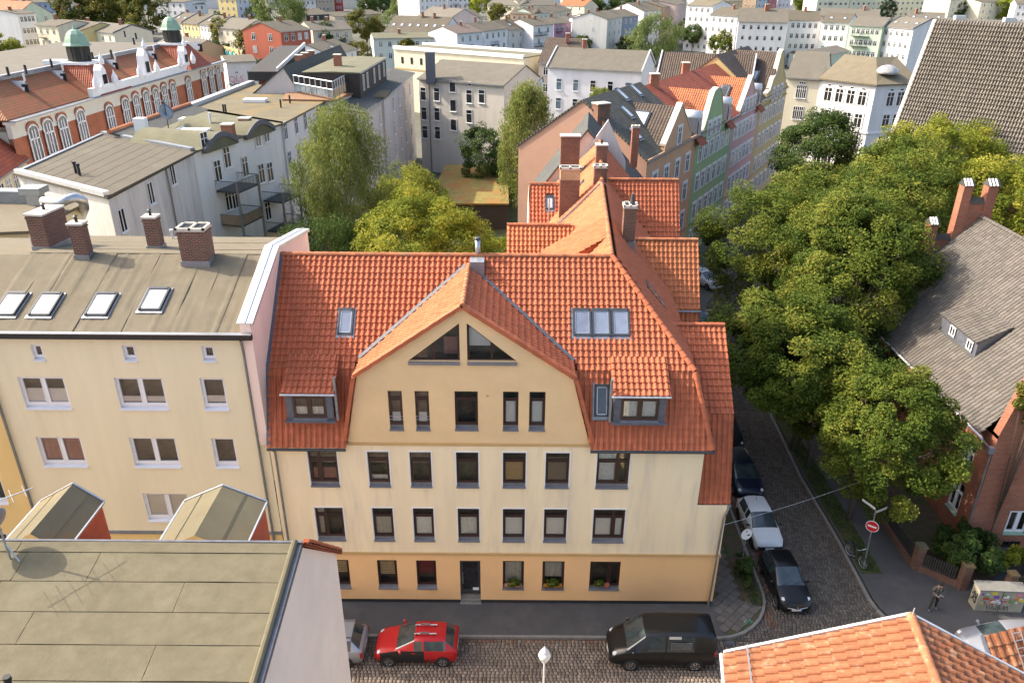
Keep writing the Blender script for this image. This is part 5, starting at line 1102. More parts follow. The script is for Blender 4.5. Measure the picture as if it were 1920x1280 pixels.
# zinc roofed house between
H3 = thing('apartment_house', 'narrow house with dark zinc mansard roof before the pink gable wall', 'apartment house', (8, 64, 0))
A0 = V((5, 56.36, 0)); tR = V((.5, .866, 0)); nR = V((.866, -.5, 0))
a = V((10.9, 60.1, 0)); b = A0 + tR * 13.3; gable_block(H3, a - V((2, 0, 0)) * 0, b, 9.5, 11.5, 17.2, 'plaster_beige', 'felt_dark', .55)
m = MB(); c = V((7.2, 60.0, 0)); m.prism([c + V((-3.6, .8, 12.5)), c + V((0, .2, 18.1)), c + V((1.5, 0, 15)), c + V((1.7, 0, 12.0))], uH * .4); m.build('gable_wall', MATS['plaster_grey'], H3); chimney(H3, 9.3, 9.85, 61.5, 62.1, 15.0, 17.3, 'brick_red', flash=False, holes=2)
# ------------------------------------------------------------------ row of gabled town houses
WINR = dict(fm='white_frame', style='vtr')
def town(label, s0, s1, gs0, gs1, wallc, roofm, gableroof, zpk, ze=13.2, zr=17.4, depth=12.5, curve=None, dark_dormers=(), rows=(1.0, 4.0, 7.1, 10.2), gx=(.25, .5, .75), cols=5, verge='concrete_cap', gz=13.0, pent=None, endwall=None):
    A, B = A0 + tR * s0, A0 + tR * s1; c = (A + B) / 2 - nR * 5; T = thing('town_house', label, 'town house', (c.x, c.y, 0), 0, 'gabled town houses in the row'); wm = colm(wallc)
    gable_block(T, A, B, depth, ze, zr, wm, roofm, .5, ov=.15, gm=endwall)
    u = tR; n = -nR; w = gs1 - gs0; gc = (gs0 + gs1) / 2
    if curve: prof = [(gs0 + w * x, ze - .4 + (zpk - ze + .4) * z) for x, z in curve]
    else: prof = [(gs0, gz), (gs0, gz + .5), (gc, zpk), (gs1, gz + .5), (gs1, gz)]
    P = [A0 + tR * s + Zv * z + nR * .12 for s, z in prof]; m = MB()
    cen = A0 + tR * gc + Zv * gz + nR * .12
    for i in range(len(P) - 1):
        m.poly([cen, P[i], P[i + 1]][::-1]); m.poly([P[i], P[i + 1], P[i + 1] - nR * .45, P[i] - nR * .45])
    m.build('gable', MATS[wm], T)
    m = MB()
    for i in range(len(P) - 1):
        d = P[i + 1] - P[i]
        if d.length > .05 and abs(d.dot(tR)) > .02: m.obox(P[i] + nR * .06, d, -nR * .6, Zv * .16)
    m.build('coping', MATS[verge], T, kind='stuff')
    # roof behind the gable runs back into the main roof
    m = MB(); zt = zpk - .35; back = depth * .5 * (zt - ze) / (zr - ze)
    pk = A0 + tR * gc + Zv * zt
    for s_, zz in ((gs0, gz + .3), (gs1, gz + .3)):
        b = A0 + tR * s_ + Zv * zz; b2 = b + n * max(.3, depth * .5 * (zz - ze) / (zr - ze)); q = [b, pk, pk + n * min(back, depth * .5), b2]; m.prism(q, Zv * .12)
    m.build('gable_roof', MATS[gableroof], T)
    far_windows(T, A + nR * .0, B, 0, rows, 1.05, 1.75, cols=cols, margin=.7, gms=('glass_mid', 'glass_mid', 'glass_dark'), **WINR)
    for x in gx: inst('window', far_window_mesh(.95, 1.6, 'white_frame', 'vtr', 'glass_mid'), frame_m(A0 + tR * (gs0 + w * x) + Zv * (gz - .0) + nR * .13, u, n, Zv), T)
    m = MB(); 
    for zz in (3.7, gz - .2): m.obox(A + nR * .02 + Zv * zz, tR * (s1 - s0), nR * .14, Zv * .18)
    m.build('cornice', MATS[colm(tuple(x * .8 for x in wallc))], T, kind='stuff')
    for s in dark_dormers:   # little dormers beside the gable, over a tiled eaves strip
        o = A0 + tR * s + Zv * (ze - .2); m = MB(); m.obox(o - nR * 1.8, tR * 1.3, nR * 1.9, Zv * 2.0); m.build('dormer', MATS['lead'], T); m = MB(); m.lathe(o + tR * .65 - nR * 1.8 + Zv * 2.0, [(.66, 0), (.66, 1.95)], 12, axis=nR); m.build('dormer_roof', MATS['zinc_light'], T, True)
        inst('window', far_window_mesh(.8, 1.7, 'white_frame', 'vt', 'glass_dark'), frame_m(o + tR * .65 + nR * .12 + Zv * .25, u, n, Zv), T)
        m = MB(); m.prism([o - tR * .3 + nR * .1, o + tR * 1.7 + nR * .1, o + tR * 1.7 + nR * .8 - Zv * .7, o - tR * .3 + nR * .8 - Zv * .7], Zv * .1); m.build('eaves_tiles', MATS['roof_red_far'], T)
    return T
bell = [(0, 0), (0, .12), (.05, .14), (.1, .22), (.2, .5), (.28, .78), (.36, .95), (.5, 1.0), (.64, .95), (.72, .78), (.8, .5), (.9, .22), (.95, .14), (1, .12), (1, 0)]
t1 = town('apricot town house with plain triangular gable and dark tiled roof', 13.5, 27.2, 17.6, 25.0, (.56, .33, .20), 'roof_dark_far', 'roof_brown_far', 17.1, zr=17.8, depth=13, rows=(1.0, 4.0, 7.1, 10.0), gx=(.5,), cols=4, gz=13.4, endwall='plaster_pink')
chimney(t1, 7.1, 8.4, 70.3, 71.3, 13, 17.7, 'brick_old', flash=False, rot=.5); 
for s, k in ((15.5, .25), (18.0, .55), (20.5, .8), (24.0, .8)):
    o = A0 + tR * s + V((-nR.x, -nR.y, 0)) * (6.5 * k) + Zv * (13.2 + 4.6 * k + .22); roofwin(t1, o, tR, -nR * 6.5 + Zv * 4.6, .8, 1.6, .12, 'glass_bright')
o = A0 + tR * 20.5 + Zv * 14.9 - nR * 3.0; q = (A0 + tR * 21.3 + Zv * 16.75) - (A0 + tR * 17.6 + Zv * 13.7); roofwin(t1, A0 + tR * 19.0 - nR * 2.6 + Zv * (13.7 + 1.4 * .82 + .18), -nR, q, 1.5, 1.9, .15, 'glass_bright')
t2 = town('pale green town house with bell shaped gable and orange roof', 27.3, 40.6, 28.4, 36.9, (.30, .42, .22), 'roof_red_far', 'roof_orange_far', 17.2, curve=bell, dark_dormers=(26.9, 37.6), gx=(.3, .5, .7), cols=6, gz=12.4)
t3 = town('rose pink town house with triangular gable between green and yellow houses', 40.7, 52.5, 42.8, 50.4, (.56, .34, .31), 'roof_red_far', 'roof_orange_far', 17.0, dark_dormers=(51.0,), gx=(.2, .4, .6, .8), cols=6, gz=12.9)
t4 = town('mustard yellow town house with tall curved gable and brown roof', 52.6, 68, 55.5, 67, (.52, .40, .19), 'roof_brown_far', 'roof_brown_far', 18.8, ze=13.4, zr=18.4, curve=[(0, 0), (0, .15), (.12, .2), (.2, .42), (.3, .5), (.42, .95), (.5, 1), (.58, .95), (.7, .5), (.8, .42), (.88, .2), (1, .15), (1, 0)], gx=(.3, .5, .7), cols=6, gz=12.6)
small_chimney(t2, A0 + tR * 30 - nR * 6 + Zv * 17.2, .9, 1.3); small_chimney(t3, A0 + tR * 43 - nR * 7 + Zv * 17.2, .8, 1.2)
roofwin(t3, A0 + tR * 44.2 - nR * 2.0 + Zv * 14.75, -nR, tR * 3.8 + Zv * 3.5, 1.0, 1.7, .14, 'glass_mid'); roofwin(t4, A0 + tR * 57.5 - nR * 2.0 + Zv * 15.2, -nR, tR * 5.7 + Zv * 5.0, 1.1, 1.7, .14, 'glass_bright')
t5 = thing('house', 'dark brown tiled roof with skylights behind the pink town house', 'house', (24, 112, 0)); a = gp(1222, 190, 12.5); b = gp(1400, 200, 12.5); gable_block(t5, a, b, 13, 12.5, 18.0, 'plaster_white', 'roof_brown_far', .5, verge='zinc_light'); far_windows(t5, a, b, 0, [9.6], 1.1, 1.4, cols=5)
m = MB(); a2 = gp(1238, 190, 13); m.box(a2.x, a2.x + 6, a2.y - .3, a2.y + 3, 12.5, 15.2); m.build('dormer', MATS['clay_dark'], t5); far_windows(t5, (a2.x + 2.4, a2.y - .32), (a2.x + 6, a2.y - .32), 0, [13.0], 1.0, 1.7, cols=3, margin=.1)
# corner block behind the trees
P1, P2, P3_, P4 = (gp(*p, 13.3) for p in ((1475, 145), (1538, 149), (1643, 161), (1724, 158)))
CWc = thing('apartment_house', 'cream apartment house with white window surrounds behind the street trees', 'apartment house', (P1.x + 3, P1.y + 5, 0)); gable_block(CWc, P1, P2, 12, 13.3, 16.6, colm((.60, .55, .42)), 'felt_grey', .5); far_windows(CWc, P1, P2, 0, [10.3, 7.1, 4.0, .9], 1.25, 2.0, style='vts', cols=2, margin=2.2); far_windows(CWc, P1, P2, 0, [12.4], .7, .4, style='', cols=2, margin=2.2)
CW = thing('apartment_house', 'white corner apartment house with moulded window heads seen above the trees', 'apartment house', (P3_.x, P3_.y + 6, 0)); n1 = (P3_ - P2); n1 = V((-n1.y, n1.x, 0)).normalized(); n2 = (P4 - P3_); n2 = V((-n2.y, n2.x, 0)).normalized(); nb_ = (n1 + n2).normalized(); zc = 16.4
def zz_(p, z): return V((p.x, p.y, z))
m = MB()
for a, b in ((P2, P3_), (P3_, P4)): m.poly([zz_(a, -.15), zz_(b, -.15), zz_(b, 13.3), zz_(a, 13.3)])
Q2, Q3, Q4 = P2 + n1 * 12, P3_ + nb_ * 12.5, P4 + n2 * 12; m.poly([zz_(P4, -.15), zz_(Q4, -.15), zz_(Q4, 13.3), zz_(P4 + n2 * 6, 16.2), zz_(P4, 13.3)]); m.poly([zz_(P2, -.15), zz_(P2, 13.3), zz_(P2 + n1 * 6, 16.2), zz_(Q2, 13.3), zz_(Q2, -.15)]); m.build('wall', MATS[colm((.64, .63, .62))], CW)
m = MB(); R2, R3, R4 = P2 + n1 * 6, P3_ + nb_ * 6.3, P4 + n2 * 6; e2, e3, e4 = P2 - n1 * .5, P3_ - nb_ * .5, P4 - n2 * .5
for a, b, c, d in ((e2, e3, R3, R2), (e3, e4, R4, R3)): m.prism([zz_(a, 13.3), zz_(b, 13.3), zz_(c, zc), zz_(d, zc)], Zv * .2)
for a, b, c, d in ((R2, R3, Q3, Q2), (R3, R4, Q4, Q3)): m.prism([zz_(a, zc), zz_(b, zc), zz_(c, 13.3), zz_(d, 13.3)], Zv * .2)
m.build('roof', MATS['felt_tan'], CW)
for a, b, k in ((P2, P3_, 4), (P3_, P4, 2)): far_windows(CW, a, b, 0, [10.3, 7.1, 4.0, .9], 1.25, 2.0, cols=k, margin=.8 if k > 2 else 2.0, **WINR); far_windows(CW, a, b, 0, [12.4], .7, .4, style='', cols=k, margin=.8 if k > 2 else 2.0)
m = MB(); 
for a, b in ((P2, P3_), (P3_, P4)):
    u = (b - a).normalized(); n = V((u.y, -u.x, 0))
    for zz in (3.2, 6.4): m.obox(V((a.x, a.y, zz)), u * (b - a).xy.length, n * .18, Zv * .2)
m.build('cornice', MATS['trim_white'], CW, kind='stuff')
gd = gp(1665, 126, 15.6); m = MB(); m.lathe(gd - Zv * .9, [(1.6, 0), (1.55, .35), (1.3, .75), (.85, 1.05), (.3, 1.2), (.01, 1.22)], 20); m.build('glass_dome', MATS['glass_pale'], CW, True)
# ------------------------------------------------------------------ courtyard buildings, left
def flat_block(label, poly, zt, wm, rm, cat='apartment house', name='apartment_house', z0=-.15, rim=None, rimh=.25, slope=None, parent=None, group=None, rn='roof'):
    pts = [V((p[0], p[1], 0)) for p in poly]
    if area2([(p.x, p.y) for p in pts]) < 0: pts = pts[::-1]
    c = sum(pts, V()) / len(pts); T = parent or thing(name, label, cat, (c.x, c.y, 0), 0, group); m = MB(); n = len(pts)
    for i in range(n): a, b = pts[i], pts[(i + 1) % n]; m.poly([a + Zv * z0, b + Zv * z0, b + Zv * zt, a + Zv * zt])
    m.build('wall', MATS[wm], T); m = MB(); c0 = c
    ex = [p + (p - c0).normalized() * .35 for p in pts]; m.prism([p + Zv * zt for p in ex], (0, 0, .18)); m.build(rn, MATS[rm], T)
    if rim:
        m = MB()
        for i in range(n):
            a, b = ex[i], ex[(i + 1) % n]; d = (b - a).normalized(); s = V((-d.y, d.x, 0)); m.obox(a + Zv * (zt - .1), (b - a), s * .3, Zv * (rimh + .3))
        m.build('roof_rim', MATS[rim], T, kind='stuff')
    return T, pts
ZW = 14.0
q = [gp(*p, ZW) for p in ((194, 255), (362, 287), (201.5, 371), (33.6, 327.5))]
W1, _ = flat_block('white rear block with flat felt roof and two black vent pipes', q, ZW, 'plaster_dirty', 'felt_warm')
W1['label'] = 'white rear block with flat tan roof and two black vent pipes'
def rim_line(T, a, b, z, m='zinc_light', w=.45, h=.35): 
    a, b = V((a.x, a.y, z)), V((b.x, b.y, z)); d = (b - a).normalized(); s = V((-d.y, d.x, 0)); k = MB(); k.obox(a - s * w / 2, b - a, s * w, Zv * h); k.build('parapet', MATS[m], T)
rim_line(W1, q[3], q[2], ZW + .1); rim_line(W1, q[0], q[1], ZW + .1, 'zinc'); rim_line(W1, q[3], q[0], ZW, 'zinc', .3, .3); rim_line(W1, q[1], q[2], ZW - .1, 'black_metal', .25, .2)
u = (q[1] - q[0]).normalized()
for k in range(1, 9):   # felt seams as laid strips
    f = k / 9; a = q[3].lerp(q[2], f); b = q[0].lerp(q[1], f); d = (b - a); s = V((d.y, -d.x, 0)).normalized(); m = MB(); m.obox(a + d * .02 + Zv * .18, d * .96, s * .035, Zv * .012); m.build('felt_seam', MATS['seam'], W1)
for px in ((143, 325), (150, 329)): p = gp(*px, ZW + .2); m = MB(); m.tube([p, p + Zv * .8], .1, 8); m.tube([p + Zv * .72, p + Zv * .9], .15, 8); m.build('vent_pipe', MATS['black_metal'], W1)
def wall_wins(T, A, B, lst, w=1.0, h=1.6, fm='white_frame', style='vs', gms=('glass_dark',)):
    A, B = V((A.x, A.y, 0)), V((B.x, B.y, 0)); u = (B - A).normalized(); n = V((u.y, -u.x, 0))
    for px, py in lst:
        s, z = pl(px, py, A, B); inst('window', far_window_mesh(w, h, fm, style, random.choice(gms)), frame_m(A + u * s + Zv * (z - h / 2), u, -n, Zv), T)
wall_wins(W1, q[2], q[1], [(229, 413), (282, 362), (323, 327)], .9, 1.7)
m = MB(); a, b = q[2].lerp(q[1], .62), V((0, 0, 0)); m.tube([V((a.x + .1, a.y, 13.9)), V((a.x + .15, a.y - .1, 13.2)), V((a.x + .15, a.y - .1, 0))], .07, 8); m.build('downpipe', MATS['downpipe_metal'], W1)
# block with two barrel dormers
r_ = [gp(*p, ZW) for p in ((208, 252), (362, 287), (529, 233), (357, 203))]
W2, _ = flat_block('white rear block with olive roof two curved dormers and steel balconies', r_, ZW, 'plaster_white', 'felt_green')
uw = (r_[2] - r_[1]); Lw = uw.xy.length; uw = V((uw.x, uw.y, 0)).normalized(); nw = V((uw.y, -uw.x, 0)); w0 = V((r_[1].x, r_[1].y, 0))
for f0, f1 in ((.08, .42), (.52, .86)):
    m = MB(); pts = []
    for k in range(11): t = k / 10; pts.append(w0 + uw * (Lw * (f0 + (f1 - f0) * t)) + Zv * (ZW + .1 + 1.0 * math.sin(math.pi * t)) + nw * .35)
    base = [w0 + uw * (Lw * f0) + Zv * (ZW - .3) + nw * .35, w0 + uw * (Lw * f1) + Zv * (ZW - .3) + nw * .35]
    m.prism([base[0]] + pts + [base[1]], -nw * 8.0); dm = m.build('barrel_dormer', MATS['felt_green'], W2)
    m = MB()
    for a, b in zip(pts, pts[1:]): m.obox(a - Zv * .35, b - a, nw * .12, Zv * .45)
    m.build('dormer_fascia', MATS['lead'], dm, kind='stuff')
wall_wins(W2, r_[1], r_[2], [(383, 268), (425, 295), (459, 312), (482, 256), (498, 248), (490, 325), (506, 322), (428, 375), (502, 395), (408, 320), (440, 372)], 1.0, 1.9, style='vts')
for px in ((363, 228), (366, 249)): p = gp(*px, ZW + .2); m = MB(); m.obox(p - V((1.3, .6, 0)), (2.6, 0, 0), (0, 1.2, 0), Zv * .35); m.build('skylight_dome', MATS['trim_white'], W2)
p = gp(268, 252, ZW + .2); m = MB(); m.box(p.x - .5, p.x + .5, p.y - .4, p.y + .4, ZW + .1, ZW + 1.7); m.build('ventilation_box', MATS['trim_white'], W2); a, b = gp(300, 255, ZW + .35), gp(376, 229, ZW + .35); m = MB(); m.tube([a, b], .16, 8); m.build('duct', MATS['zinc_light'], W2)
p = gp(397, 243, ZW + .2); m = MB(); m.tube([p, p + Zv * 1.6], .12, 8); m.build('vent_pipe', MATS['zinc_light'], W2)
for px in ((461, 238), (429, 250)): p = gp(*px, ZW + .4); small_chimney(W2, p, 1.0, .8); 
p = gp(316, 240, ZW + .3); D2_ = thing('satellite_dish', 'dark grey satellite dish among roof vents of the white rear block', 'satellite dish', (p.x, p.y, ZW + .2)); m = MB(); m.tube([p, p + Zv * 2.6], .05, 6); m.build('mast', MATS['dark_metal'], D2_)
m = MB(); ax = V((.75, -.5, .35)).normalized(); m.lathe(p + Zv * 1.5, [(.01, -.18), (.4, -.12), (.75, .05), (.75, .08), (.4, -.08), (.01, -.13)], 20, axis=ax); m.build('dish', MATS['zinc'], D2_, True); m = MB(); m.tube([p + Zv * 2.5 - V((1, .3, 0)), p + Zv * 2.5 + V((1, .3, 0))], .03, 5); [m.tube([p + Zv * 2.5 + V((x, -.4, 0)), p + Zv * 2.5 + V((x, .4, 0))], .02, 5) for x in (-.8, -.3, .2, .7)]; m.build('aerial', MATS['galv'], D2_)
# tile capped lean-to edge toward the school
a, b = gp(206, 252, ZW + .5), gp(356, 199, ZW + .5); m = MB(); d = b - a; s = V((-d.y, d.x, 0)).normalized(); m.prism([a, b, b - s * 2.2 + Zv * -.5, a - s * 2.2 + Zv * -.5], Zv * .2); m.build('lean_to_roof', MATS['felt_dark'], W2); m = MB(); m.tube([a + Zv * .2, b + Zv * .2], .25, 8); m.build('ridge_cap', MATS['clay_ridge'], W2)
# balconies on two steel frames
def balcony_frame(T, c0, c1, levels, infill):
    d = V((c1.x - c0.x, c1.y - c0.y, 0)); n = V((-d.y, d.x, 0)).normalized(); n = n if n.dot(V((w0.x - c0.x, w0.y - c0.y, 0))) > 0 else -n; dp = n * 2.2
    for p in (c0, c1): m = MB(); m.obox(V((p.x - .09, p.y - .09, 0)), (.18, 0, 0), (0, .18, 0), Zv * (levels[0] + 1.0)); m.build('balcony_post', MATS['downpipe_metal'], T)
    for i, z in enumerate(levels):
        o = V((c0.x, c0.y, z)); m = MB(); m.obox(o, d, dp, Zv * .16); bl = m.build('balcony', MATS['dark_metal'], T)
        m = MB(); k = int(d.length / .14)
        for q_, e in ((o, d), (o, dp), (o + d, dp)):
            m.tube([q_ + Zv * 1.05, q_ + e + Zv * 1.05], .045, 6); k = max(4, int(e.length / .16))
            for j in range(k + 1): m.tube([q_ + e * (j / k) + Zv * .15, q_ + e * (j / k) + Zv * 1.05], .018, 4)
        m.build('railing', MATS['downpipe_metal'], bl)
        if i >= infill:
            for q_, e in ((o, d), (o, dp)):
                k = int(e.length / .22)
                for j in range(k): m = MB(); m.obox(q_ + e * (j / k) + Zv * .12 + n * .02 if e is d else q_ + e * (j / k) + Zv * .12, e * (.93 / k), V((n.y, -n.x, 0)) * .03 if e is not d else n * .03, Zv * .95); m.build('board', MATS['wood_fence'], bl)
bo = w0 + nw * 2.3; bs0, bz0 = pl(446, 364, bo, bo + uw); bs1, bz1 = pl(484, 341, bo, bo + uw); balcony_frame(W2, bo + uw * bs0, bo + uw * bs1, (bz0, bz0 - 3.1, bz0 - 6.2), 1)
bs0, bz0 = pl(531, 382, bo, bo + uw); bs1, bz1 = pl(561, 360, bo, bo + uw); balcony_frame(W2, bo + uw * bs0, bo + uw * bs1, (bz0, bz0 - 3.1), 9)
m = MB(); p = gp(500, 352, 6.0); m.prism([gp(482, 347, 6.4), gp(522, 350, 6.4), gp(500, 376, 6.4), gp(455, 378, 6.4)], Zv * .2); m.build('canopy_roof', MATS['felt_dark'], W2)
# third flat block
r3_ = [gp(*p, ZW) for p in ((357.7, 205), (473.6, 159.6), (621, 184), (530, 234))]
W3, p3 = flat_block('white rear block with broad flat olive roof below the roof terrace', r3_, ZW, 'plaster_white', 'felt_moss'); rim_line(W3, r3_[0], r3_[1], ZW + .1, 'zinc_light', .7, .5)
wall_wins(W3, r3_[3], r3_[2], [(535, 245), (555, 235), (543, 300), (560, 285), (572, 228)], 1.0, 1.8, style='vts')
p = gp(479, 191, ZW + .2); m = MB(); m.obox(p - V((1.3, .6, 0)), (2.6, 0, 0), (0, 1.2, 0), Zv * .35); m.build('skylight_dome', MATS['trim_white'], W3)
for px in ((420, 212), (424, 212), (527, 202), (544, 194)): p = gp(*px, ZW + .2); m = MB(); m.tube([p, p + Zv * .9], .1, 8); m.build('vent_pipe', MATS['black_metal'], W3)
p = gp(605, 206, 12.6); fb_ = flat_block('', [gp(*x, 12.8) for x in ((575, 210), (615, 203), (618, 214), (580, 222))], 12.8, 'plaster_white', 'felt_warm', parent=W3, rn='bay_roof')
# felt wing right behind the yellow house with ducts
wq = [gp(*p, 14.6) for p in ((-60, 372), (149, 387), (53, 436), (-60, 440))]; WG, _ = flat_block('low felt wing with large ventilation ducts behind the yellow house', wq, 14.6, 'plaster_left', 'felt_tan')
p = gp(70, 382, 14.8); m = MB(); m.box(p.x - .4, p.x + .4, p.y - .35, p.y + .35, 14.7, 15.5); m.prism([p + V((-.65, -.55, .7)), p + V((.65, -.55, .7)), p + V((.65, .55, .7)), p + V((-.65, .55, .7))], (0, 0, .4)); m.build('duct_cowl', MATS['galv'], WG)
m = MB(); a = gp(5, 368, 15.1); m.obox(a - V((4, .3, .35)), V((4 + (p.x - a.x) - .5, p.y - a.y + .3, 0)), (0, .9, 0), Zv * .8); m.build('duct_box', MATS['zinc'], WG)
cdu = [gp(80, 378, 15.3), gp(115, 380, 15.3), gp(126, 374, 15.5), gp(142, 370, 15.5), gp(155, 376, 15.3), gp(158, 390, 14.6), gp(152, 405, 13.4), gp(150, 425, 12.0)]; m = MB(); m.tube(cdu, .3, 12)
for c in cdu[2:6]: pass
m.build('duct_pipe', MATS['galv'], WG, True)
# ------------------------------------------------------------------ red brick school with copper lanterns
SA, SB = gp(23, 229, 15), gp(416, 115, 15); SA.z = SB.z = 0; us = (SB - SA).normalized(); ns = V((-us.y, us.x, 0)); SL = (SB - SA).length; SA0 = SA - us * .6
S = thing('school', 'long red brick school with green domed lanterns and white parapet', 'school', ((SA.x + SB.x) / 2, (SA.y + SB.y) / 2, 0))
m = MB(); DP = 20
m.poly([SA0, SB, SB + Zv * 13.5, SA0 + Zv * 13.5]); m.poly([SB, SB + ns * DP, SB + ns * DP + Zv * 12.4, SB + Zv * 12.4]); m.build('brick_wall', MATS['brick_school'], S)
m = MB(); o = SA0 - ns * .12 + Zv * 13.5; m.obox(o, us * (SL + .7), ns * .5, Zv * 1.3); m.obox(o - ns * .5 + Zv * 1.3, us * (SL + 1.0), ns * 1.2, Zv * .25); m.obox(SB + Zv * 12.4 - us * .2, us * .35, ns * DP, Zv * 2.6); m.build('white_frieze', MATS[colm((.60, .56, .47))], S, kind='stuff')
m = MB(); m.obox(SA0 - ns * .75 + Zv * 15.05, us * (SL + 1.2), ns * 1.2, Zv * .12); m.build('gutter', MATS['zinc'], S)
e0, e1 = SA0 + Zv * 15.1, SB + Zv * 15.1; t0, t1_ = SA0 + us * 4.0 + ns * 4.6 + Zv * 17.9, SB - us * 6.5 + ns * 4.6 + Zv * 17.9
m = MB(); m.prism([e0, e1, t1_, t0], (0, 0, .15)); m.prism([e1, SB + ns * DP + Zv * 15.1, SB - us * 6.5 + ns * DP + Zv * 17.9, t1_], (0, 0, .15)); m.prism([SA0 + ns * DP + Zv * 15.1, e0, t0, t0 + ns * (DP - 4.6)], (0, 0, .15)); m.build('mansard_roof', MATS['roof_moss_far'], S)
m = MB(); m.prism([t0, t1_, t1_ + ns * 16, t0 + ns * 16], (0, 0, .3)); m.build('flat_roof', MATS['felt_grey'], S); m = MB(); m.obox(t0 - ns * .25, us * (SL - 10), ns * .5, Zv * .45); m.build('roof_edge', MATS['zinc'], S)
m = MB(); m.poly([SA0 + ns * DP, SA0 + ns * DP + Zv * 15, SB + ns * DP + Zv * 15, SB + ns * DP]); m.build('back_wall', MATS['brick_school'], S)
def arch_win():
    m = MB(); w, h = 1.7, 3.4
    def bar(a0, a1, b0, b1, d=.08, mi=0): m.obox((a0, -.02, b0), (a1 - a0, 0, 0), (0, 0, b1 - b0), (0, -d, 0), mi)
    for x in (-w / 2, -.28, .16, w / 2 - .12): bar(x, x + .12, 0, h - .35)
    bar(-w / 2, w / 2, 0, .14); bar(-w / 2, w / 2, h * .62, h * .62 + .14)
    arc = [(w / 2 * math.cos(a), h - .5 + .62 * math.sin(a)) for a in [math.pi * i / 8 for i in range(9)]]
    for (x0, z0), (x1, z1) in zip(arc, arc[1:]): m.obox((x0, -.02, z0 - .12), (x1 - x0, 0, z1 - z0), (0, 0, .14), (0, -.08, 0), 0); m.obox((x0 * 1.12, 0, z0 + .12), ((x1 - x0) * 1.12, 0, z1 - z0), (0, 0, .22), (0, -.1, 0), 2)
    m.poly([(-w / 2, -.03, 0), (w / 2, -.03, 0)] + [(x, -.03, z) for x, z in arc], 1); m.obox((-w / 2 - .25, 0, -.45), (w + .5, 0, 0), (0, 0, .4), (0, -.16, 0), 0)
    return m.mesh('arched_window', [MATS['white_frame'], MATS['glass_mid'], MATS['brick_school']])
aw = arch_win()
for px in ((64, 269), (91, 257), (118, 249), (152, 237), (206, 227), (235.5, 213), (255.5, 204.6), (274, 197.6), (292, 192), (308, 185.5), (324, 180), (353, 172), (381, 156), (395, 151.5), (408, 147)):
    s, z = pl(*px, SA, SB); inst('arched_window', aw, frame_m(SA + us * s - ns * .16 + Zv * (z - 1.7), us, ns, Zv), S)
    s2 = s; inst('arched_window', aw, frame_m(SA + us * s - ns * .03 + Zv * (z - 6.6), us, ns, Zv), S)
def lantern(px, py):
    s, z = pl(px, py, SA + ns * 3.0, SB + ns * 3.0); c = SA + us * s + ns * 3.0; m = MB()
    def ring(w, z): return [c - us * w - ns * w + Zv * z, c + us * w - ns * w + Zv * z, c + us * w + ns * w + Zv * z, c - us * w + ns * w + Zv * z]
    lv = [ring(3.7, 15.1), ring(2.9, 16.0), ring(2.1, 17.3), ring(1.5, 18.2)]
    for a, b in zip(lv, lv[1:]): 
        for i in range(4): m.poly([a[i], a[(i + 1) % 4], b[(i + 1) % 4], b[i]])
    tw = m.build('tower_roof', MATS['roof_red_far'], S); m = MB(); m.obox(c - us * 1.6 - ns * 1.6 + Zv * 18.2, us * 3.2, ns * 3.2, Zv * .28); m.build('tower_cornice', MATS['trim_white'], tw)
    m = MB(); m.lathe(c + Zv * 18.45, [(1.2, 0), (1.2, 1.7)], 8); m.build('lantern', MATS['louvre_dark'], tw)
    for k in range(8): a = math.pi * 2 * (k + .5) / 8; m = MB(); o = c + V((math.cos(a) * 1.12, math.sin(a) * 1.12, 18.6)); d = V((-math.sin(a), math.cos(a), 0)); m.obox(o - d * .28, d * .56, V((math.cos(a), math.sin(a), 0)) * .08, Zv * 1.4); m.build('louvre', MATS['black_metal'], tw)
    m = MB(); m.lathe(c + Zv * 20.15, [(1.55, 0), (1.55, .1), (1.35, .3), (1.2, .75), (.95, 1.25), (.55, 1.6), (.15, 1.75), (.09, 2.0), (.02, 2.25)], 8); m.build('dome', MATS['copper_green'], tw)
lantern(165, 176); lantern(333, 126)
m = MB()
for a_, b_ in (((170, 196), (345, 138)),):
    s0, _z = pl(*a_, SA, SB); s1, _z = pl(*b_, SA, SB); m.obox(SA + us * s0 - ns * .5 + Zv * 15.2, us * (s1 - s0), ns * .5, Zv * .95)
m.build('parapet', MATS['plaster_white'], S)
def gablet(px, py, w=1.6, h=2.5):
    s, z = pl(px, py, SA, SB); c = SA + us * s - ns * .55 + Zv * 15.9; m = MB(); k = w / 2
    m.prism([c - us * k, c + us * k, c + us * k * .8 + Zv * h * .35, c + us * k * .6 + Zv * h * .75, c + Zv * h, c - us * k * .6 + Zv * h * .75, c - us * k * .8 + Zv * h * .35], ns * .9); g = m.build('parapet_gable', MATS['trim_white'], S)
    m = MB(); m.obox(c - us * .45 + Zv * .4 - ns * .05, us * .9, ns * .04, Zv * h * .4); m.build('pane', MATS['glass_dark'], g)
    m = MB(); m.lathe(c + Zv * h, [(.28, 0), (.34, .4), (.1, .9), (.02, 1.3)], 8); m.build('finial', MATS['trim_white'], g)
    for sg in (-1, 1): m = MB(); m.lathe(c + us * (sg * (k + 1.3)), [(.25, 0), (.4, .5), (.35, .9), (.1, 1.4), (.02, 1.7)], 8); m.build('urn', MATS['trim_white'], g)
gablet(193, 172); gablet(272, 142, 2.0, 3.2); gablet(344, 121)
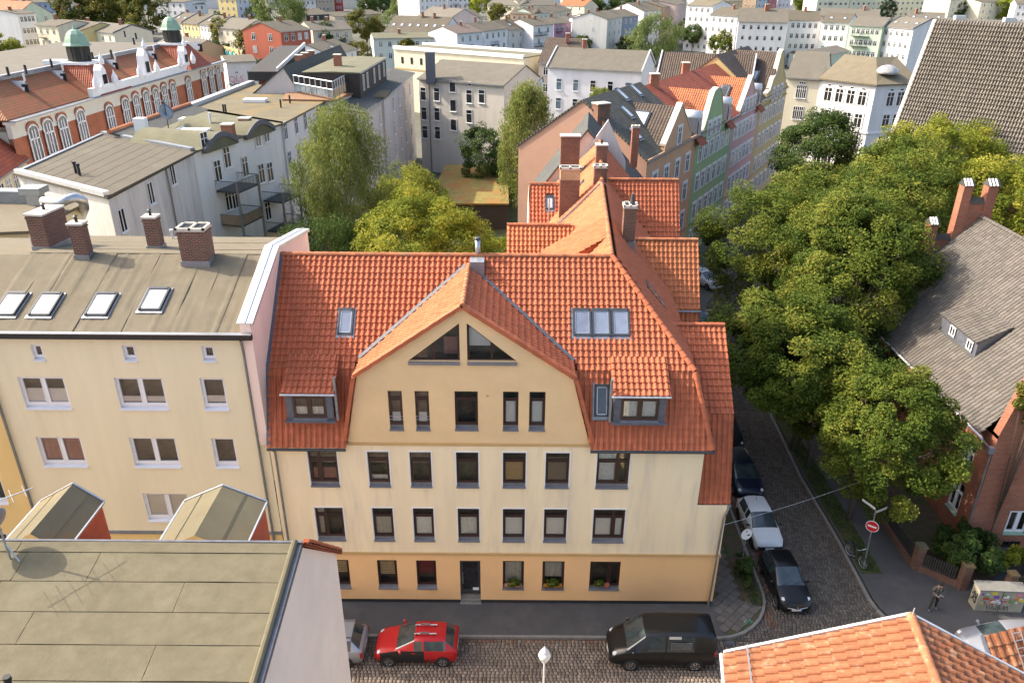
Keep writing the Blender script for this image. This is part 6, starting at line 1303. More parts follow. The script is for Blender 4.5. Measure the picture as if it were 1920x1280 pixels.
for px in ((52, 173), (123, 152), (220, 130), (292, 112), (377, 93)):
    p = pp(*px, e0, (t0 - e0).cross(us)); m = MB(); m.prism([p - us * .6, p + us * .6, p + Zv * 1.1], ns * 1.5 - Zv * 0); g = m.build('roof_dormer', MATS['zinc'], S); m = MB(); m.box(p.x - .3, p.x + .3, p.y - .3, p.y - .1, p.z - .3, p.z + .8); m.build('pane', MATS['black_metal'], g); m = MB(); m.tube([p + Zv * 1.1, p + Zv * 1.8], .1, 6); m.build('finial', MATS['zinc_light'], g)
for px in ((17, 143), (50, 139), (98, 127), (171, 120), (210, 108), (252, 84), (256, 74), (235, 70), (175, 113)): p = gp(*px, 18.2); m = MB(); m.tube([p, p + Zv * .9], .13, 6); m.build('vent_pipe', MATS['black_metal'], S)
p = gp(108, 118, 18.3); m = MB(); m.box(p.x - 1.3, p.x + 1.3, p.y - .8, p.y + .8, 18.1, 18.6); m.build('skylight_dome', MATS['trim_white'], S)
# little cream house with wine red roof at the left edge
a, b = gp(-40, 330, 12.5), gp(42, 277, 12.5); c = (a + b) / 2; LC = thing('house', 'cream house with wine red mansard roof at the left edge below the school', 'house', (c.x, c.y, 0)); gable_block(LC, a, b, 10, 11.6, 16.5, colm((.62, .52, .33)), 'roof_red_far', .5); far_windows(LC, a, b, 0, [9.2, 6.0], 1.2, 1.7, cols=5, gms=('glass_pale', 'glass_dark')); m = MB(); p = gp(8, 262, 13); m.box(p.x - 2.0, p.x + .8, p.y - .6, p.y + 2, 12.0, 13.8); m.build('dormer', MATS['trim_white'], LC)
# ------------------------------------------------------------------ courtyard: grey rear house, long white wing, roof terrace house, blue annex
GA, GB = gp(785, 148, 13.5), gp(945, 161, 13.5); c = (GA + GB) / 2
G = thing('apartment_house', 'beige five storey rear house closing the courtyard', 'apartment house', (c.x, c.y + 5, 0)); gable_block(G, GA, GB, 11, 13.5, 15.5, 'plaster_beige', 'felt_grey', .6)
def zo(x, y): return (560 + x / 4.267, 80 + y / 4.267)
wall_wins(G, GA, GB, [zo(*p) for p in ((998, 410), (1105, 415), (1365, 432), (1465, 432), (1005, 567), (1108, 572), (1365, 590), (1012, 715), (1112, 722))], 1.05, 1.9, style='ts'); wall_wins(G, GA, GB, [zo(*p) for p in ((1232, 350), (1237, 505), (1240, 658))], 1.1, 1.7, style='s'); wall_wins(G, GA, GB, [zo(*p) for p in ((1095, 315), (1370, 330))], .5, .6, style='')
m = MB(); p = pp(*zo(1045, 300), GA, (0, 1, 0)); uG = (GB - GA).normalized(); s, z = pl(*zo(1048, 500), GA, GB); o = V((GA.x, GA.y, 0)) + uG * s + V((uG.y, -uG.x, 0)) * .1; m.tube([o + Zv * 13.4, o], .09, 6); m.build('downpipe', MATS['downpipe_metal'], G)
m = MB(); p = gp(806, 118, 16); m.box(p.x - .65, p.x + .65, p.y, p.y + 1.3, 13, 17.4); m.build('lift_tower', MATS['lead'], G)
GSh = flat_block('low grey lean-to with dark roof at the foot of the beige rear house', [gp(*zo(*p), 3.2) for p in ((1055, 830), (1340, 850), (1350, 785), (1120, 770))], 3.2, 'plaster_grey', 'felt_dark', 'shed', 'lean_to')
BA, BB = gp(*zo(1432, 545), 8.6), gp(*zo(1615, 555), 8.6); c = (BA + BB) / 2
BLU = thing('annex', 'pale blue annex with balcony and red parasols beside the beige rear house', 'annex', (c.x, c.y, 0)); gable_block(BLU, BA, BB, 6, 8.5, 8.55, colm((.42, .54, .62)), 'wood_deck', .5, ov=.02); wall_wins(BLU, BA, BB, [zo(1525, 640)], 1.2, 2.2, style='ts')
ub = (BB - BA).normalized(); nb_ = V((-ub.y, ub.x, 0)); m = MB()
for q_, e in ((V((BA.x, BA.y, 8.6)), ub * (BB - BA).xy.length), (V((BA.x, BA.y, 8.6)), nb_ * 3), (V((BB.x, BB.y, 8.6)), nb_ * 3)):
    m.tube([q_ + Zv, q_ + e + Zv], .05, 4); [m.tube([q_ + e * (j / 9), q_ + e * (j / 9) + Zv], .03, 4) for j in range(10)]
m.build('railing', MATS['downpipe_metal'], BLU); g0 = V((BA.x, BA.y, 0)) + nb_ * 4; gable_block(BLU, g0, g0 + ub * 8, 5, 12.3, 12.8, colm((.42, .54, .62)), 'felt_grey', .9, wname='upper_wall', rname='upper_roof'); far_windows(BLU, g0, g0 + ub * 8, 0, [9.2], 1.3, 2.4, style='v', xs=[1.2, 2.9, 4.6, 6.3])
mat('parasol_red', (.6, .03, .02), .8); mat('parasol_orange', (.75, .3, .03), .8)
for x, mm, lb in ((1590, 'parasol_red', 'closed red parasol on the blue annex balcony'), (1630, 'parasol_orange', 'orange parasol on the blue annex balcony')):
    p = gp(*zo(x, 530), 8.7); T = thing('parasol', lb, 'parasol', tuple(p)); m = MB(); m.tube([p, p + Zv * 1.9], .05, 6); m.build('pole', MATS['galv'], T); m = MB(); m.lathe(p + Zv * 1.3, [(1.0, 0), (.9, .15), (.4, .5), (.02, .75)], 8); m.build('canopy', MATS[mm], T)
# long white wing on the left of the courtyard
LA, LBp = gp(683, 214, 13.2), gp(774, 138, 13.2); c = (LA + LBp) / 2; LW_ = thing('apartment_house', 'long white courtyard wing with brown clad penthouse', 'apartment house', (c.x - 4, c.y, 0)); gable_block(LW_, LA, LBp, 9, 13.2, 13.7, 'plaster_grey', 'felt_dark', .35)
far_windows(LW_, LA, LBp, 0, [10.4, 7.3, 4.2, 1.1], .95, 1.9, cols=7, margin=1.5, gms=('glass_mid', 'glass_pale'), style='vts')
ul = (LBp - LA).normalized(); nl = V((-ul.y, ul.x, 0)); o = V((LA.x, LA.y, 0)) + nl * 2.0 + ul * 8; gable_block(LW_, o, o + ul * 18, 7, 16.6, 16.7, 'wood_dark', 'felt_green', .5, wname='penthouse_wall', rname='penthouse_roof', ov=.1); far_windows(LW_, o, o + ul * 18, 0, [14.4], 1.0, 1.9, xs=[2, 4.5, 9, 12.5, 16], style='v'); small_chimney(LW_, o + ul * 6 + nl * 4 + Zv * 16.7, .9, 1.5)
o2 = V((LA.x, LA.y, 0)) + nl * 9.2 + ul * 8; gable_block(LW_, o2, o2 + ul * 30, 7, 13.5, 17.2, 'plaster_grey', 'roof_dark_far', .3, wname='rear_wall', rname='rear_roof')
for k in range(3): small_chimney(LW_, o2 + ul * (10 + k * 3) + nl * 3 + Zv * 16.5, .9, 1.2)
# protruding stair bay + step down in front
qs = [gp(*p, 13.6) for p in ((663, 182), (727, 176), (722, 189), (664, 192))]; flat_block('', [gp(*zo(*p), 13.4) for p in ((440, 440), (680, 445), (720, 395), (490, 385))], 13.4, 'plaster_grey', 'felt_moss', parent=LW_, rn='bay_roof')
# roof terrace house
RT, rp_ = flat_block('white house carrying a timber roof terrace with glass screens', [gp(*p, 14.2) for p in ((532, 188), (626, 190), (690, 165), (640, 142), (560, 138))], 14.2, 'plaster_grey', 'wood_deck')
tc = [gp(*zo(*p), 14.6) for p in ((-30, 390), (280, 450), (525, 300), (330, 220))]
for i, (a, b) in enumerate(zip(tc, tc[1:])):
    d = b - a; k = max(3, int(d.length / 1.1)); m = MB()
    for j in range(k + 1): m.tube([a + d * (j / k), a + d * (j / k) + Zv * 1.9], .06, 4)
    m.tube([a + Zv * 1.0, b + Zv * 1.0], .05, 4); m.tube([a + Zv * 1.9, b + Zv * 1.9], .05, 4); m.build('terrace_railing', MATS['galv'], RT)
    for j in range(k):
        if i == 1: m = MB(); m.obox(a + d * ((j + .05) / k), d * (.9 / k), V((0, 0, 1.0)), V((-d.y, d.x, 0)).normalized() * .03); m.build('board', MATS['wood_fence'], RT)
        m = MB(); m.obox(a + d * ((j + .05) / k) + Zv * (1.05 if i == 1 else .1), d * (.9 / k), V((0, 0, .8)), V((-d.y, d.x, 0)).normalized() * .02); m.build('glass_screen', MATS['glass_blue'], RT)
sh0 = gp(522, 152, 14.4); sh1 = gp(575, 118, 14.4); d = sh1 - sh0; n_ = V((-d.y, d.x, 0)).normalized(); m = MB(); m.prism([sh0, sh1, sh1 + Zv * 2.6, sh0 + Zv * 1.2], n_ * 4.0); m.build('terrace_shed', MATS['wood_dark'], RT); m = MB(); m.obox(sh0 + Zv * 1.2 - n_ * .1, d + Zv * 1.4, n_ * .2, Zv * .5); m.build('shed_fascia', MATS['trim_white'], RT)
p = gp(*zo(275, 250), 14.5); pt = thing('potted_shrub', 'small green shrub on the timber roof terrace', 'plant', tuple(p)); m = MB(); m.lathe(p, [(.4, 0), (.55, .6)], 10); m.build('pot', MATS['clay_red'], pt)
# long cream commercial building, green roofed shed
KA, KB, KC = gp(738, 88, 13.0), gp(982, 106, 13.0), gp(1005, 97, 13.0); c = (KA + KB) / 2; K = thing('long_building', 'long low cream building with white roof rim behind the courtyard', 'building', (c.x, c.y + 6, 0)); KA.z = KB.z = KC.z = 0
gable_block(K, KA, KB, (KC - KB).xy.length, 12.6, 12.65, colm((.66, .60, .44)), 'felt_green', .5, ov=.1); far_windows(K, KA, KB, 0, [9.6], .7, 1.3, fm='dark_frame', style='', xs=[22, 23.4, 28.6, 30, 35.5, 36.9, 42.5, 44, 49.5, 51]) if (KB - KA).length > 52 else far_windows(K, KA, KB, 0, [9.8], .6, 1.3, fm='dark_frame', style='', cols=12)
uk = (KB - KA).normalized(); nk = V((-uk.y, uk.x, 0)); 
for off in (-.3, (KC - KB).xy.length - .4): m = MB(); m.obox(KA + nk * off + Zv * 12.55, uk * (KB - KA).length, nk * .6, Zv * .7); m.build('roof_rim', MATS['trim_white'], K)
m = MB(); m.obox(KA - nk * .12 + Zv * 8.6, uk * (KB - KA).length, nk * .2, Zv * .25); m.build('cornice', MATS['plaster_band'], K)
sh, _ = flat_block('low shed with moss and sedum roof in the courtyard', [gp(*p, 3.0) for p in ((838, 312), (948, 313), (952, 383), (800, 383))], 3.0, 'wood_dark', 'sedum', 'shed', 'shed'); p = gp(928, 304, 3.2); small_chimney(sh, p, 1.0, 1.6, 'brick_yellow')
# ------------------------------------------------------------------ white rear houses beyond
far_house('white rear house with grey felt roof right of the birch', (1027, 126), (1203, 135), 13.5, 10, (.62, .61, .62), 'felt_grey', 2.6, 5, 4, 1.0, 1.9, first=3.6, style='ts', verge='zinc_light', gms=('glass_dark', 'glass_blue'))
far_house('small brown roofed house behind the long cream building', (1010, 118), (1085, 121), 12, 12, (.35, .30, .25), 'roof_brown_far', 4, 4, 2, skyl=1)
far_house('dark gabled outbuilding beside the school with graffiti wall', (442, 97), (372, 86), 8.5, 14, (.46, .31, .18), 'felt_grey', 3, 3, 0, chim=1)
GR = far_house('pale low building with graffiti right of the school', (424, 118), (480, 116), 10.5, 14, (.60, .57, .53), 'felt_warm', .6, 2, 1, .7, .6, chim=0)
# ------------------------------------------------------------------ the town beyond
W_ = (.64, .635, .62); CR = (.63, .57, .42); YE = (.60, .48, .22); BE = (.52, .45, .35); GRN = (.50, .56, .43)
K_ = dict(st=3.1)
far_house('pale green apartment house with orange roof at the far left edge', (-30, 25), (31, 29), 14.5, 11, GRN, 'roof_orange_far', 3.5, 5, 5, 1.0, 1.6, side='r', sidecols=3)
far_house('white flat roofed block with blue grey end wall at the far left', (31, 27), (66, 25), 15.5, 12, W_, 'felt_warm', .8, 4, 4, side='r')
far_house('cream house with balconies left of the long yellow row', (66, 47), (107, 50), 13, 11, CR, 'felt_warm', 1.2, 3, 4, balc=[(2, (3.5, 6.6, 9.7))])
far_house('butter yellow house in the row behind the first lantern', (109, 51), (155, 57), 12, 11, YE, 'felt_warm', 1.6, 4, 3)
far_house('off white house at the right end of the row behind the first lantern', (157, 57), (213, 63), 11.5, 11, (.62, .60, .47), 'felt_grey', 1.8, 4, 3, verge='lead')
far_house('light blue house at the far left below the top edge', (46, 6), (101, 5), 13, 12, (.32, .44, .60), 'felt_warm', 1.0, 5, 3)
far_house('brick red house beside the light blue one at the top left', (102, 5), (123, 4), 13, 12, (.45, .16, .09), 'felt_warm', 1.0, 2, 3)
far_house('red roofed house at the far left beyond the pale green one', (-30, 16), (20, 12), 13, 12, CR, 'roof_orange_far', 3, 4, 3)
far_house('white house with long window band at the top left', (281, 3), (345, 5), 13, 14, (.60, .60, .60), 'felt_warm', .7, 5, 3, w=1.2)
far_house('white gabled house near the top beside the long window band', (348, 9), (385, 8), 12, 14, W_, 'felt_warm', 1.5, 3, 3)
far_house('cream low house left in the gabled row behind the second lantern', (318, 41), (341, 43), 10.5, 12, CR, 'felt_warm', 2.6, 3, 3, verge='lead', skyl=2)
far_house('yellow house in the gabled row behind the second lantern', (342, 43), (372, 46), 10.5, 12, YE, 'felt_warm', 2.6, 4, 3, verge='lead')
far_house('white house in the gabled row behind the second lantern', (373, 46), (406, 50), 10.5, 12, W_, 'felt_warm', 2.6, 5, 3, verge='lead', skyl=2)
far_house('tan house at the right end of the gabled row behind the second lantern', (407, 52), (455, 56), 10.5, 12, BE, 'felt_grey', 2.6, 4, 2)
far_house('ochre house at the top left with brown windows', (408, -3), (442, -2), 14, 14, YE, 'felt_warm', 1, 3, 4)
far_house('lavender grey house at the top left beside the ochre one', (443, -2), (483, -3), 14, 14, (.50, .52, .58), 'felt_warm', 1, 4, 4)
RD = far_house('brick red four storey house with cream windows among the trees', (526, 61), (582, 56), 13.5, 13, (.36, .10, .06), 'felt_warm', 2.0, 4, 4, 1.3, 1.7, gms=('glass_pale', 'glass_pale', 'glass_dark'), side='l', sidecols=2)
far_house('pale grey house at the top with balcony behind the willow', (562, 0), (592, 0), 13, 14, (.52, .53, .56), 'felt_warm', 1, 3, 4)
far_house('taupe house at the top left of the maroon one', (593, -2), (626, -2), 13.5, 14, (.34, .29, .23), 'felt_warm', 1, 4, 4)
far_house('maroon house at the top beside the taupe one', (627, -3), (642, -3), 13.5, 14, (.40, .06, .06), 'felt_warm', 1, 2, 4)
far_house('black timber workshop with long felt roof behind the red house', (574, 29), (617, 27), 7.5, 16, 'wood_dark', 'felt_warm', 2.2, 3, 1, chim=0)
far_house('low workshop with shallow felt roof right of the black timber one', (628, 32), (716, 26), 6.0, 16, BE, 'felt_warm', 1.6, 5, 1, chim=0)
far_house('beige house partly hidden between two round trees', (586, 58), (660, 55), 12, 12, BE, 'felt_grey', 2.0, 4, 4, chim=2)
far_house('long house with many skylights behind the cream long building', (722, 60), (830, 64), 11, 14, W_, 'felt_warm', 4, 6, 3, skyl=7, chim=2)
far_house('pale mint low house behind the rim of the cream long building', (700, 73), (845, 71), 10.5, 10, (.50, .54, .48), 'felt_green', 1.0, 8, 2)
far_house('small white house with felt roof left of the dark ridge', (622, 105), (668, 92), 11, 11, W_, 'felt_warm', 2.0, 3, 3, skyl=1)
far_house('white house with brown shed roof right of the pale mint one', (857, 64), (905, 60), 12, 11, (.58, .60, .62), 'clay_brown', 1.6, 3, 3, balc=[(3, (8.0,))])
far_house('white house with balcony and felt roof right of the brown shed roof', (906, 59), (952, 54), 12, 11, W_, 'felt_warm', 1.8, 4, 3, balc=[(4, (8.0, 4.9))])
far_house('narrow grey house with skylight beside the round green tree', (953, 57), (985, 54), 11.5, 11, (.50, .48, .45), 'felt_warm', 2.4, 2, 3, skyl=1)
far_house('cream gabled house with grey roof near the top centre', (783, 31), (842, 37), 11.5, 13, (.58, .50, .44), 'felt_grey', 3.2, 5, 3, gms=('glass_red', 'glass_pale'))
far_house('beige row house right of the cream gabled one', (843, 36), (905, 33), 11, 13, BE, 'felt_warm', 2.4, 6, 3)
far_house('white tall block at the top centre', (786, -4), (838, -6), 15, 14, W_, 'felt_warm', 1, 6, 4)
far_house('white tall block with balconies at the top right of centre', (839, -6), (878, -6), 15, 14, W_, 'felt_warm', 1, 4, 4, balc=[(3, (5, 8, 11)), (9, (5, 8, 11))])
far_house('cream row house with brown roof at the top, left of its pair', (914, 9), (975, 11), 11.5, 13, CR, 'felt_grey', 2.2, 5, 3)
far_house('cream row house with brown roof at the top, right of its pair', (976, 11), (1046, 10), 11.5, 13, (.60, .56, .46), 'felt_grey', 2.2, 6, 3)
far_house('orange roofed low house at the top near the dark trees', (1048, 10), (1096, 12), 9, 13, CR, 'roof_orange_far', 3, 3, 2)
far_house('peach house in the upper row left of the mint one', (957, 26), (1001, 27), 10.5, 12, (.58, .38, .22), 'felt_warm', 1.8, 4, 3)
far_house('mint house in the upper row', (1002, 27), (1036, 24), 10.5, 12, (.46, .54, .47), 'felt_warm', 2.0, 4, 3)
far_house('sand coloured house in the upper row right of the mint one', (1037, 24), (1072, 19), 10.5, 12, (.55, .50, .37), 'felt_warm', 2.0, 4, 3)
far_house('white house with dark steel balconies beside the round green tree', (1000, 49), (1038, 46), 12.5, 11, W_, 'felt_warm', 1.6, 2, 4, balc=[(.5, (3.4, 6.5, 9.6)), (3.5, (3.4, 6.5, 9.6))], chim=2)
far_house('plum coloured house with balconies in the row', (1039, 45), (1071, 43), 12, 11, (.42, .24, .33), 'felt_warm', 1.4, 3, 4, balc=[(1, (6.4, 9.4))])
far_house('red rendered house in the row right of the plum one', (1072, 44), (1105, 40), 11.5, 11, (.44, .13, .10), 'felt_grey', 1.6, 3, 4)
far_house('grey white house with dark balconies right of the red one', (1106, 39), (1138, 38), 13, 12, (.56, .56, .58), 'felt_warm', 1.6, 2, 4, balc=[(.5, (3.6, 6.7, 9.8))])
far_house('light stone house left of the slate blue one', (1139, 37), (1167, 32), 13.5, 12, (.54, .53, .50), 'felt_warm', 1.8, 3, 4)
far_house('slate blue house at the end of the row behind the willow', (1168, 32), (1197, 30), 13.5, 12, (.20, .25, .32), 'felt_warm', 1.8, 3, 4)
far_house('white gable house behind the slate blue one', (1207, 22), (1239, 20), 14, 15, W_, 'felt_warm', 2.6, 3, 4, verge=None)
far_house('brown rendered house in the upper row', (1240, 14), (1265, 11), 15, 14, (.30, .21, .13), 'felt_warm', 1.8, 3, 5)
far_house('dusty pink house in the upper row right of the brown one', (1266, 10), (1287, 6), 15.5, 14, (.50, .38, .34), 'felt_warm', 1.4, 2, 5)
far_house('tall white house with roof storey left of the long white row', (1288, 10), (1337, 12), 16, 14, (.66, .655, .64), 'felt_tan', 1.6, 4, 5, st=3.2)
far_house('white house with grey roof left of the stepped firewall', (1331, 28), (1383, 31), 14, 13, (.66, .655, .64), 'felt_warm', 2.2, 4, 4, verge=None)
far_house('long pale grey house with chimneys behind the brown roofs', (1385, 41), (1477, 43), 13.5, 13, (.58, .57, .57), 'felt_grey', 3.6, 6, 4, .9, 1.3, style='t', chim=3, skyl=0)
far_house('white house in the long white row, first right of the pale grey one', (1479, 39), (1540, 40), 13.5, 13, (.67, .665, .65), 'felt_warm', 2.6, 5, 4)
far_house('white house in the long white row, beside the green balcony house', (1541, 42), (1592, 44), 13.5, 13, (.67, .665, .655), 'felt_warm', 2.4, 4, 4, skyl=2, chim=0)
far_house('light green house with stacked balconies at the upper right', (1594, 48), (1655, 51), 13.5, 12, (.46, .56, .42), 'felt_grey', 2.2, 6, 4, balc=[(1.2, (1.6, 4.7, 7.8, 10.6)), (3.7, (1.6, 4.7, 7.8, 10.6))], skyl=0, chim=0)
far_house('white house with two skylights right of the green balcony house', (1656, 50), (1713, 55), 13.5, 12, W_, 'felt_grey', 2.4, 5, 4, skyl=3, verge='lead', chim=0)
far_house('cream house against the church roof edge', (1714, 55), (1765, 57), 13, 12, (.58, .58, .46), 'felt_grey', 2.2, 4, 4, chim=0)
far_house('white house with red cornice behind the long white row', (1537, 30), (1648, 33), 12.5, 12, (.62, .46, .36), 'felt_grey', 2.4, 9, 3, skyl=0, chim=1)
far_house('cream house with pale skylights behind the green balcony house', (1700, 40), (1770, 42), 12.5, 12, CR, 'felt_grey', 2.6, 5, 3, skyl=3)
far_house('brown rendered house in the coloured row at the top', (1394, -6), (1419, -5), 14, 14, (.26, .19, .13), 'felt_warm', 1, 3, 4)
far_house('steel blue house in the coloured row at the top', (1420, -5), (1440, -5), 14, 14, (.36, .42, .48), 'felt_warm', 1, 2, 4)
far_house('maroon house in the coloured row at the top right', (1441, -5), (1458, -5), 14, 14, (.32, .12, .14), 'felt_warm', 1, 2, 4)
far_house('pale lilac house in the coloured row at the top', (1459, -6), (1484, -6), 14, 14, (.52, .52, .60), 'felt_warm', 1, 3, 4)
far_house('peach house left of the coloured row at the top', (1340, 4), (1393, 2), 12, 14, (.58, .42, .25), 'felt_tan', 2.5, 4, 3)
far_house('long pale yellow apartment slab at the top right', (1597, -8), (1782, -9), 15.5, 14, (.62, .60, .44), 'felt_warm', .6, 20, 5, 1.4, 1.3, style='v', first=2.0, st=2.9, chim=0)
far_house('pale yellow apartment slab with balcony at the top right', (1534, -8), (1595, -8), 15.5, 14, (.62, .60, .46), 'felt_warm', .6, 6, 5, 1.4, 1.3, style='v', first=2.0, st=2.9, chim=0, balc=[(7, (5, 8, 11))])
far_house('ivory house at the top right left of the golden tree', (1783, 1), (1838, -1), 14.5, 14, (.60, .56, .42), 'felt_warm', 1.0, 4, 4)
far_house('cream house at the top right edge behind the golden tree', (1840, 5), (1905, 3), 13.5, 14, CR, 'felt_warm', 1.6, 5, 4)
far_house('white house at the far upper right corner', (1906, 8), (1960, 9), 13.5, 14, W_, 'felt_warm', 1.6, 5, 4)
far_house('grey shed roofed house below the white row at the upper right', (1541, 106), (1592, 96), 7, 8, GRN, 'felt_grey', 1.2, 2, 1, chim=0, cat='house', name='house')
far_house('low white garage in the yard of the long white row', (1480, 100), (1535, 104), 4.0, 7, W_, 'felt_warm', .3, 3, 0, chim=0, cat='garage', name='garage')
# skyline row that closes the view, still farther out
rngc = [(.60, .58, .5), (.55, .5, .42), (.62, .61, .6), (.5, .42, .3), (.5, .53, .56)]
nm_ = ['cream', 'sand coloured', 'white', 'ochre', 'blue grey']; pos_ = ['at the left corner', 'above the pale green house', 'left of the autumn trees', 'above the school', 'above the long window band', 'above the ochre house', 'above the big willow', 'above the taupe house', 'left of the tall block', 'above the tall block', 'above the cream row houses', 'above the dark wood', 'above the white gable house', 'above the coloured row', 'above the long white row', 'above the pale yellow slab', 'above the golden tree', 'at the right corner']
for k, x in enumerate(range(-60, 1990, 62)):
    far_house('%s house in the farthest row, %s%s' % (nm_[k % 5], pos_[min(17, k // 2)], '' if k % 2 == 0 else ', on its right'), (x, -24 + (k % 3)), (x + 58, -24 + (k % 3)), 14, 14, rngc[k % 5], 'felt_warm', 2.5, 6, 3, group='houses of the farthest row', chim=1, gms=('glass_mid',))
# ------------------------------------------------------------------ trees
_crowns = {}
def crown_mesh(key, rx, ry, rz, n_clump, n_leaf, leaf, m, shape='round', droop=0.0, seed=0, gap=.0):
    rg = np.random.default_rng(seed); P = []; R = []
    # clumps fill the shell of an uneven volume, denser outside
    k = 0; bumps = [(rg.normal(size=3), rg.uniform(.12, .34)) for _ in range(9)]; bumps = [(b / np.linalg.norm(b), a) for b, a in bumps]
    while len(P) < n_clump:
        d = rg.normal(size=3); d /= np.linalg.norm(d); r = rg.uniform(.45, 1.0) ** .45
        lob = .80 + sum(a * max(0, d @ b) ** 6 for b, a in bumps)
        z = d[2]
        if shape == 'cone': 
            h = rg.uniform(0, 1); a = rg.uniform(0, 6.283); q = (1 - h) * rg.uniform(.5, 1) ; P.append((rx * q * math.cos(a), ry * q * math.sin(a), rz * (2 * h - 1))); R.append(.5 * min(rx, ry) * (1 - h * .75) * .6); continue
        if shape == 'tall': lob *= (1.0 - .25 * abs(z))
        c = d * r * lob
        if shape != 'bush' and z < -.55 and rg.random() < .6: continue
        P.append((c[0] * rx, c[1] * ry, c[2] * rz)); R.append(rg.uniform(.12, .25) * (rx + ry + rz) / 3 * (.8 if shape != 'tall' else .7) * (1.0 if n_clump >= 150 else 1.4))
    P = np.array(P); R = np.array(R); per = max(1, n_leaf // n_clump); n = per * n_clump
    C = np.repeat(P, per, 0); RR = np.repeat(R, per)
    d = rg.normal(size=(n, 3)); d /= np.linalg.norm(d, axis=1)[:, None]; q = RR * rg.uniform(.25, 1.0, n) ** .5
    pos = C + d * q[:, None] * np.array([1.1, 1.1, .84]); 
    if droop: pos[:, 2] -= droop * rg.uniform(0, 1, n) ** 1.5 * (.4 + np.abs(d[:, 2])); 
    # leaf facing: up / outward with scatter
    out = pos / np.maximum(np.linalg.norm(pos / np.array([rx, ry, rz]), axis=1), .1)[:, None]; out /= np.maximum(np.linalg.norm(out, axis=1), 1e-3)[:, None]
    nrm = out * .5 + np.array([0, 0, .75]) + rg.normal(size=(n, 3)) * .5; nrm /= np.linalg.norm(nrm, axis=1)[:, None]
    if droop: nrm = nrm * np.array([1, 1, .25]); nrm /= np.linalg.norm(nrm, axis=1)[:, None]
    t = rg.normal(size=(n, 3)); 
    if droop: t = t * .25 + np.array([0, 0, -1.0])
    a = np.cross(nrm, t); a /= np.maximum(np.linalg.norm(a, axis=1), 1e-6)[:, None]; b = np.cross(a, nrm)
    s = leaf * rg.uniform(.6, 1.35, n)[:, None]; asp = .55 if not droop else .3
    L = np.stack([pos - b * s, pos + a * s * asp - b * s * .1, pos + b * s, pos - a * s * asp - b * s * .1 + nrm * s * .2], 1)
    tint = np.clip(np.repeat(rg.uniform(0, 1, n_clump), per) * .55 + rg.uniform(0, 1, n) * .45, 0, 1)
    me = bpy.data.meshes.new('crown'); me.vertices.add(n * 4); me.vertices.foreach_set('co', L.astype(np.float32).ravel()); me.loops.add(n * 4); me.loops.foreach_set('vertex_index', np.arange(n * 4, dtype=np.int32)); me.polygons.add(n)
    me.polygons.foreach_set('loop_start', np.arange(0, n * 4, 4, dtype=np.int32)); me.polygons.foreach_set('loop_total', np.full(n, 4, np.int32)); me.update(calc_edges=True)
    at = me.attributes.new('tint', 'FLOAT', 'FACE'); at.data.foreach_set('value', tint.astype(np.float32)); me.materials.append(MATS[m]); _crowns[key] = (me, P, R); return me
def tree(label, x, y, h, rx, rz, cz, m, n_clump=90, n_leaf=16000, leaf=.13, bark='bark', ry=None, shape='round', droop=0, group=None, name='tree', cat='tree', key=None, z0=-.12, lean=(0, 0), rot=0, trunk_r=None):
    """h trunk top, crown centre height cz with radii rx, ry, rz"""
    ry = ry or rx; T = thing(name, label, cat, (x, y, z0), 0, group); k = key or (m, rx, ry, rz, n_clump, n_leaf, shape); 
    if k not in _crowns: crown_mesh(k, rx, ry, rz, n_clump, n_leaf, leaf, m, shape, droop, seed=len(_crowns) + 3)
    me, P, R = _crowns[k]; c = bpy.data.objects.new('crown', me); COL.objects.link(c); c.parent = T; c.location = (lean[0], lean[1], cz - z0); c.rotation_euler = (0, 0, rot)
    r = trunk_r or max(.1, h * .028); mb = MB(); mb.tube([(0, 0, -.2), (.02, .03, h * .3), (lean[0] * .5, lean[1] * .5, h * .7), (lean[0], lean[1], max(h, cz - z0))], [r * 1.25, r, r * .8, r * .35], 8)
    rg = random.Random(int(x * 10 + y)); 
    for i in range(min(len(P), 16)):
        p = P[rg.randrange(len(P))]; s = V((lean[0] * .6, lean[1] * .6, h * rg.uniform(.45, .85))); e = Matrix.Rotation(rot, 3, 'Z') @ V(p) + V((lean[0], lean[1], cz - z0)); mid = s.lerp(e, .5) + V((0, 0, .12 * (e - s).length)); mb.tube([s, mid, e], [r * .42, r * .26, r * .08], 5)
    mb.build('trunk', MATS[bark], T, True, local=True); return T
# street trees
ST = 'trees between the side street and the brick house'
tree('broad street tree nearest the brick house corner, its crown hanging over the pavement', 19.5, 35.8, 5.0, 3.5, 3.7, 6.7, 'leaf_street', 200, 72000, .074, lean=(-.1, -2.0), group=ST, ry=4.0)
tree('dark leafed street tree leaning over the parked cars', 18.6, 43.0, 6, 4.4, 4.4, 7.6, 'leaf_street', 200, 80000, .08, ry=5.2, group=ST, lean=(-1.3, -1.2))
tree('tall street tree with the highest crown of the row', 23.6, 49.5, 7, 5.6, 5.4, 11.0, 'leaf_street', 220, 84000, .085, ry=5.2, group=ST, lean=(-.6, -.6))
tree('wide street tree in the middle of the row opposite the zinc roof', 21.2, 56.5, 7, 5.0, 4.8, 9.2, 'leaf_street', 210, 76000, .088, ry=6.0, group=ST, rot=1.2, lean=(-.6, 0))
tree('street tree opposite the green town house with a few yellow leaves', 26.4, 66.0, 7, 5.4, 4.8, 9.5, 'leaf_street', 190, 56000, .10, ry=5.6, group=ST, rot=2.3)
tree('dark round tree before the cream corner house', 34.5, 88, 8, 4.8, 5.0, 10.4, 'leaf_dark', 130, 34000, .12, group=ST)
tree('street tree between the tall crown and the church', 31.0, 61.5, 8, 5.6, 5.2, 10.5, 'leaf_street', 190, 60000, .095, group=ST, rot=.7)
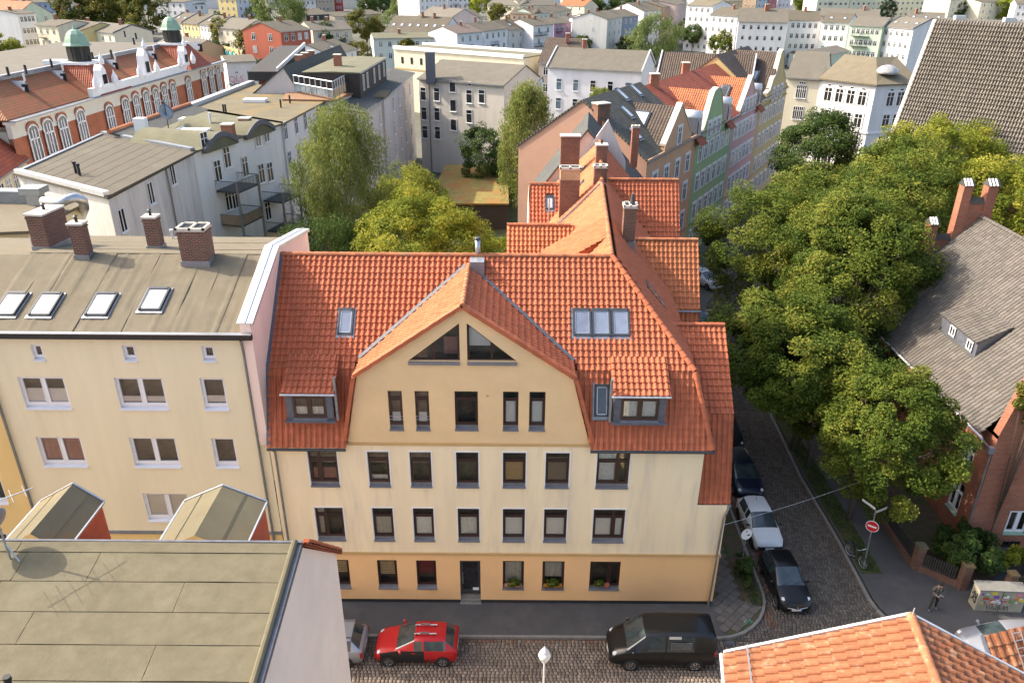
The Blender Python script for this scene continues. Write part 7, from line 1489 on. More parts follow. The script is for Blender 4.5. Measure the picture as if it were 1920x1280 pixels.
tree('broad crown filling the middle of the street tree mass', 27.4, 55.0, 8, 5.2, 5.0, 11.2, 'leaf_street', 190, 60000, .09, group=ST, rot=5)
tree('full rounded street tree behind the tall crown, touching the yellowing trees', 34.5, 68, 8, 5.4, 5.2, 11.2, 'leaf_street', 180, 50000, .105, group=ST, rot=1.9)
tree('yellowing tree before the church roof', 41, 74, 9, 6.8, 5.8, 11.4, 'leaf_yellow', 190, 56000, .11, group=ST, rot=3)
tree('yellow green tree behind the stepped gable', 40, 62, 8, 5.6, 5.0, 10.0, 'leaf_yellow', 160, 46000, .105, group=ST, rot=4)
tree('street tree crown filling the gap above the dark parked cars', 18.9, 41.0, 5, 3.2, 3.6, 7.4, 'leaf_street', 160, 44000, .08, group=ST, rot=2, lean=(-1.9, -1.2))
tree('dark undergrowth tree beside the brick wall', 22.4, 46.0, 4, 3.4, 3.0, 5.2, 'leaf_dark', 110, 24000, .09, group=ST, rot=5)
# courtyard
CT = 'trees in the courtyard'
tree('tall weeping birch before the white rear block', -15.7, 70, 12, 4.4, 9.0, 11.4, 'leaf_birch', 170, 52000, .12, 'bark_birch', shape='tall', droop=2.4, group=CT)
tree('weeping birch in front of the beige rear house', 1.6, 90, 13, 3.0, 10.0, 11.2, 'leaf_birch', 150, 42000, .13, 'bark_birch', shape='tall', droop=2.4, group=CT)
tree('bright yellow green tree right behind the orange ridge', -7.4, 58, 6, 5.9, 5.2, 8.0, 'leaf_yellow', 180, 60000, .10, group=CT)
tree('dark drooping tree under the balconies', -14.4, 58.5, 6, 4.6, 5.0, 6.8, 'leaf_dark', 150, 44000, .105, droop=1.2, group=CT)
tree('lime leafed bushy tree behind the first yellow green one', -10.2, 76, 5, 4.6, 4.0, 7.0, 'leaf_yellow', 110, 26000, .11, group=CT)
tree('lime leafed shrubby tree below the pink gable wall', -1.2, 65, 3, 2.6, 2.8, 4.4, 'leaf_lime', 90, 20000, .10, group=CT)
tree('small lime tree beside the steel flue', -1.7, 57, 4, 3.0, 3.6, 5.6, 'leaf_street', 90, 20000, .10, group=CT)
tree('dark round tree in front of the blue annex', -3.9, 104, 4, 3.2, 4.2, 5.6, 'leaf_dark', 90, 18000, .12, group=CT)
tree('low dark bush at the foot of the blue annex', -.2, 101, 2, 2.6, 2.0, 2.4, 'leaf_dark', 40, 7000, .13, group=CT)
tree('wispy young tree right of the zinc roofed houses', 12.5, 118, 6, 2.0, 4.0, 10.5, 'leaf_birch', 40, 5000, .15, droop=1.4, shape='tall', group=CT)
# climbers
p = gp(360, 372, 8.5)
tree('flowering climbing plant covering the balcony wall of the white rear block', p.x, p.y, 4, 3.0, 4.2, 7.6, 'leaf_climber', 90, 16000, .13, name='climbing_plant', cat='climbing plant', ry=1.6, shape='bush', rot=.9)
tree('yellow green ivy hanging on the brick gable', 25.9, 33.15, 3, .95, 2.4, 10.2, 'leaf_autumn', 40, 6000, .09, name='ivy', cat='climbing plant', ry=.35, shape='bush', trunk_r=.04)
tree('leafy green shrub behind the iron fence', 24.1, 32.0, 1.0, 1.7, 1.05, 1.15, 'leaf_dark', 60, 13000, .085, name='shrub', cat='shrub', shape='bush', trunk_r=.05)
tree('low bush behind the utility box', 26.8, 31.2, .6, 1.4, .6, .7, 'leaf_yellow', 40, 6000, .08, name='shrub', cat='shrub', shape='bush', trunk_r=.04)
tree('dark green bush around the foot of the round sign', 12.15, 31.2, .5, .45, .5, .5, 'leaf_dark', 30, 3500, .06, name='shrub', cat='shrub', ry=.9, shape='bush', trunk_r=.03)
# trees of the town: few crowns, many copies
def ftree(label, px, py, zc, r, m, rz=None, key=None, **k):
    p = gp(px, py, zc); rz = rz or r; T = tree(label, p.x, p.y, max(2, zc - rz * .3), r, rz, zc, m, 80, 9000, max(.2, r * .048), group='trees among the far houses', **k); return T
FT = [('autumn tinted tree left of three above the school roof', 140, 25, 10, 9, 'leaf_autumn'), ('autumn tinted tree in the middle of three above the school roof', 195, 20, 11, 10, 'leaf_autumn'), ('dark green tree behind the school flat roof', 232, 18, 10, 9, 'leaf_dark'), ('autumn tinted tree right of three above the school roof', 272, 27, 10, 9, 'leaf_autumn'),
 ('yellow green tree at the left edge beyond the school', 8, 95, 7, 5, 'leaf_yellow'), ('bush before the cream house at the far left', 40, 92, 4, 3, 'leaf_dark'), ('brown green tree right of the second lantern', 425, 65, 8, 5.5, 'leaf_autumn'), ('tall autumn tree left of the red house', 478, 85, 9, 5.5, 'leaf_autumn'),
 ('dark tree at the foot of the graffiti house', 478, 132, 5, 3.5, 'leaf_dark'), ('round tree right of the red house', 612, 75, 9, 6.2, 'leaf_dark'), ('round yellow green tree left of the long house with skylights', 686, 52, 9, 6.2, 'leaf_autumn'), ('dark tree below the red house', 590, 95, 6, 4.5, 'leaf_dark'),
 ('lime tree beside the big willow', 472, 26, 7, 6, 'leaf_lime'), ('round tree at the top beside the taupe house', 690, 10, 9, 6, 'leaf_dark'), ('round green tree left of the white tall block', 712, 5, 9, 8, 'leaf_dark'), ('lime tree in front of the white tall block', 898, 9, 8, 6.5, 'leaf_lime'),
 ('autumn tree in front of the beige row house', 935, 28, 8, 6, 'leaf_autumn'), ('dark green round tree below the steel balconies', 995, 70, 7, 5, 'leaf_dark'), ('golden tree below the red rendered house', 1075, 70, 6.5, 5.5, 'leaf_autumn'), ('dark tree below the light stone house', 1120, 78, 6, 5, 'leaf_dark'),
 ('dark wood crown at the top centre, left', 1100, 12, 8, 8, 'leaf_dark'), ('dark wood crown at the top centre, right', 1135, 8, 9, 9, 'leaf_dark'), ('dark wood crown behind the white gable house', 1170, 4, 9, 8, 'leaf_dark'), ('small green tree before the white house with grey roof', 1352, 80, 6, 4.2, 'leaf_street'),
 ('dark tree left of the tall white house', 1300, 65, 6, 4.2, 'leaf_dark'), ('bush at the foot of the willow', 1180, 88, 5, 4, 'leaf_street'), ('round tree at the top beside the lilac house', 1508, 6, 9, 7, 'leaf_street'), ('autumn tree before the green balcony house', 1675, 88, 7.5, 5, 'leaf_autumn'),
 ('pale leafed tree against the church roof edge', 1722, 88, 7.5, 4.6, 'leaf_yellow'), ('lime bush below the church roof edge', 1733, 112, 4, 2.6, 'leaf_lime'), ('pine before the pale yellow slab', 1665, 17, 9, 5, 'leaf_conifer'), ('dark round tree left of the golden one at the top right', 1790, 25, 8, 5.5, 'leaf_dark'), ('big golden green tree at the top right', 1868, 20, 9, 8.5, 'leaf_lime'),
 ('lime shrub in the yard of the long white row', 1415, 92, 3.5, 3, 'leaf_lime'), ('autumn bush by the roof of the long cream building', 765, 88, 12, 1.8, 'leaf_autumn'), ('green tree at the top left corner', 10, 4, 9, 7, 'leaf_dark'), ('lime trees behind the flat school roof, left', 198, 66, 6, 3.5, 'leaf_lime'), ('lime trees behind the flat school roof, right', 240, 64, 6, 3.5, 'leaf_lime'), ('tree at the top behind the cream row houses', 880, 2, 9, 6, 'leaf_dark')]
for i, (lb, px, py, zc, r, m) in enumerate(FT): ftree(lb, px, py, zc, r, m, rz=r * .92, rot=i * 1.3, key=('far', m, round(r / 1.5)))
for lb, px, py, zc, r, rz in (('big weeping willow at the top left of centre', 525, 18, 11, 12, 10.5), ('weeping willow at the top centre', 760, 16, 9, 10, 8.5), ('big pale willow behind the brown roofs', 1222, 70, 8.5, 8.2, 8.2)): ftree(lb, px, py, zc, r, 'leaf_willow', rz=rz, droop=2.4)
n_ = 0
for i, (lb, A_, B_) in enumerate(FARH):
    if i % 2 or len(lb.split()) > 9 or 'farthest' in lb or A_.y < 150: continue
    u_ = (B_ - A_).normalized(); q_ = A_.lerp(B_, random.uniform(.05, .95)) + V((u_.y, -u_.x, 0)) * random.uniform(4, 8); r_ = random.uniform(2.6, 4.4); m_ = ('leaf_dark', 'leaf_street', 'leaf_autumn', 'leaf_yellow')[n_ % 4]; n_ += 1
    tree(('green', 'fresh green', 'autumn tinted', 'yellow green')[(n_ - 1) % 4] + ' tree in front of the ' + lb, q_.x, q_.y, 4, r_, r_ * 1.05, random.uniform(4.5, 6.5), m_, 80, 7000, .2, group='trees among the far houses', key=('far', m_, round(r_ / 1.5)), rot=i)
for i, (px, py) in enumerate(((1372, 88), (1448, 88), (1472, 86))): ftree(('slim dark conifer, leftmost of three before the pale grey house', 'slim dark conifer, middle of three before the pale grey house', 'slim dark conifer, rightmost of three before the pale grey house')[i], px, py, 4.2, 1.6, 'leaf_conifer', rz=3.8, shape='cone', name='conifer')
# ------------------------------------------------------------------ vehicles
def paint(name, c, metal=0.0): return mat(name, c, .32, .03, 3, metal=metal, spec=.35, coat=.22)
paint('paint_red', (.42, .012, .016)); paint('paint_black', (.008, .008, .009)); paint('paint_white', (.66, .66, .65)); paint('paint_silver', (.36, .37, .40), .5); paint('paint_blue', (.010, .014, .03)); paint('paint_charcoal', (.016, .016, .018))
mat('rubber', (.018, .018, .018), .85, .1, 8); mat('alloy', (.5, .5, .51), .3, .1, 6, metal=.8); mat('curtain_dim', (.10, .10, .095), .9, .3, 6); mat('car_glass', (.035, .05, .055), .05, .5, 2.5, spec=.9); mat('lamp_clear', (.62, .63, .65), .12, .2, 12, spec=.8); mat('lamp_red', (.35, .01, .012), .15, .2, 12, spec=.7); mat('plate_white', (.70, .70, .68), .5, .03, 4); mat('plate_blue', (.02, .06, .35), .5); mat('plate_ink', (.03, .03, .03), .6); mat('trim_black', (.02, .02, .021), .6, .1, 8); mat('chrome', (.6, .6, .62), .15, .05, 5, metal=.95)
def text_on(parent, body, loc, size, m, ux, uz, name='lettering', ext=.002):
    cu = bpy.data.curves.new(name, 'FONT'); cu.body = body; cu.size = size; cu.extrude = ext; cu.align_x = 'CENTER'; cu.align_y = 'CENTER'; o = bpy.data.objects.new(name, cu)
    COL.objects.link(o); dg = bpy.context.evaluated_depsgraph_get(); me = bpy.data.meshes.new_from_object(o.evaluated_get(dg)); me.materials.clear(); me.materials.append(MATS[m]); bpy.data.objects.remove(o)
    o = bpy.data.objects.new(name, me); COL.objects.link(o); ux, uz = V(ux).normalized(), V(uz).normalized(); o.parent = parent
    M = frame_m(V(loc), ux, uz, ux.cross(uz))
    if parent.parent is None and parent.type == 'EMPTY' and not parent.get('_local'): o.matrix_parent_inverse = parent.matrix_basis.inverted()
    o.matrix_basis = M; return o
def car(name, label, x, y, head, L, W, st, pt, wheels=(.62, -.62), wr=.30, plate='HRO', lamps=None, group='cars parked along the kerbs', cat='car', z=-.105, bumper=None, mirrors=True, door=None, pillars=(), scale=1.0, alloy=True, low=None, quarter=True, rear_panel=None):
    T = thing(name, label, cat, (x, y, z), head, group); N = len(st); hwm = max(s[1] for s in st)
    secs = []
    for (sx, hw, zb, bl, zt, tw, kind) in st:
        e5 = max(bl + .012, zt - .075)
        half = [(0, zb), (hw * .88, zb), (hw * .985, zb + .09), (hw, zb + (bl - zb) * .55), (hw * .975, bl - .03), (hw * .955, bl), (tw + (hw * .955 - tw) * .06, e5), (tw * .93, zt - .028), (tw * .62, zt - .008), (0, zt)]
        secs.append([V((sx, q[0], q[1])) for q in half] + [V((sx, -q[0], q[1])) for q in half[-2:0:-1]])
    n = len(secs[0]); parts = {}
    def put(nm, q): parts.setdefault(nm, MB()).poly(q)
    for i in range(N - 1):
        ka, kb = st[i][6], st[i + 1][6]; a, b = secs[i], secs[i + 1]
        for j in range(n):
            k = (j + 1) % n; q = [a[j], b[j], b[k], a[k]]; lo = min(j, n - 1 - j); nm = 'body'
            if lo == 5 and i in pillars and 'g' in ka: nm = 'side_window_%s' % ('l' if j < n / 2 else 'r') + str([p for p in pillars].index(i))
            if lo >= 6 and ka == 'ws': nm = 'windscreen'
            if lo >= 6 and ka == 'rw': nm = 'rear_window'
            if low and lo <= 1: nm = 'sill'
            if door and door[0] <= i < door[1] and j < n / 2 and 2 <= lo <= 4: nm = 'door'
            put(nm, q)
    for s, sec in ((0, secs[0]), (1, secs[-1])): put('body', sec if s == 0 else sec[::-1])
    root = None
    for nm, mb in parts.items():
        mm = pt if nm == 'body' else ('trim_black' if nm == 'sill' else 'paint_charcoal' if nm == 'door' else 'car_glass'); nn = 'side_window' if nm.startswith('side') else nm
        bm = bmesh.new(); me = mb.mesh(nn, MATS[mm], True); bm.from_mesh(me); bmesh.ops.remove_doubles(bm, verts=bm.verts, dist=.0005); bmesh.ops.recalc_face_normals(bm, faces=bm.faces) if nm == 'body' else None; bm.to_mesh(me); bm.free(); me.polygons.foreach_set('use_smooth', [True] * len(me.polygons))
        if nm != 'body': 
            for v_ in me.vertices: pass
        o = bpy.data.objects.new(nn, me); COL.objects.link(o); o.parent = T
    def part(nm, mb, m, par=None, sm=False): o = mb.build(nm, MATS[m], par or T, sm, local=True); return o
    for fx in wheels:
        for s in (-1, 1):
            cx, cy = fx * L / 2, s * (hwm - .02); m = MB(); m.lathe((cx, s * (hwm - .0), wr), [(.001, 0), (wr + .055, 0), (wr + .055, .012 )], 20, axis=(0, s, 0)); part('wheel_arch', m, 'rubber')
            m = MB(); m.lathe((cx, cy - s * .14, wr), [(wr * .62, .0), (wr * .93, .0), (wr, .03), (wr, .145), (wr * .94, .178), (wr * .66, .184), (wr * .62, .17)], 20, axis=(0, s, 0), cap=False); wh = part('wheel', m, 'rubber', None, True)
            m = MB(); m.lathe((cx, cy, wr), [(.001, .012), (wr * .22, .014), (wr * .62, .0), (wr * .66, .046), (wr * .60, .046), (wr * .58, .015)], 20, axis=(0, s, 0)); part('rim', m, 'alloy' if alloy else 'trim_black', wh)
            m = MB()
            for k in range(6 if alloy else 0):
                a = k * math.pi / 3; d = V((math.cos(a), 0, math.sin(a))); e = V((-math.sin(a), 0, math.cos(a))); c = V((cx, cy + s * .018, wr)); m.obox(c + d * wr * .1 - e * .03, d * wr * .5, e * .06, V((0, s * .022, 0)))
            if alloy: part('spoke', m, 'chrome', wh).__setitem__('kind', 'stuff')
    f, r = st[-1], st[0]
    for s in (-1, 1):
        hl = lamps or (.62, .30, .16); m = MB(); c = V((L / 2 - hl[1] * .55 - .12, s * W * .36, hl[0])); 
        for k in range(1): m.lathe(c, [(.001, .16), (.09, .14), (.135, .07), (.14, -.05)], 14, axis=(.8, s * .35, .42))
        part('headlight', m, 'lamp_clear', None, True)
        m = MB(); m.obox((-L / 2 + .0, s * W * .455 - .055, r[3] - .22), (.12, 0, 0), (0, .11, 0), (0, 0, .30)); part('tail_light', m, 'lamp_red')
        if mirrors: m = MB(); ws = next(i for i in range(N) if st[i][6] == 'ws'); m.lathe((st[ws + 1][0] - .22, s * (hwm + .10), st[ws][3] + .09), [(.001, -.07), (.07, -.05), (.09, 0), (.06, .06), (.001, .08)], 8, axis=(1, 0, 0)); m.obox((st[ws + 1][0] - .24, s * (hwm - .06), st[ws][3] + .03), (.05, 0, 0), (0, s * .14, 0), (0, 0, .04)); part('mirror', m, pt if not bumper else 'trim_black')
    fx = L / 2; zpl = .40
    m = MB(); m.box(fx - .02, fx + .014, -.26, .26, zpl - .055, zpl + .055); pl_ = part('number_plate', m, 'plate_white'); m = MB(); m.box(fx + .013, fx + .017, .21, .258, zpl - .053, zpl + .053); part('plate_band', m, 'plate_blue', pl_)
    m = MB(); m.box(fx - .05, fx + .004, -W * .26, W * .26, .50, .60) if not bumper else m.box(fx - .06, fx + .008, -W * .4, W * .4, .26, .52); part('grille' if not bumper else 'bumper', m, 'trim_black')
    m = MB(); m.box(-fx - .012, -fx + .03, -.26, .26, .56, .67); part('number_plate', m, 'plate_white')
    m = MB(); ws = next(i for i in range(N) if st[i][6] == 'ws'); z_, x_ = st[ws + 1][4], st[ws + 1][0]
    for y0 in (-.45, .15): m.tube([(x_ + .01, y0, z_ + .012), (x_ - .17, y0 + .42, z_ + .09)], .010, 4)
    o = part('wiper', m, 'trim_black'); o['kind'] = 'stuff'
    m = MB()
    for s in (-1, 1):   # door seams and handles
        for xx in ((.25, -.32) if L > 3.6 else (.2, -.4)): m.obox((xx * L / 2, s * hwm * .998, .32), (.012, 0, 0), (0, s * .008, 0), (0, 0, .52))
    part('door_seam', m, 'trim_black')['kind'] = 'stuff'
    for s in (-1, 1): m = MB(); m.obox((-.02, s * (hwm * .99), .80), (.16, 0, 0), (0, s * .03, 0), (0, 0, .035)); part('door_handle', m, pt if not bumper else 'trim_black')
    return T, part, hwm
def hatch(L=3.8, W=1.66, H=1.44, ws0=.02, ws1=.86, bw=.93, nose=.80):
    h = W / 2; l = L / 2
    return [(-l, h * .80, .42, .78, .80, h * .62, 'b'), (-l + .05, h * .93, .27, .88, .92, h * .76, 'b'), (-l + .16, h * .98, .21, bw, bw + .05, h * .80, 'rw'), (-l + .52, h, .19, bw, H - .05, h * .66, 'g'), (-l + .62, h, .19, bw, H - .015, h * .70, 'g'), (-.42, h, .19, bw - .01, H, h * .735, 'g'), (-.34, h, .19, bw - .01, H, h * .735, 'g'), (ws0 - .02, h, .19, bw - .02, H - .02, h * .72, 'g'), (ws0 + .02, h, .19, bw - .02, H - .035, h * .70, 'ws'), (ws1, h * .985, .19, bw - .02, bw + .04, h * .86, 'b'), (ws1 + .1, h * .98, .19, bw - .05, bw + .0, h * .84, 'b'), (l - .30, h * .95, .2, nose - .06, nose + .02, h * .74, 'b'), (l - .10, h * .86, .21, nose - .18, nose - .10, h * .62, 'b'), (l - .02, h * .74, .24, .52, .56, h * .55, 'b'), (l, h * .66, .32, .46, .48, h * .48, 'b')]
st = hatch(3.78, 1.64, 1.41); R_, part, hw = car('parked_car', 'red hatchback with one black door and roof bars', -4.28, 26.02, math.pi, 3.78, 1.64, st, 'paint_red', (.64, -.66), .285, pillars=(3, 4, 6, 7), door=(5, 11))
m = MB(); m.obox((-1.5, hw * 1.0, .36), (1.2, 0, 0), (0, .014, 0), (0, 0, .05)); part('side_strip', m, 'trim_black')
for s in (-.22, .30):
    m = MB(); y0 = s; m.tube([(-.95, y0, 1.50), (.05, y0, 1.49)], .028, 8); b = part('roof_bar', m, 'zinc_light'); m = MB(); m.box(-.62, -.2, y0 - .05, y0 + .05, 1.52, 1.56); part('clamp', m, 'chrome', b)
    for xx in (-.85, -.05): m = MB(); m.box(xx - .03, xx + .03, y0 - .03, y0 + .03, 1.36, 1.50); part('foot', m, 'trim_black', b)
def van():
    h = .92; l = 2.37; return [(-l, h * .9, .42, 1.05, 1.62, h * .78, 'b'), (-l + .03, h * .97, .3, 1.10, 1.80, h * .82, 'b'), (-l + .14, h, .26, 1.12, 1.90, h * .80, 'g'), (-1.45, h, .24, 1.12, 1.945, h * .80, 'g'), (-1.36, h, .24, 1.12, 1.945, h * .80, 'g'), (-.16, h, .24, 1.12, 1.95, h * .80, 'g'), (-.04, h, .24, 1.12, 1.95, h * .80, 'g'), (.72, h, .24, 1.12, 1.925, h * .78, 'g'), (.84, h, .24, 1.10, 1.90, h * .76, 'ws'), (1.60, h * .985, .24, 1.08, 1.17, h * .85, 'b'), (1.72, h * .97, .24, 1.02, 1.10, h * .82, 'b'), (2.12, h * .93, .25, .86, .98, h * .74, 'b'), (2.28, h * .88, .27, .72, .80, h * .66, 'b'), (2.35, h * .84, .32, .58, .62, h * .6, 'b'), (l, h * .8, .38, .50, .53, h * .58, 'b')]
R_, part, hw = car('parked_van', 'black camper van with curtained side windows', 6.88, 25.98, math.pi, 4.74, 1.84, van(), 'paint_black', (.60, -.62), .32, lamps=(.78, .3, .16), cat='van', pillars=(4, 6), group='cars parked along the kerbs')
m = MB(); m.obox((-1.25, hw * .945, 1.26), (.95, 0, 0), (0, .018, -.0), (0, -.05, .36)); part('curtain', m, 'curtain_dim'); m = MB(); m.obox((-.75, hw * .845, 1.80), (.55, 0, 0), (0, .02, 0), (0, -.06, .09)); part('roof_reflection', m, 'galv'); m = MB(); m.box(-2.39, -2.36, -.62, .62, 1.15, 1.6); part('rear_window', m, 'car_glass')  # small pale panel near the roof edge stands in for a reflection
st = hatch(4.25, 1.74, 1.47, .25, 1.1, .95, .82); R_, part, hw = car('parked_car', 'silver estate car half hidden by the pale gable wall', -8.75, 25.98, math.pi, 4.25, 1.74, st, 'paint_silver', (.64, -.62), .30, pillars=(3, 4, 6, 7))
m = MB(); m.box(-1.6, -.1, .5, .55, 1.47, 1.51); m.box(-1.6, -.1, -.55, -.5, 1.47, 1.51); part('roof_rail', m, 'chrome')['kind'] = 'stuff'
hd = -math.pi / 2
st = hatch(3.72, 1.66, 1.50, -.05, .80, .98, .86); R_, part, hw = car('parked_car', 'small black hatchback nearest the corner with round headlights', 13.98, 30.25, hd + .03, 3.72, 1.66, st, 'paint_black', (.64, -.66), .29, lamps=(.72, .5, .2), pillars=(3, 4, 6, 7)); m = MB(); m.tube([(1.86, -.5, .56), (1.90, -.12, .50)], .022, 5); m.tube([(1.86, .5, .56), (1.90, .12, .50)], .022, 5); part('chrome_trim', m, 'chrome')['kind'] = 'stuff'; m = MB(); m.lathe((1.88, 0, .54), [(.001, .03), (.06, .025), (.065, 0)], 12, axis=(1, 0, .2)); part('badge', m, 'chrome')
st = hatch(3.85, 1.64, 1.46, .0, .85, .94, .82); R_, part, hw = car('parked_car', 'white hatchback with black bumper between two black cars', 13.98, 34.75, hd + .03, 3.85, 1.64, st, 'paint_white', (.64, -.66), .285, bumper=True, pillars=(3, 4, 6, 7), alloy=False)
m = MB(); m.tube([(-.9, 0, 1.46), (-1.05, 0, 1.62)], .01, 4); part('antenna', m, 'trim_black')
st = hatch(4.3, 1.78, 1.42, .2, 1.15, .93, .80); car('parked_car', 'dark blue car behind the white hatchback', 14.25, 39.6, hd + .02, 4.3, 1.78, st, 'paint_blue', (.64, -.62), .31, pillars=(3, 4, 6, 7)); car('parked_car', 'black car at the far end of the parked row', 14.45, 44.6, hd, 4.2, 1.74, hatch(4.2, 1.74, 1.45, .2, 1.1, .93, .82), 'paint_charcoal', (.64, -.62), .31, pillars=(3, 4, 6, 7))
p = gp(1322, 520, .6); car('parked_car', 'white car in the shade far up the side street beside the orange cross gable', p.x, p.y, hd + .5, 4.1, 1.72, hatch(4.1, 1.72, 1.44, .1, 1.0), 'paint_white', (.64, -.62), .30, pillars=(3, 4, 6, 7))
p = gp(1850, 1186, .9); car('parked_car', 'silver car mostly hidden by the low orange roof at the right', p.x + .9, p.y - .2, math.pi + .05, 4.2, 1.75, hatch(4.2, 1.75, 1.46, .2, 1.1), 'paint_silver', (.64, -.62), .30, pillars=(3, 4, 6, 7))
p = gp(1312, 598, .9); car('parked_car', 'blue car glimpsed between the two east cross gables', p.x + .2, p.y, hd, 4.0, 1.7, hatch(4.0, 1.7, 1.45, .1, 1.0), 'paint_blue', (.64, -.62), .30, pillars=(3, 4, 6, 7))
# ------------------------------------------------------------------ street lamp, signs, bicycle, fence, utility box
T = thing('street_lamp', 'white globe street lamp in front of the house', 'street lamp', (1.33, 21.45, -.1)); m = MB(); m.tube([(1.33, 21.45, -.1), (1.33, 21.45, .9), (1.33, 21.45, 4.55)], [.07, .05, .035], 10); m.build('post', MATS['trim_white'], T)
m = MB(); m.lathe((1.33, 21.45, 4.5), [(.05, 0), (.1, .06), (.2, .16), (.235, .30), (.2, .42), (.12, .50)], 18); m.build('globe', MATS['blind_white'], T, True); m = MB(); m.lathe((1.33, 21.45, 4.98), [(.14, 0), (.16, .04), (.09, .1), (.05, .2), (.01, .3)], 12); m.build('lamp_cap', MATS['sill_white'], T, True); m = MB(); m.lathe((1.33, 21.45, 4.44), [(.05, 0), (.11, .04), (.08, .09)], 12); m.build('collar', MATS['zinc_light'], T)
T = thing('road_sign', 'round grey backed road sign on a pole at the left kerb', 'road sign', (12.12, 31.4, 0)); m = MB(); m.tube([(12.12, 31.4, 0), (12.06, 31.4, 2.75)], .032, 8); m.build('pole', MATS['galv'], T); ax = V((.25, -.9, .12)); m = MB(); m.lathe((12.06, 31.36, 2.5), [(.001, 0), (.31, 0), (.31, .02), (.001, .02)], 24, axis=ax); d = m.build('disc', MATS['blind_white'], T)
m = MB(); 
for dx, dz, w_ in ((-.15, -.02, .12), (.05, -.06, .14), (-.03, .14, .08)): m.obox(V((12.05 + dx, 31.325, 2.5 + dz)), (w_, .03, 0), (0, 0, .06), V((0, -.006, 0)))
m.build('bracket_mark', MATS['dark_metal'], d, kind='stuff')
T = thing('road_sign', 'red no entry sign with a white bar and street name plates', 'road sign', (18.72, 31.75, 0)); m = MB(); m.tube([(18.72, 31.75, 0), (18.6, 31.8, 3.75)], .035, 8); m.build('pole', MATS['galv'], T); ax = V((-.55, -.8, .05)).normalized(); mat('sign_red', (.50, .015, .02), .4, .05, 4)
c = V((18.6, 31.74, 2.75)); m = MB(); m.lathe(c, [(.001, 0), (.30, 0), (.30, .02), (.001, .02)], 28, axis=ax); d = m.build('disc', MATS['sign_red'], T); u = Zv.cross(ax).normalized(); m = MB(); m.obox(c + ax * .021 - u * .21 - Zv * .05, u * .42, Zv * .1, ax * .006); m.build('white_bar', MATS['trim_white'], d)
m = MB(); m.lathe(c, [(.295, -.004), (.32, -.004), (.32, .026), (.295, .026), (.295, -.004)], 28, axis=ax, cap=False); m.build('sign_rim', MATS['trim_white'], d)
for dz, dv in ((3.5, V((.75, .4, 0))), (3.72, V((-.35, .75, 0)))): m = MB(); n_ = V((-dv.y, dv.x, 0)).normalized(); m.obox(V((18.6, 31.8, dz)) + dv * .05, dv, n_ * .015, Zv * .14); m.build('name_plate', MATS['sill_white'], T)
T = thing('bicycle', 'bicycle leaning against the no entry sign pole', 'bicycle', (18.5, 32.1, 0)); ww = [V((18.30, 32.75, .34)), V((18.62, 31.75, .34))]; dv = (ww[1] - ww[0]).normalized(); nn = V((-dv.y, dv.x, 0)) 
for c in ww:
    pts = [c + dv * (math.cos(a) * .34) + Zv * (math.sin(a) * .34) for a in [2 * math.pi * k / 20 for k in range(21)]]; m = MB(); m.tube(pts, .022, 6, cap=False); wh = m.build('wheel', MATS['rubber'], T); m = MB(); m.tube([p_ * .0 + c + (p_ - c) * .93 for p_ in pts], .012, 5, cap=False)
    for k in range(8): a = math.pi * k / 8; d = dv * math.cos(a) + Zv * math.sin(a); m.tube([c - d * .32, c + d * .32], .004, 3)
    m.build('rim', MATS['zinc_light'], wh)
bb = ww[0] + dv * .43 - Zv * .06; seat = ww[0] + dv * .28 + Zv * .52; hd_ = ww[1] - dv * .22 + Zv * .50; m = MB()
for a, b in ((bb, seat), (seat, hd_), (bb, hd_ - Zv * .1), (seat, ww[0]), (bb, ww[0]), (hd_, ww[1]), (hd_, hd_ + Zv * .16 - dv * .03)): m.tube([a, b], .018, 6)
m.build('frame', MATS['paint_charcoal'], T); m = MB(); m.obox(seat + Zv * .06 - dv * .14 - nn * .07, dv * .26, nn * .14, Zv * .05); m.build('saddle', MATS['rubber'], T); m = MB(); h = hd_ + Zv * .18; m.tube([h - nn * .28 - dv * .1, h - nn * .2, h + nn * .2, h + nn * .28 - dv * .1], .014, 6); m.build('handlebar', MATS['chrome'], T); m = MB(); m.tube([bb - nn * .12, bb + nn * .12], .03, 8); m.build('crank', MATS['galv'], T); m = MB(); m.obox(ww[0] + Zv * .4 - dv * .25 - nn * .07, dv * .4, nn * .14, Zv * .02); m.build('luggage_rack', MATS['dark_metal'], T)
# fence: brick posts, low wall, palings
F0, F1 = V((21.45, 31.75, 0)), V((23.15, 30.35, 0)); F = thing('garden_fence', 'low iron paling fence between two brick posts', 'fence', (22.3, 31.05, 0))
def brickpost(p, s=.42, h=1.45): m = MB(); m.obox(V((p.x - s / 2, p.y - s / 2, -.1)), (s, .0, 0), (0, s, 0), Zv * (h + .1)); b = m.build('brick_post', MATS['brick_old'], F); m = MB(); m.prism([V((p.x - s * .6, p.y - s * .6, h)), V((p.x + s * .6, p.y - s * .6, h)), V((p.x + s * .6, p.y + s * .6, h)), V((p.x - s * .6, p.y + s * .6, h))], Zv * .1); m.build('post_cap', MATS['felt_moss'], b)
brickpost(F0); brickpost(F1); dF = (F1 - F0); LF = dF.length; dF.normalize(); nF = V((-dF.y, dF.x, 0)); m = MB(); m.obox(F0 + dF * .2 - nF * .13 - Zv * .1, dF * (LF - .4), nF * .26, Zv * .42); m.build('base_wall', MATS['brick_old'], F)
for zz in (.45, .95): m = MB(); m.obox(F0 + dF * .2 - nF * .02 + Zv * zz, dF * (LF - .4), nF * .04, Zv * .05); m.build('rail', MATS['wood_dark'], F)
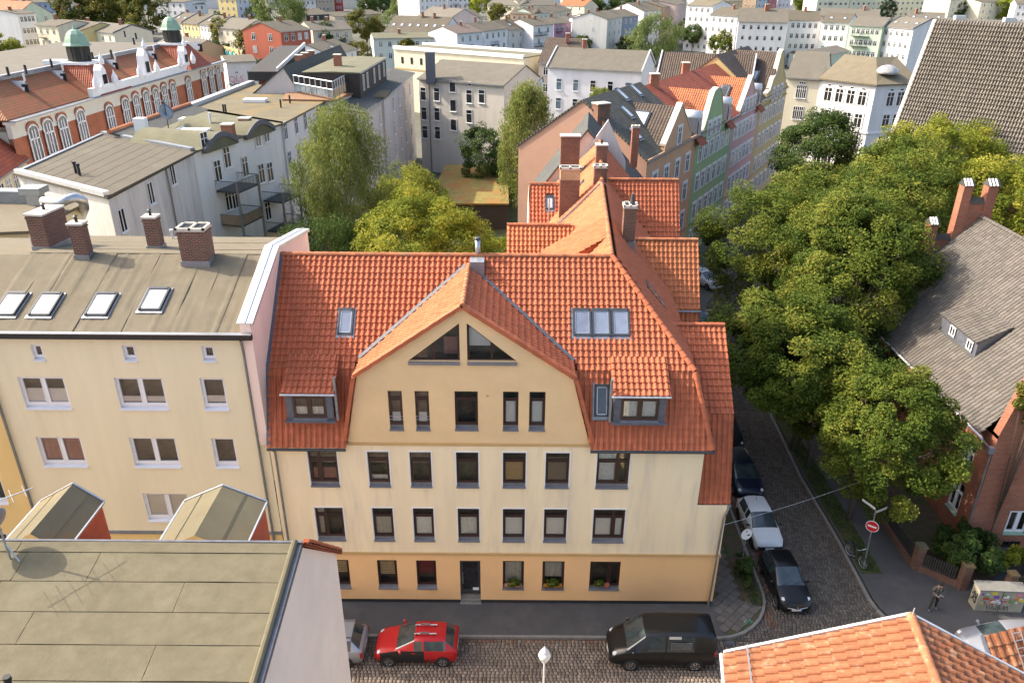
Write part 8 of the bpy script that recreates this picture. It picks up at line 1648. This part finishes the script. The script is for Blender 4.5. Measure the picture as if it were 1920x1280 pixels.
pm = MB(); pm.box(0, .065, -.015, .015, .34, 1.12); pm.prism([(0, -.015, 1.12), (.065, -.015, 1.12), (.0325, -.015, 1.18)], (0, .03, 0)); pme2 = pm.mesh('paling', MATS['wood_dark'])
k = int((LF - .5) / .115)
for i in range(k): inst('paling', pme2, frame_m(F0 + dF * (.25 + i * .115) - nF * .04, dF, nF, Zv), F)
F2 = V((21.3, 34.6, 0)); F = thing('garden_fence', 'long dark paling fence running back under the trees from the brick post', 'fence', (21.4, 40, 0)); a, b = V((21.35, 32.0, 0)), V((21.2, 47, 0)); d = (b - a).normalized(); nq = V((-d.y, d.x, 0)); m = MB(); m.obox(a - nq * .13 - Zv * .1, d * 15, nq * .26, Zv * .35); m.build('base_wall', MATS['brick_old'], F)
for i in range(120): inst('paling', pme2, frame_m(a + d * (.05 + i * .12), d, nq, Zv), F)
for zz in (.45, .95): m = MB(); m.obox(a + nq * .02 + Zv * zz, d * 14.6, nq * .04, Zv * .05); m.build('rail', MATS['wood_dark'], F)
F3 = V((25.35, 29.75, 0)); F = thing('garden_fence', 'dark paling fence right of the utility box', 'fence', (26.2, 29.7, 0)); brickpost(F3 + V((-.05, .25, 0)), .38, 1.2); a = V((25.6, 29.9, 0)); d = V((1, -.02, 0)).normalized(); nq = V((0, 1, 0))
for i in range(28): inst('paling', pme2, frame_m(a + d * (.05 + i * .12), d, nq, Zv), F)
for zz in (.45, .95): m = MB(); m.obox(a + nq * .02 + Zv * zz, d * 3.4, nq * .04, Zv * .05); m.build('rail', MATS['wood_dark'], F)
T = thing('utility_box', 'beige utility box covered in stickers and graffiti', 'utility box', (24.0, 29.1, 0)); mat('box_beige', (.36, .33, .25), .8, .18, 2.5, col2=(.25, .23, .17), thresh=(.5, .75)); bu = V((.995, -.05, 0)).normalized(); bv = V((.05, .995, 0)).normalized(); o = V((22.98, 28.78, -.02))
m = MB(); m.obox(o, bu * 2.25, bv * .62, Zv * 1.28); m.build('cabinet', MATS['box_beige'], T); m = MB(); m.obox(o - bu * .04 - bv * .04 + Zv * 1.28, bu * 2.33, bv * .70, Zv * .07); m.build('lid', MATS['concrete_kerb'], T); m = MB(); m.obox(o + bu * 1.11 - bv * .006, bu * .02, bv * .01, Zv * 1.27); m.build('door_gap', MATS['trim_black'], T)
for nm, c in dict(sticker_yellow=(.6, .5, .06), sticker_white=(.66, .65, .6), sticker_purple=(.22, .06, .35), sticker_pink=(.6, .22, .3), sticker_red=(.5, .06, .03), sticker_orange=(.65, .25, .03), sticker_green=(.12, .3, .1), spray_black=(.02, .02, .025), spray_teal=(.03, .30, .30), spray_pink=(.55, .22, .27), chalk_green=(.10, .40, .25)).items(): mat(nm, c, .75, .1, 6)
rg = random.Random(4)
for k in range(34):
    a, z_ = rg.uniform(.08, 1.95), rg.uniform(.42, 1.08); w_, h_ = rg.uniform(.08, .3), rg.uniform(.07, .2); t = rg.uniform(-.15, .15); m = MB(); uu = (bu * math.cos(t) + Zv * math.sin(t)); vv = (Zv * math.cos(t) - bu * math.sin(t)); m.obox(o + bu * a + Zv * z_ - bv * (.004 + .0012 * k), uu * min(w_, 2.2 - a), vv * h_, -bv * .001); m.build('sticker', MATS[rg.choice(['sticker_yellow', 'sticker_white', 'sticker_white', 'sticker_purple', 'sticker_pink', 'sticker_red', 'sticker_orange', 'sticker_green'])], T)
def scrawl(parent, o, u, v, n, w, h, m, strokes, r=.012, name='graffiti'):
    mb = MB()
    for s in strokes: mb.tube([V(o) + V(u) * (a * w) + V(v) * (b * h) + V(n) * .006 for a, b in s], r, 4)
    return mb.build(name, MATS[m], parent, kind='stuff')
scrawl(T, o + Zv * .08 + bu * .5, bu, Zv, -bv, 1.2, .34, 'spray_black', [[(0, .9), (.08, .1), (.16, .9)], [(.2, .1), (.26, .9), (.34, .1)], [(.4, .9), (.4, .1), (.5, .5), (.4, .9)], [(.56, .8), (.56, .1)], [(.62, .1), (.72, .9), (.74, .1), (.84, .9), (.9, .1)]], .014)
scrawl(T, o + Zv * .3 + bv * .08, bv, Zv, -bu, .46, .7, 'spray_black', [[(.1, .1), (.1, .9), (.6, .8), (.2, .5), (.7, .3), (.1, .1)], [(.5, .95), (.9, .6), (.5, .5), (.9, .1)]], .03)
# graffiti on the houses by the school: letters, and the teal piece
a_, b_ = gp(424, 118, 10.5), gp(480, 116, 10.5); Tg, A_, B_, ug, ng = GR
def on_wall(px, py): s, z_ = pl(px, py, A_, B_); return s, z_
sc0 = on_wall(432, 166); 
for txt, px, py, sz, mm in (('QLS', 443, 149, 1.7, 'spray_pink'), ('OST', 440, 163, 1.7, 'spray_black')):
    s, z_ = on_wall(px, py); text_on(Tg, txt, A_ + ug * s - ng * .06 + Zv * z_, sz, mm, ug, Zv, 'graffiti', .01)
T = thing('wall', 'low wall with a teal graffiti piece right of the school roof', 'wall', (gp(428, 95, 9).x, gp(428, 95, 9).y, 0)); a, b = gp(408, 84, 10.0), gp(446, 94, 10.0); a.z = b.z = 0; d = b - a; nn = V((d.y, -d.x, 0)).normalized(); m = MB(); m.obox(a, d, -nn * .4, Zv * 10); m.build('wall_face', MATS['plaster_band'], T); d1 = d.normalized()
for k, (f, mm) in enumerate(((.12, 'spray_teal'), (.32, 'spray_teal'), (.52, 'spray_teal'), (.72, 'spray_teal'))):
    m = MB(); c = a + d * f + Zv * 8.4 + nn * .03; w_ = d.length * .2; pts = [(0, -1), (.5, -.75), (1, -.95), (.85, -.1), (1.05, .5), (.6, .3), (.45, .95), (.1, .55), (-.1, .9), (.1, -.1)]; m.prism([c + d1 * (x * w_) + Zv * (y * 1.25 + .15 * (k % 2)) for x, y in pts], nn * .01); m.build('graffiti', MATS[mm], T); scrawl(T, c, d1, Zv, nn, w_, 1.25, 'spray_black', [pts + pts[:1]], .07); scrawl(T, c + nn * .02, d1, Zv, nn, w_, 1.2, 'sticker_white', [[(.2, -.6), (.6, .1), (.3, .5)]], .06)
# green chalk marks on the corner slabs
m = MB(); 
for s in ([(0, 0), (.12, .1), (.02, .2), (.15, .28)], [(.2, .15), (.35, .3)], [(.3, .1), (.42, .22), (.3, .34)]): m.tube([V((11.35 + x, 27.72 + y, .012)) for x, y in s], .016, 4)
cm = m.build('chalk_mark', MATS['chalk_green'], cp, kind='stuff')
# overhead wire
T = thing('overhead_wire', 'thin wire strung from the house corner across the side street', 'wire', (10.1, 29.5, 0)); a, b = V((10.08, 29.5, 4.55)), V((24.75, 36.2, 5.2)); pts = [a.lerp(b, t / 14) - Zv * (.45 * math.sin(math.pi * t / 14)) for t in range(15)]; m = MB(); m.tube(pts, .008, 5); m.build('cable', MATS['zinc_light'], T)
# window boxes with plants
def flower_box(label, x0, x1, z, m_):
    T = thing('window_box', label, 'window box', ((x0 + x1) / 2, YF - .02, z)); m = MB(); m.prism([(x0, YF - .03, z), (x0, YF - .13, z + .17), (x0, YF + .09, z + .17), (x0, YF + .07, z)], (x1 - x0, 0, 0)); m.build('trough', MATS[m_], T)
    if ('box', 0) not in _crowns: crown_mesh(('box', 0), .38, .14, .24, 22, 900, .055, 'leaf_street', 'bush', seed=77)
    c = bpy.data.objects.new('foliage', _crowns[('box', 0)][0]); COL.objects.link(c); c.parent = T; c.location = (random.uniform(-.05, .05), -.03, .32); c.rotation_euler = (0, 0, random.choice((0, math.pi)))
mat('box_peach', (.50, .25, .13), .8); mat('box_orange', (.55, .22, .03), .8)
flower_box('peach window box with bushy green plants left of its orange neighbour', -.28, .56, 1.06, 'box_peach'); flower_box('orange window box with thin plants at the ground floor', 1.64, 2.54, 1.06, 'box_orange')
c = thing('potted_plant', 'green plant on the right ground floor window sill', 'plant', (4.35, YF + .02, 1.1)); o_ = bpy.data.objects.new('foliage', _crowns[('box', 0)][0]); COL.objects.link(o_); o_.parent = c; o_.location = (0, 0, .22); o_.scale = (.8, .8, .8); m = MB(); m.lathe((4.75, YF + .0, 1.08), [(.09, 0), (.13, .2), (.12, .22)], 10); tag(m.build('clay_pot', MATS['clay_red']), 'brown clay pot beside the plant on the ground floor sill', 'pot')
# trolley-size details: street drain
m = MB(); m.box(10.15, 10.62, 26.55, 26.82, -.14, -.085); [m.box(10.18 + .06 * k, 10.21 + .06 * k, 26.57, 26.8, -.085, -.08, 1) for k in range(7)]; tag(m.build('drain_grate', [MATS['dark_metal'], MATS['concrete_kerb']]), 'iron drain grate by the kerb behind the van', 'drain')
m = MB(); m.lathe((26.0, 28.0, -.02), [(.33, 0), (.33, .012), (.001, .012)], 24); tag(m.build('manhole_cover', MATS['dark_metal']), 'round manhole cover on the right pavement', 'manhole cover')
# ------------------------------------------------------------------ the man with the remote control
MN = thing('person', 'man in a checked jacket looking down at a remote control he holds', 'person', (20.93, 28.85, -.02))
for nm, c in dict(skin=(.42, .24, .17), hair_dark=(.03, .022, .018), trousers=(.035, .036, .034), shoe=(.13, .14, .16), jacket=(.20, .18, .14)).items(): mat(nm, c, .8, .1, 8)
jm = brickmat('jacket_check', (.42, .38, .31), (.16, .14, .115), (.06, .055, .045), .11, .11, .03, .9, 0.0, .1)
def skin_body(name, joints, edges, rad, m, root, parent, lv=2):
    me = bpy.data.meshes.new(name); me.from_pydata(joints, edges, []); o = bpy.data.objects.new(name, me); COL.objects.link(o)
    md = o.modifiers.new('s', 'SKIN'); sv = me.skin_vertices[0].data
    for i, r in enumerate(rad): sv[i].radius = (r, r) if not isinstance(r, tuple) else r
    sv[root].use_root = True; o.modifiers.new('d', 'SUBSURF').levels = lv; dg = bpy.context.evaluated_depsgraph_get(); dg.update(); e = bpy.data.meshes.new_from_object(o.evaluated_get(dg)); bpy.data.objects.remove(o)
    e.materials.clear(); [e.materials.append(MATS[k]) for k in m]; e.polygons.foreach_set('use_smooth', [True] * len(e.polygons)); q = bpy.data.objects.new(name, e); COL.objects.link(q); q.parent = parent
    if not len(e.uv_layers): autouv(e)
    return q
J = [(0, .02, .95), (0, .0, 1.12), (0, -.02, 1.30), (0, -.03, 1.45), (0, -.07, 1.54), (0, -.12, 1.63), (0, -.13, 1.74),
     (.19, -.02, 1.42), (.27, -.04, 1.17), (.14, -.27, 1.10), (-.19, -.02, 1.42), (-.27, -.04, 1.17), (-.12, -.27, 1.10),
     (.11, .0, .90), (.15, .02, .50), (.18, .06, .09), (.20, -.10, .04), (-.11, .0, .90), (-.16, -.05, .50), (-.20, -.08, .09), (-.24, -.24, .04), (.10, -.34, 1.09), (-.08, -.34, 1.09)]
E_ = [(0, 1), (1, 2), (2, 3), (3, 4), (4, 5), (5, 6), (3, 7), (7, 8), (8, 9), (3, 10), (10, 11), (11, 12), (0, 13), (13, 14), (14, 15), (15, 16), (0, 17), (17, 18), (18, 19), (19, 20), (9, 21), (12, 22)]
RR_ = [(.16, .12), (.165, .125), (.19, .13), (.15, .11), .06, .10, .085, .075, .06, .045, .075, .06, .045, .10, .07, .05, .045, .10, .07, .05, .045, .038, .038]
bd = skin_body('body', J, E_, RR_, ['skin', 'jacket_check', 'trousers', 'shoe'], 0, MN)
for p_ in bd.data.polygons:
    c = p_.center; z_ = c.z; arm = abs(c.x) < .2 and c.y < -.29 and .9 < z_ < 1.3
    p_.material_index = 0 if (z_ > 1.51 or arm) else 1 if z_ > .90 or (abs(c.x) > .2 and z_ > .86) else 3 if z_ < .11 else 2
m = MB(); vs = []; prof = [(.001, .115), (.06, .105), (.10, .06), (.112, .0), (.105, -.05)]; m.lathe((0, -.105, 1.72), prof, 14, axis=(0, .22, 1)); m.build('hair', MATS['hair_dark'], MN, True, local=True)
m = MB(); m.lathe((0, -.235, 1.645), [(.001, .02), (.018, .0), (.02, -.03)], 8, axis=(0, -.6, .5)); m.build('nose', MATS['skin'], MN, True, local=True)
for s in (-1, 1):
    m = MB(); m.lathe((s * .038, -.218, 1.675), [(.001, .012), (.012, .006), (.014, 0)], 8, axis=(0, -1, -.1)); m.build('eye', MATS['plate_ink'], MN, local=True); m = MB(); m.lathe((s * .105, -.115, 1.65), [(.001, .012), (.03, .005), (.032, -.005)], 8, axis=(s, 0, 0)); m.build('ear', MATS['skin'], MN, True, local=True)
    m = MB(); ln = (.055, .07, .075, .068)
    for k in range(4): bx = s * (.055 + .0); p0 = V((s * (.115 - .012 * k), -.36 - .002 * k, 1.115 - .02 * k)); m.tube([p0, p0 + V((-s * ln[k] * .5, -.03, -.004)), p0 + V((-s * ln[k], -.012, -.01))], [.0105, .0095, .008], 6)
    p0 = V((s * .10, -.35, 1.13)); m.tube([p0, p0 + V((-s * .02, -.03, .02)), p0 + V((-s * .04, -.045, .012))], [.013, .011, .009], 6); m.build('fingers', MATS['skin'], MN, True, kind='stuff', local=True)
m = MB(); m.tube([(-.03, -.222, 1.595), (.03, -.222, 1.595)], .007, 5); m.build('mouth', MATS['blind_wine'], MN, local=True)
RC = thing('remote_control', 'grey remote control with a small screen held by the man', 'remote control', (20.93, 28.50, 1.08)); m = MB(); m.obox((-.10, -.06, -.02), (.20, 0, 0), (0, .10, .02), (0, -.01, .045)); m.build('case', MATS['dark_metal'], RC, local=True); m = MB(); m.obox((-.07, .03, .04), (.14, 0, 0), (0, .04, .08), (0, -.008, .004)); m.build('screen', MATS['glass_blue'], RC, local=True)
for s in (-1, 1): m = MB(); m.tube([(s * .06, -.02, .03), (s * .06, -.02, .055)], .012, 8); m.build('stick', MATS['trim_black'], RC, local=True)
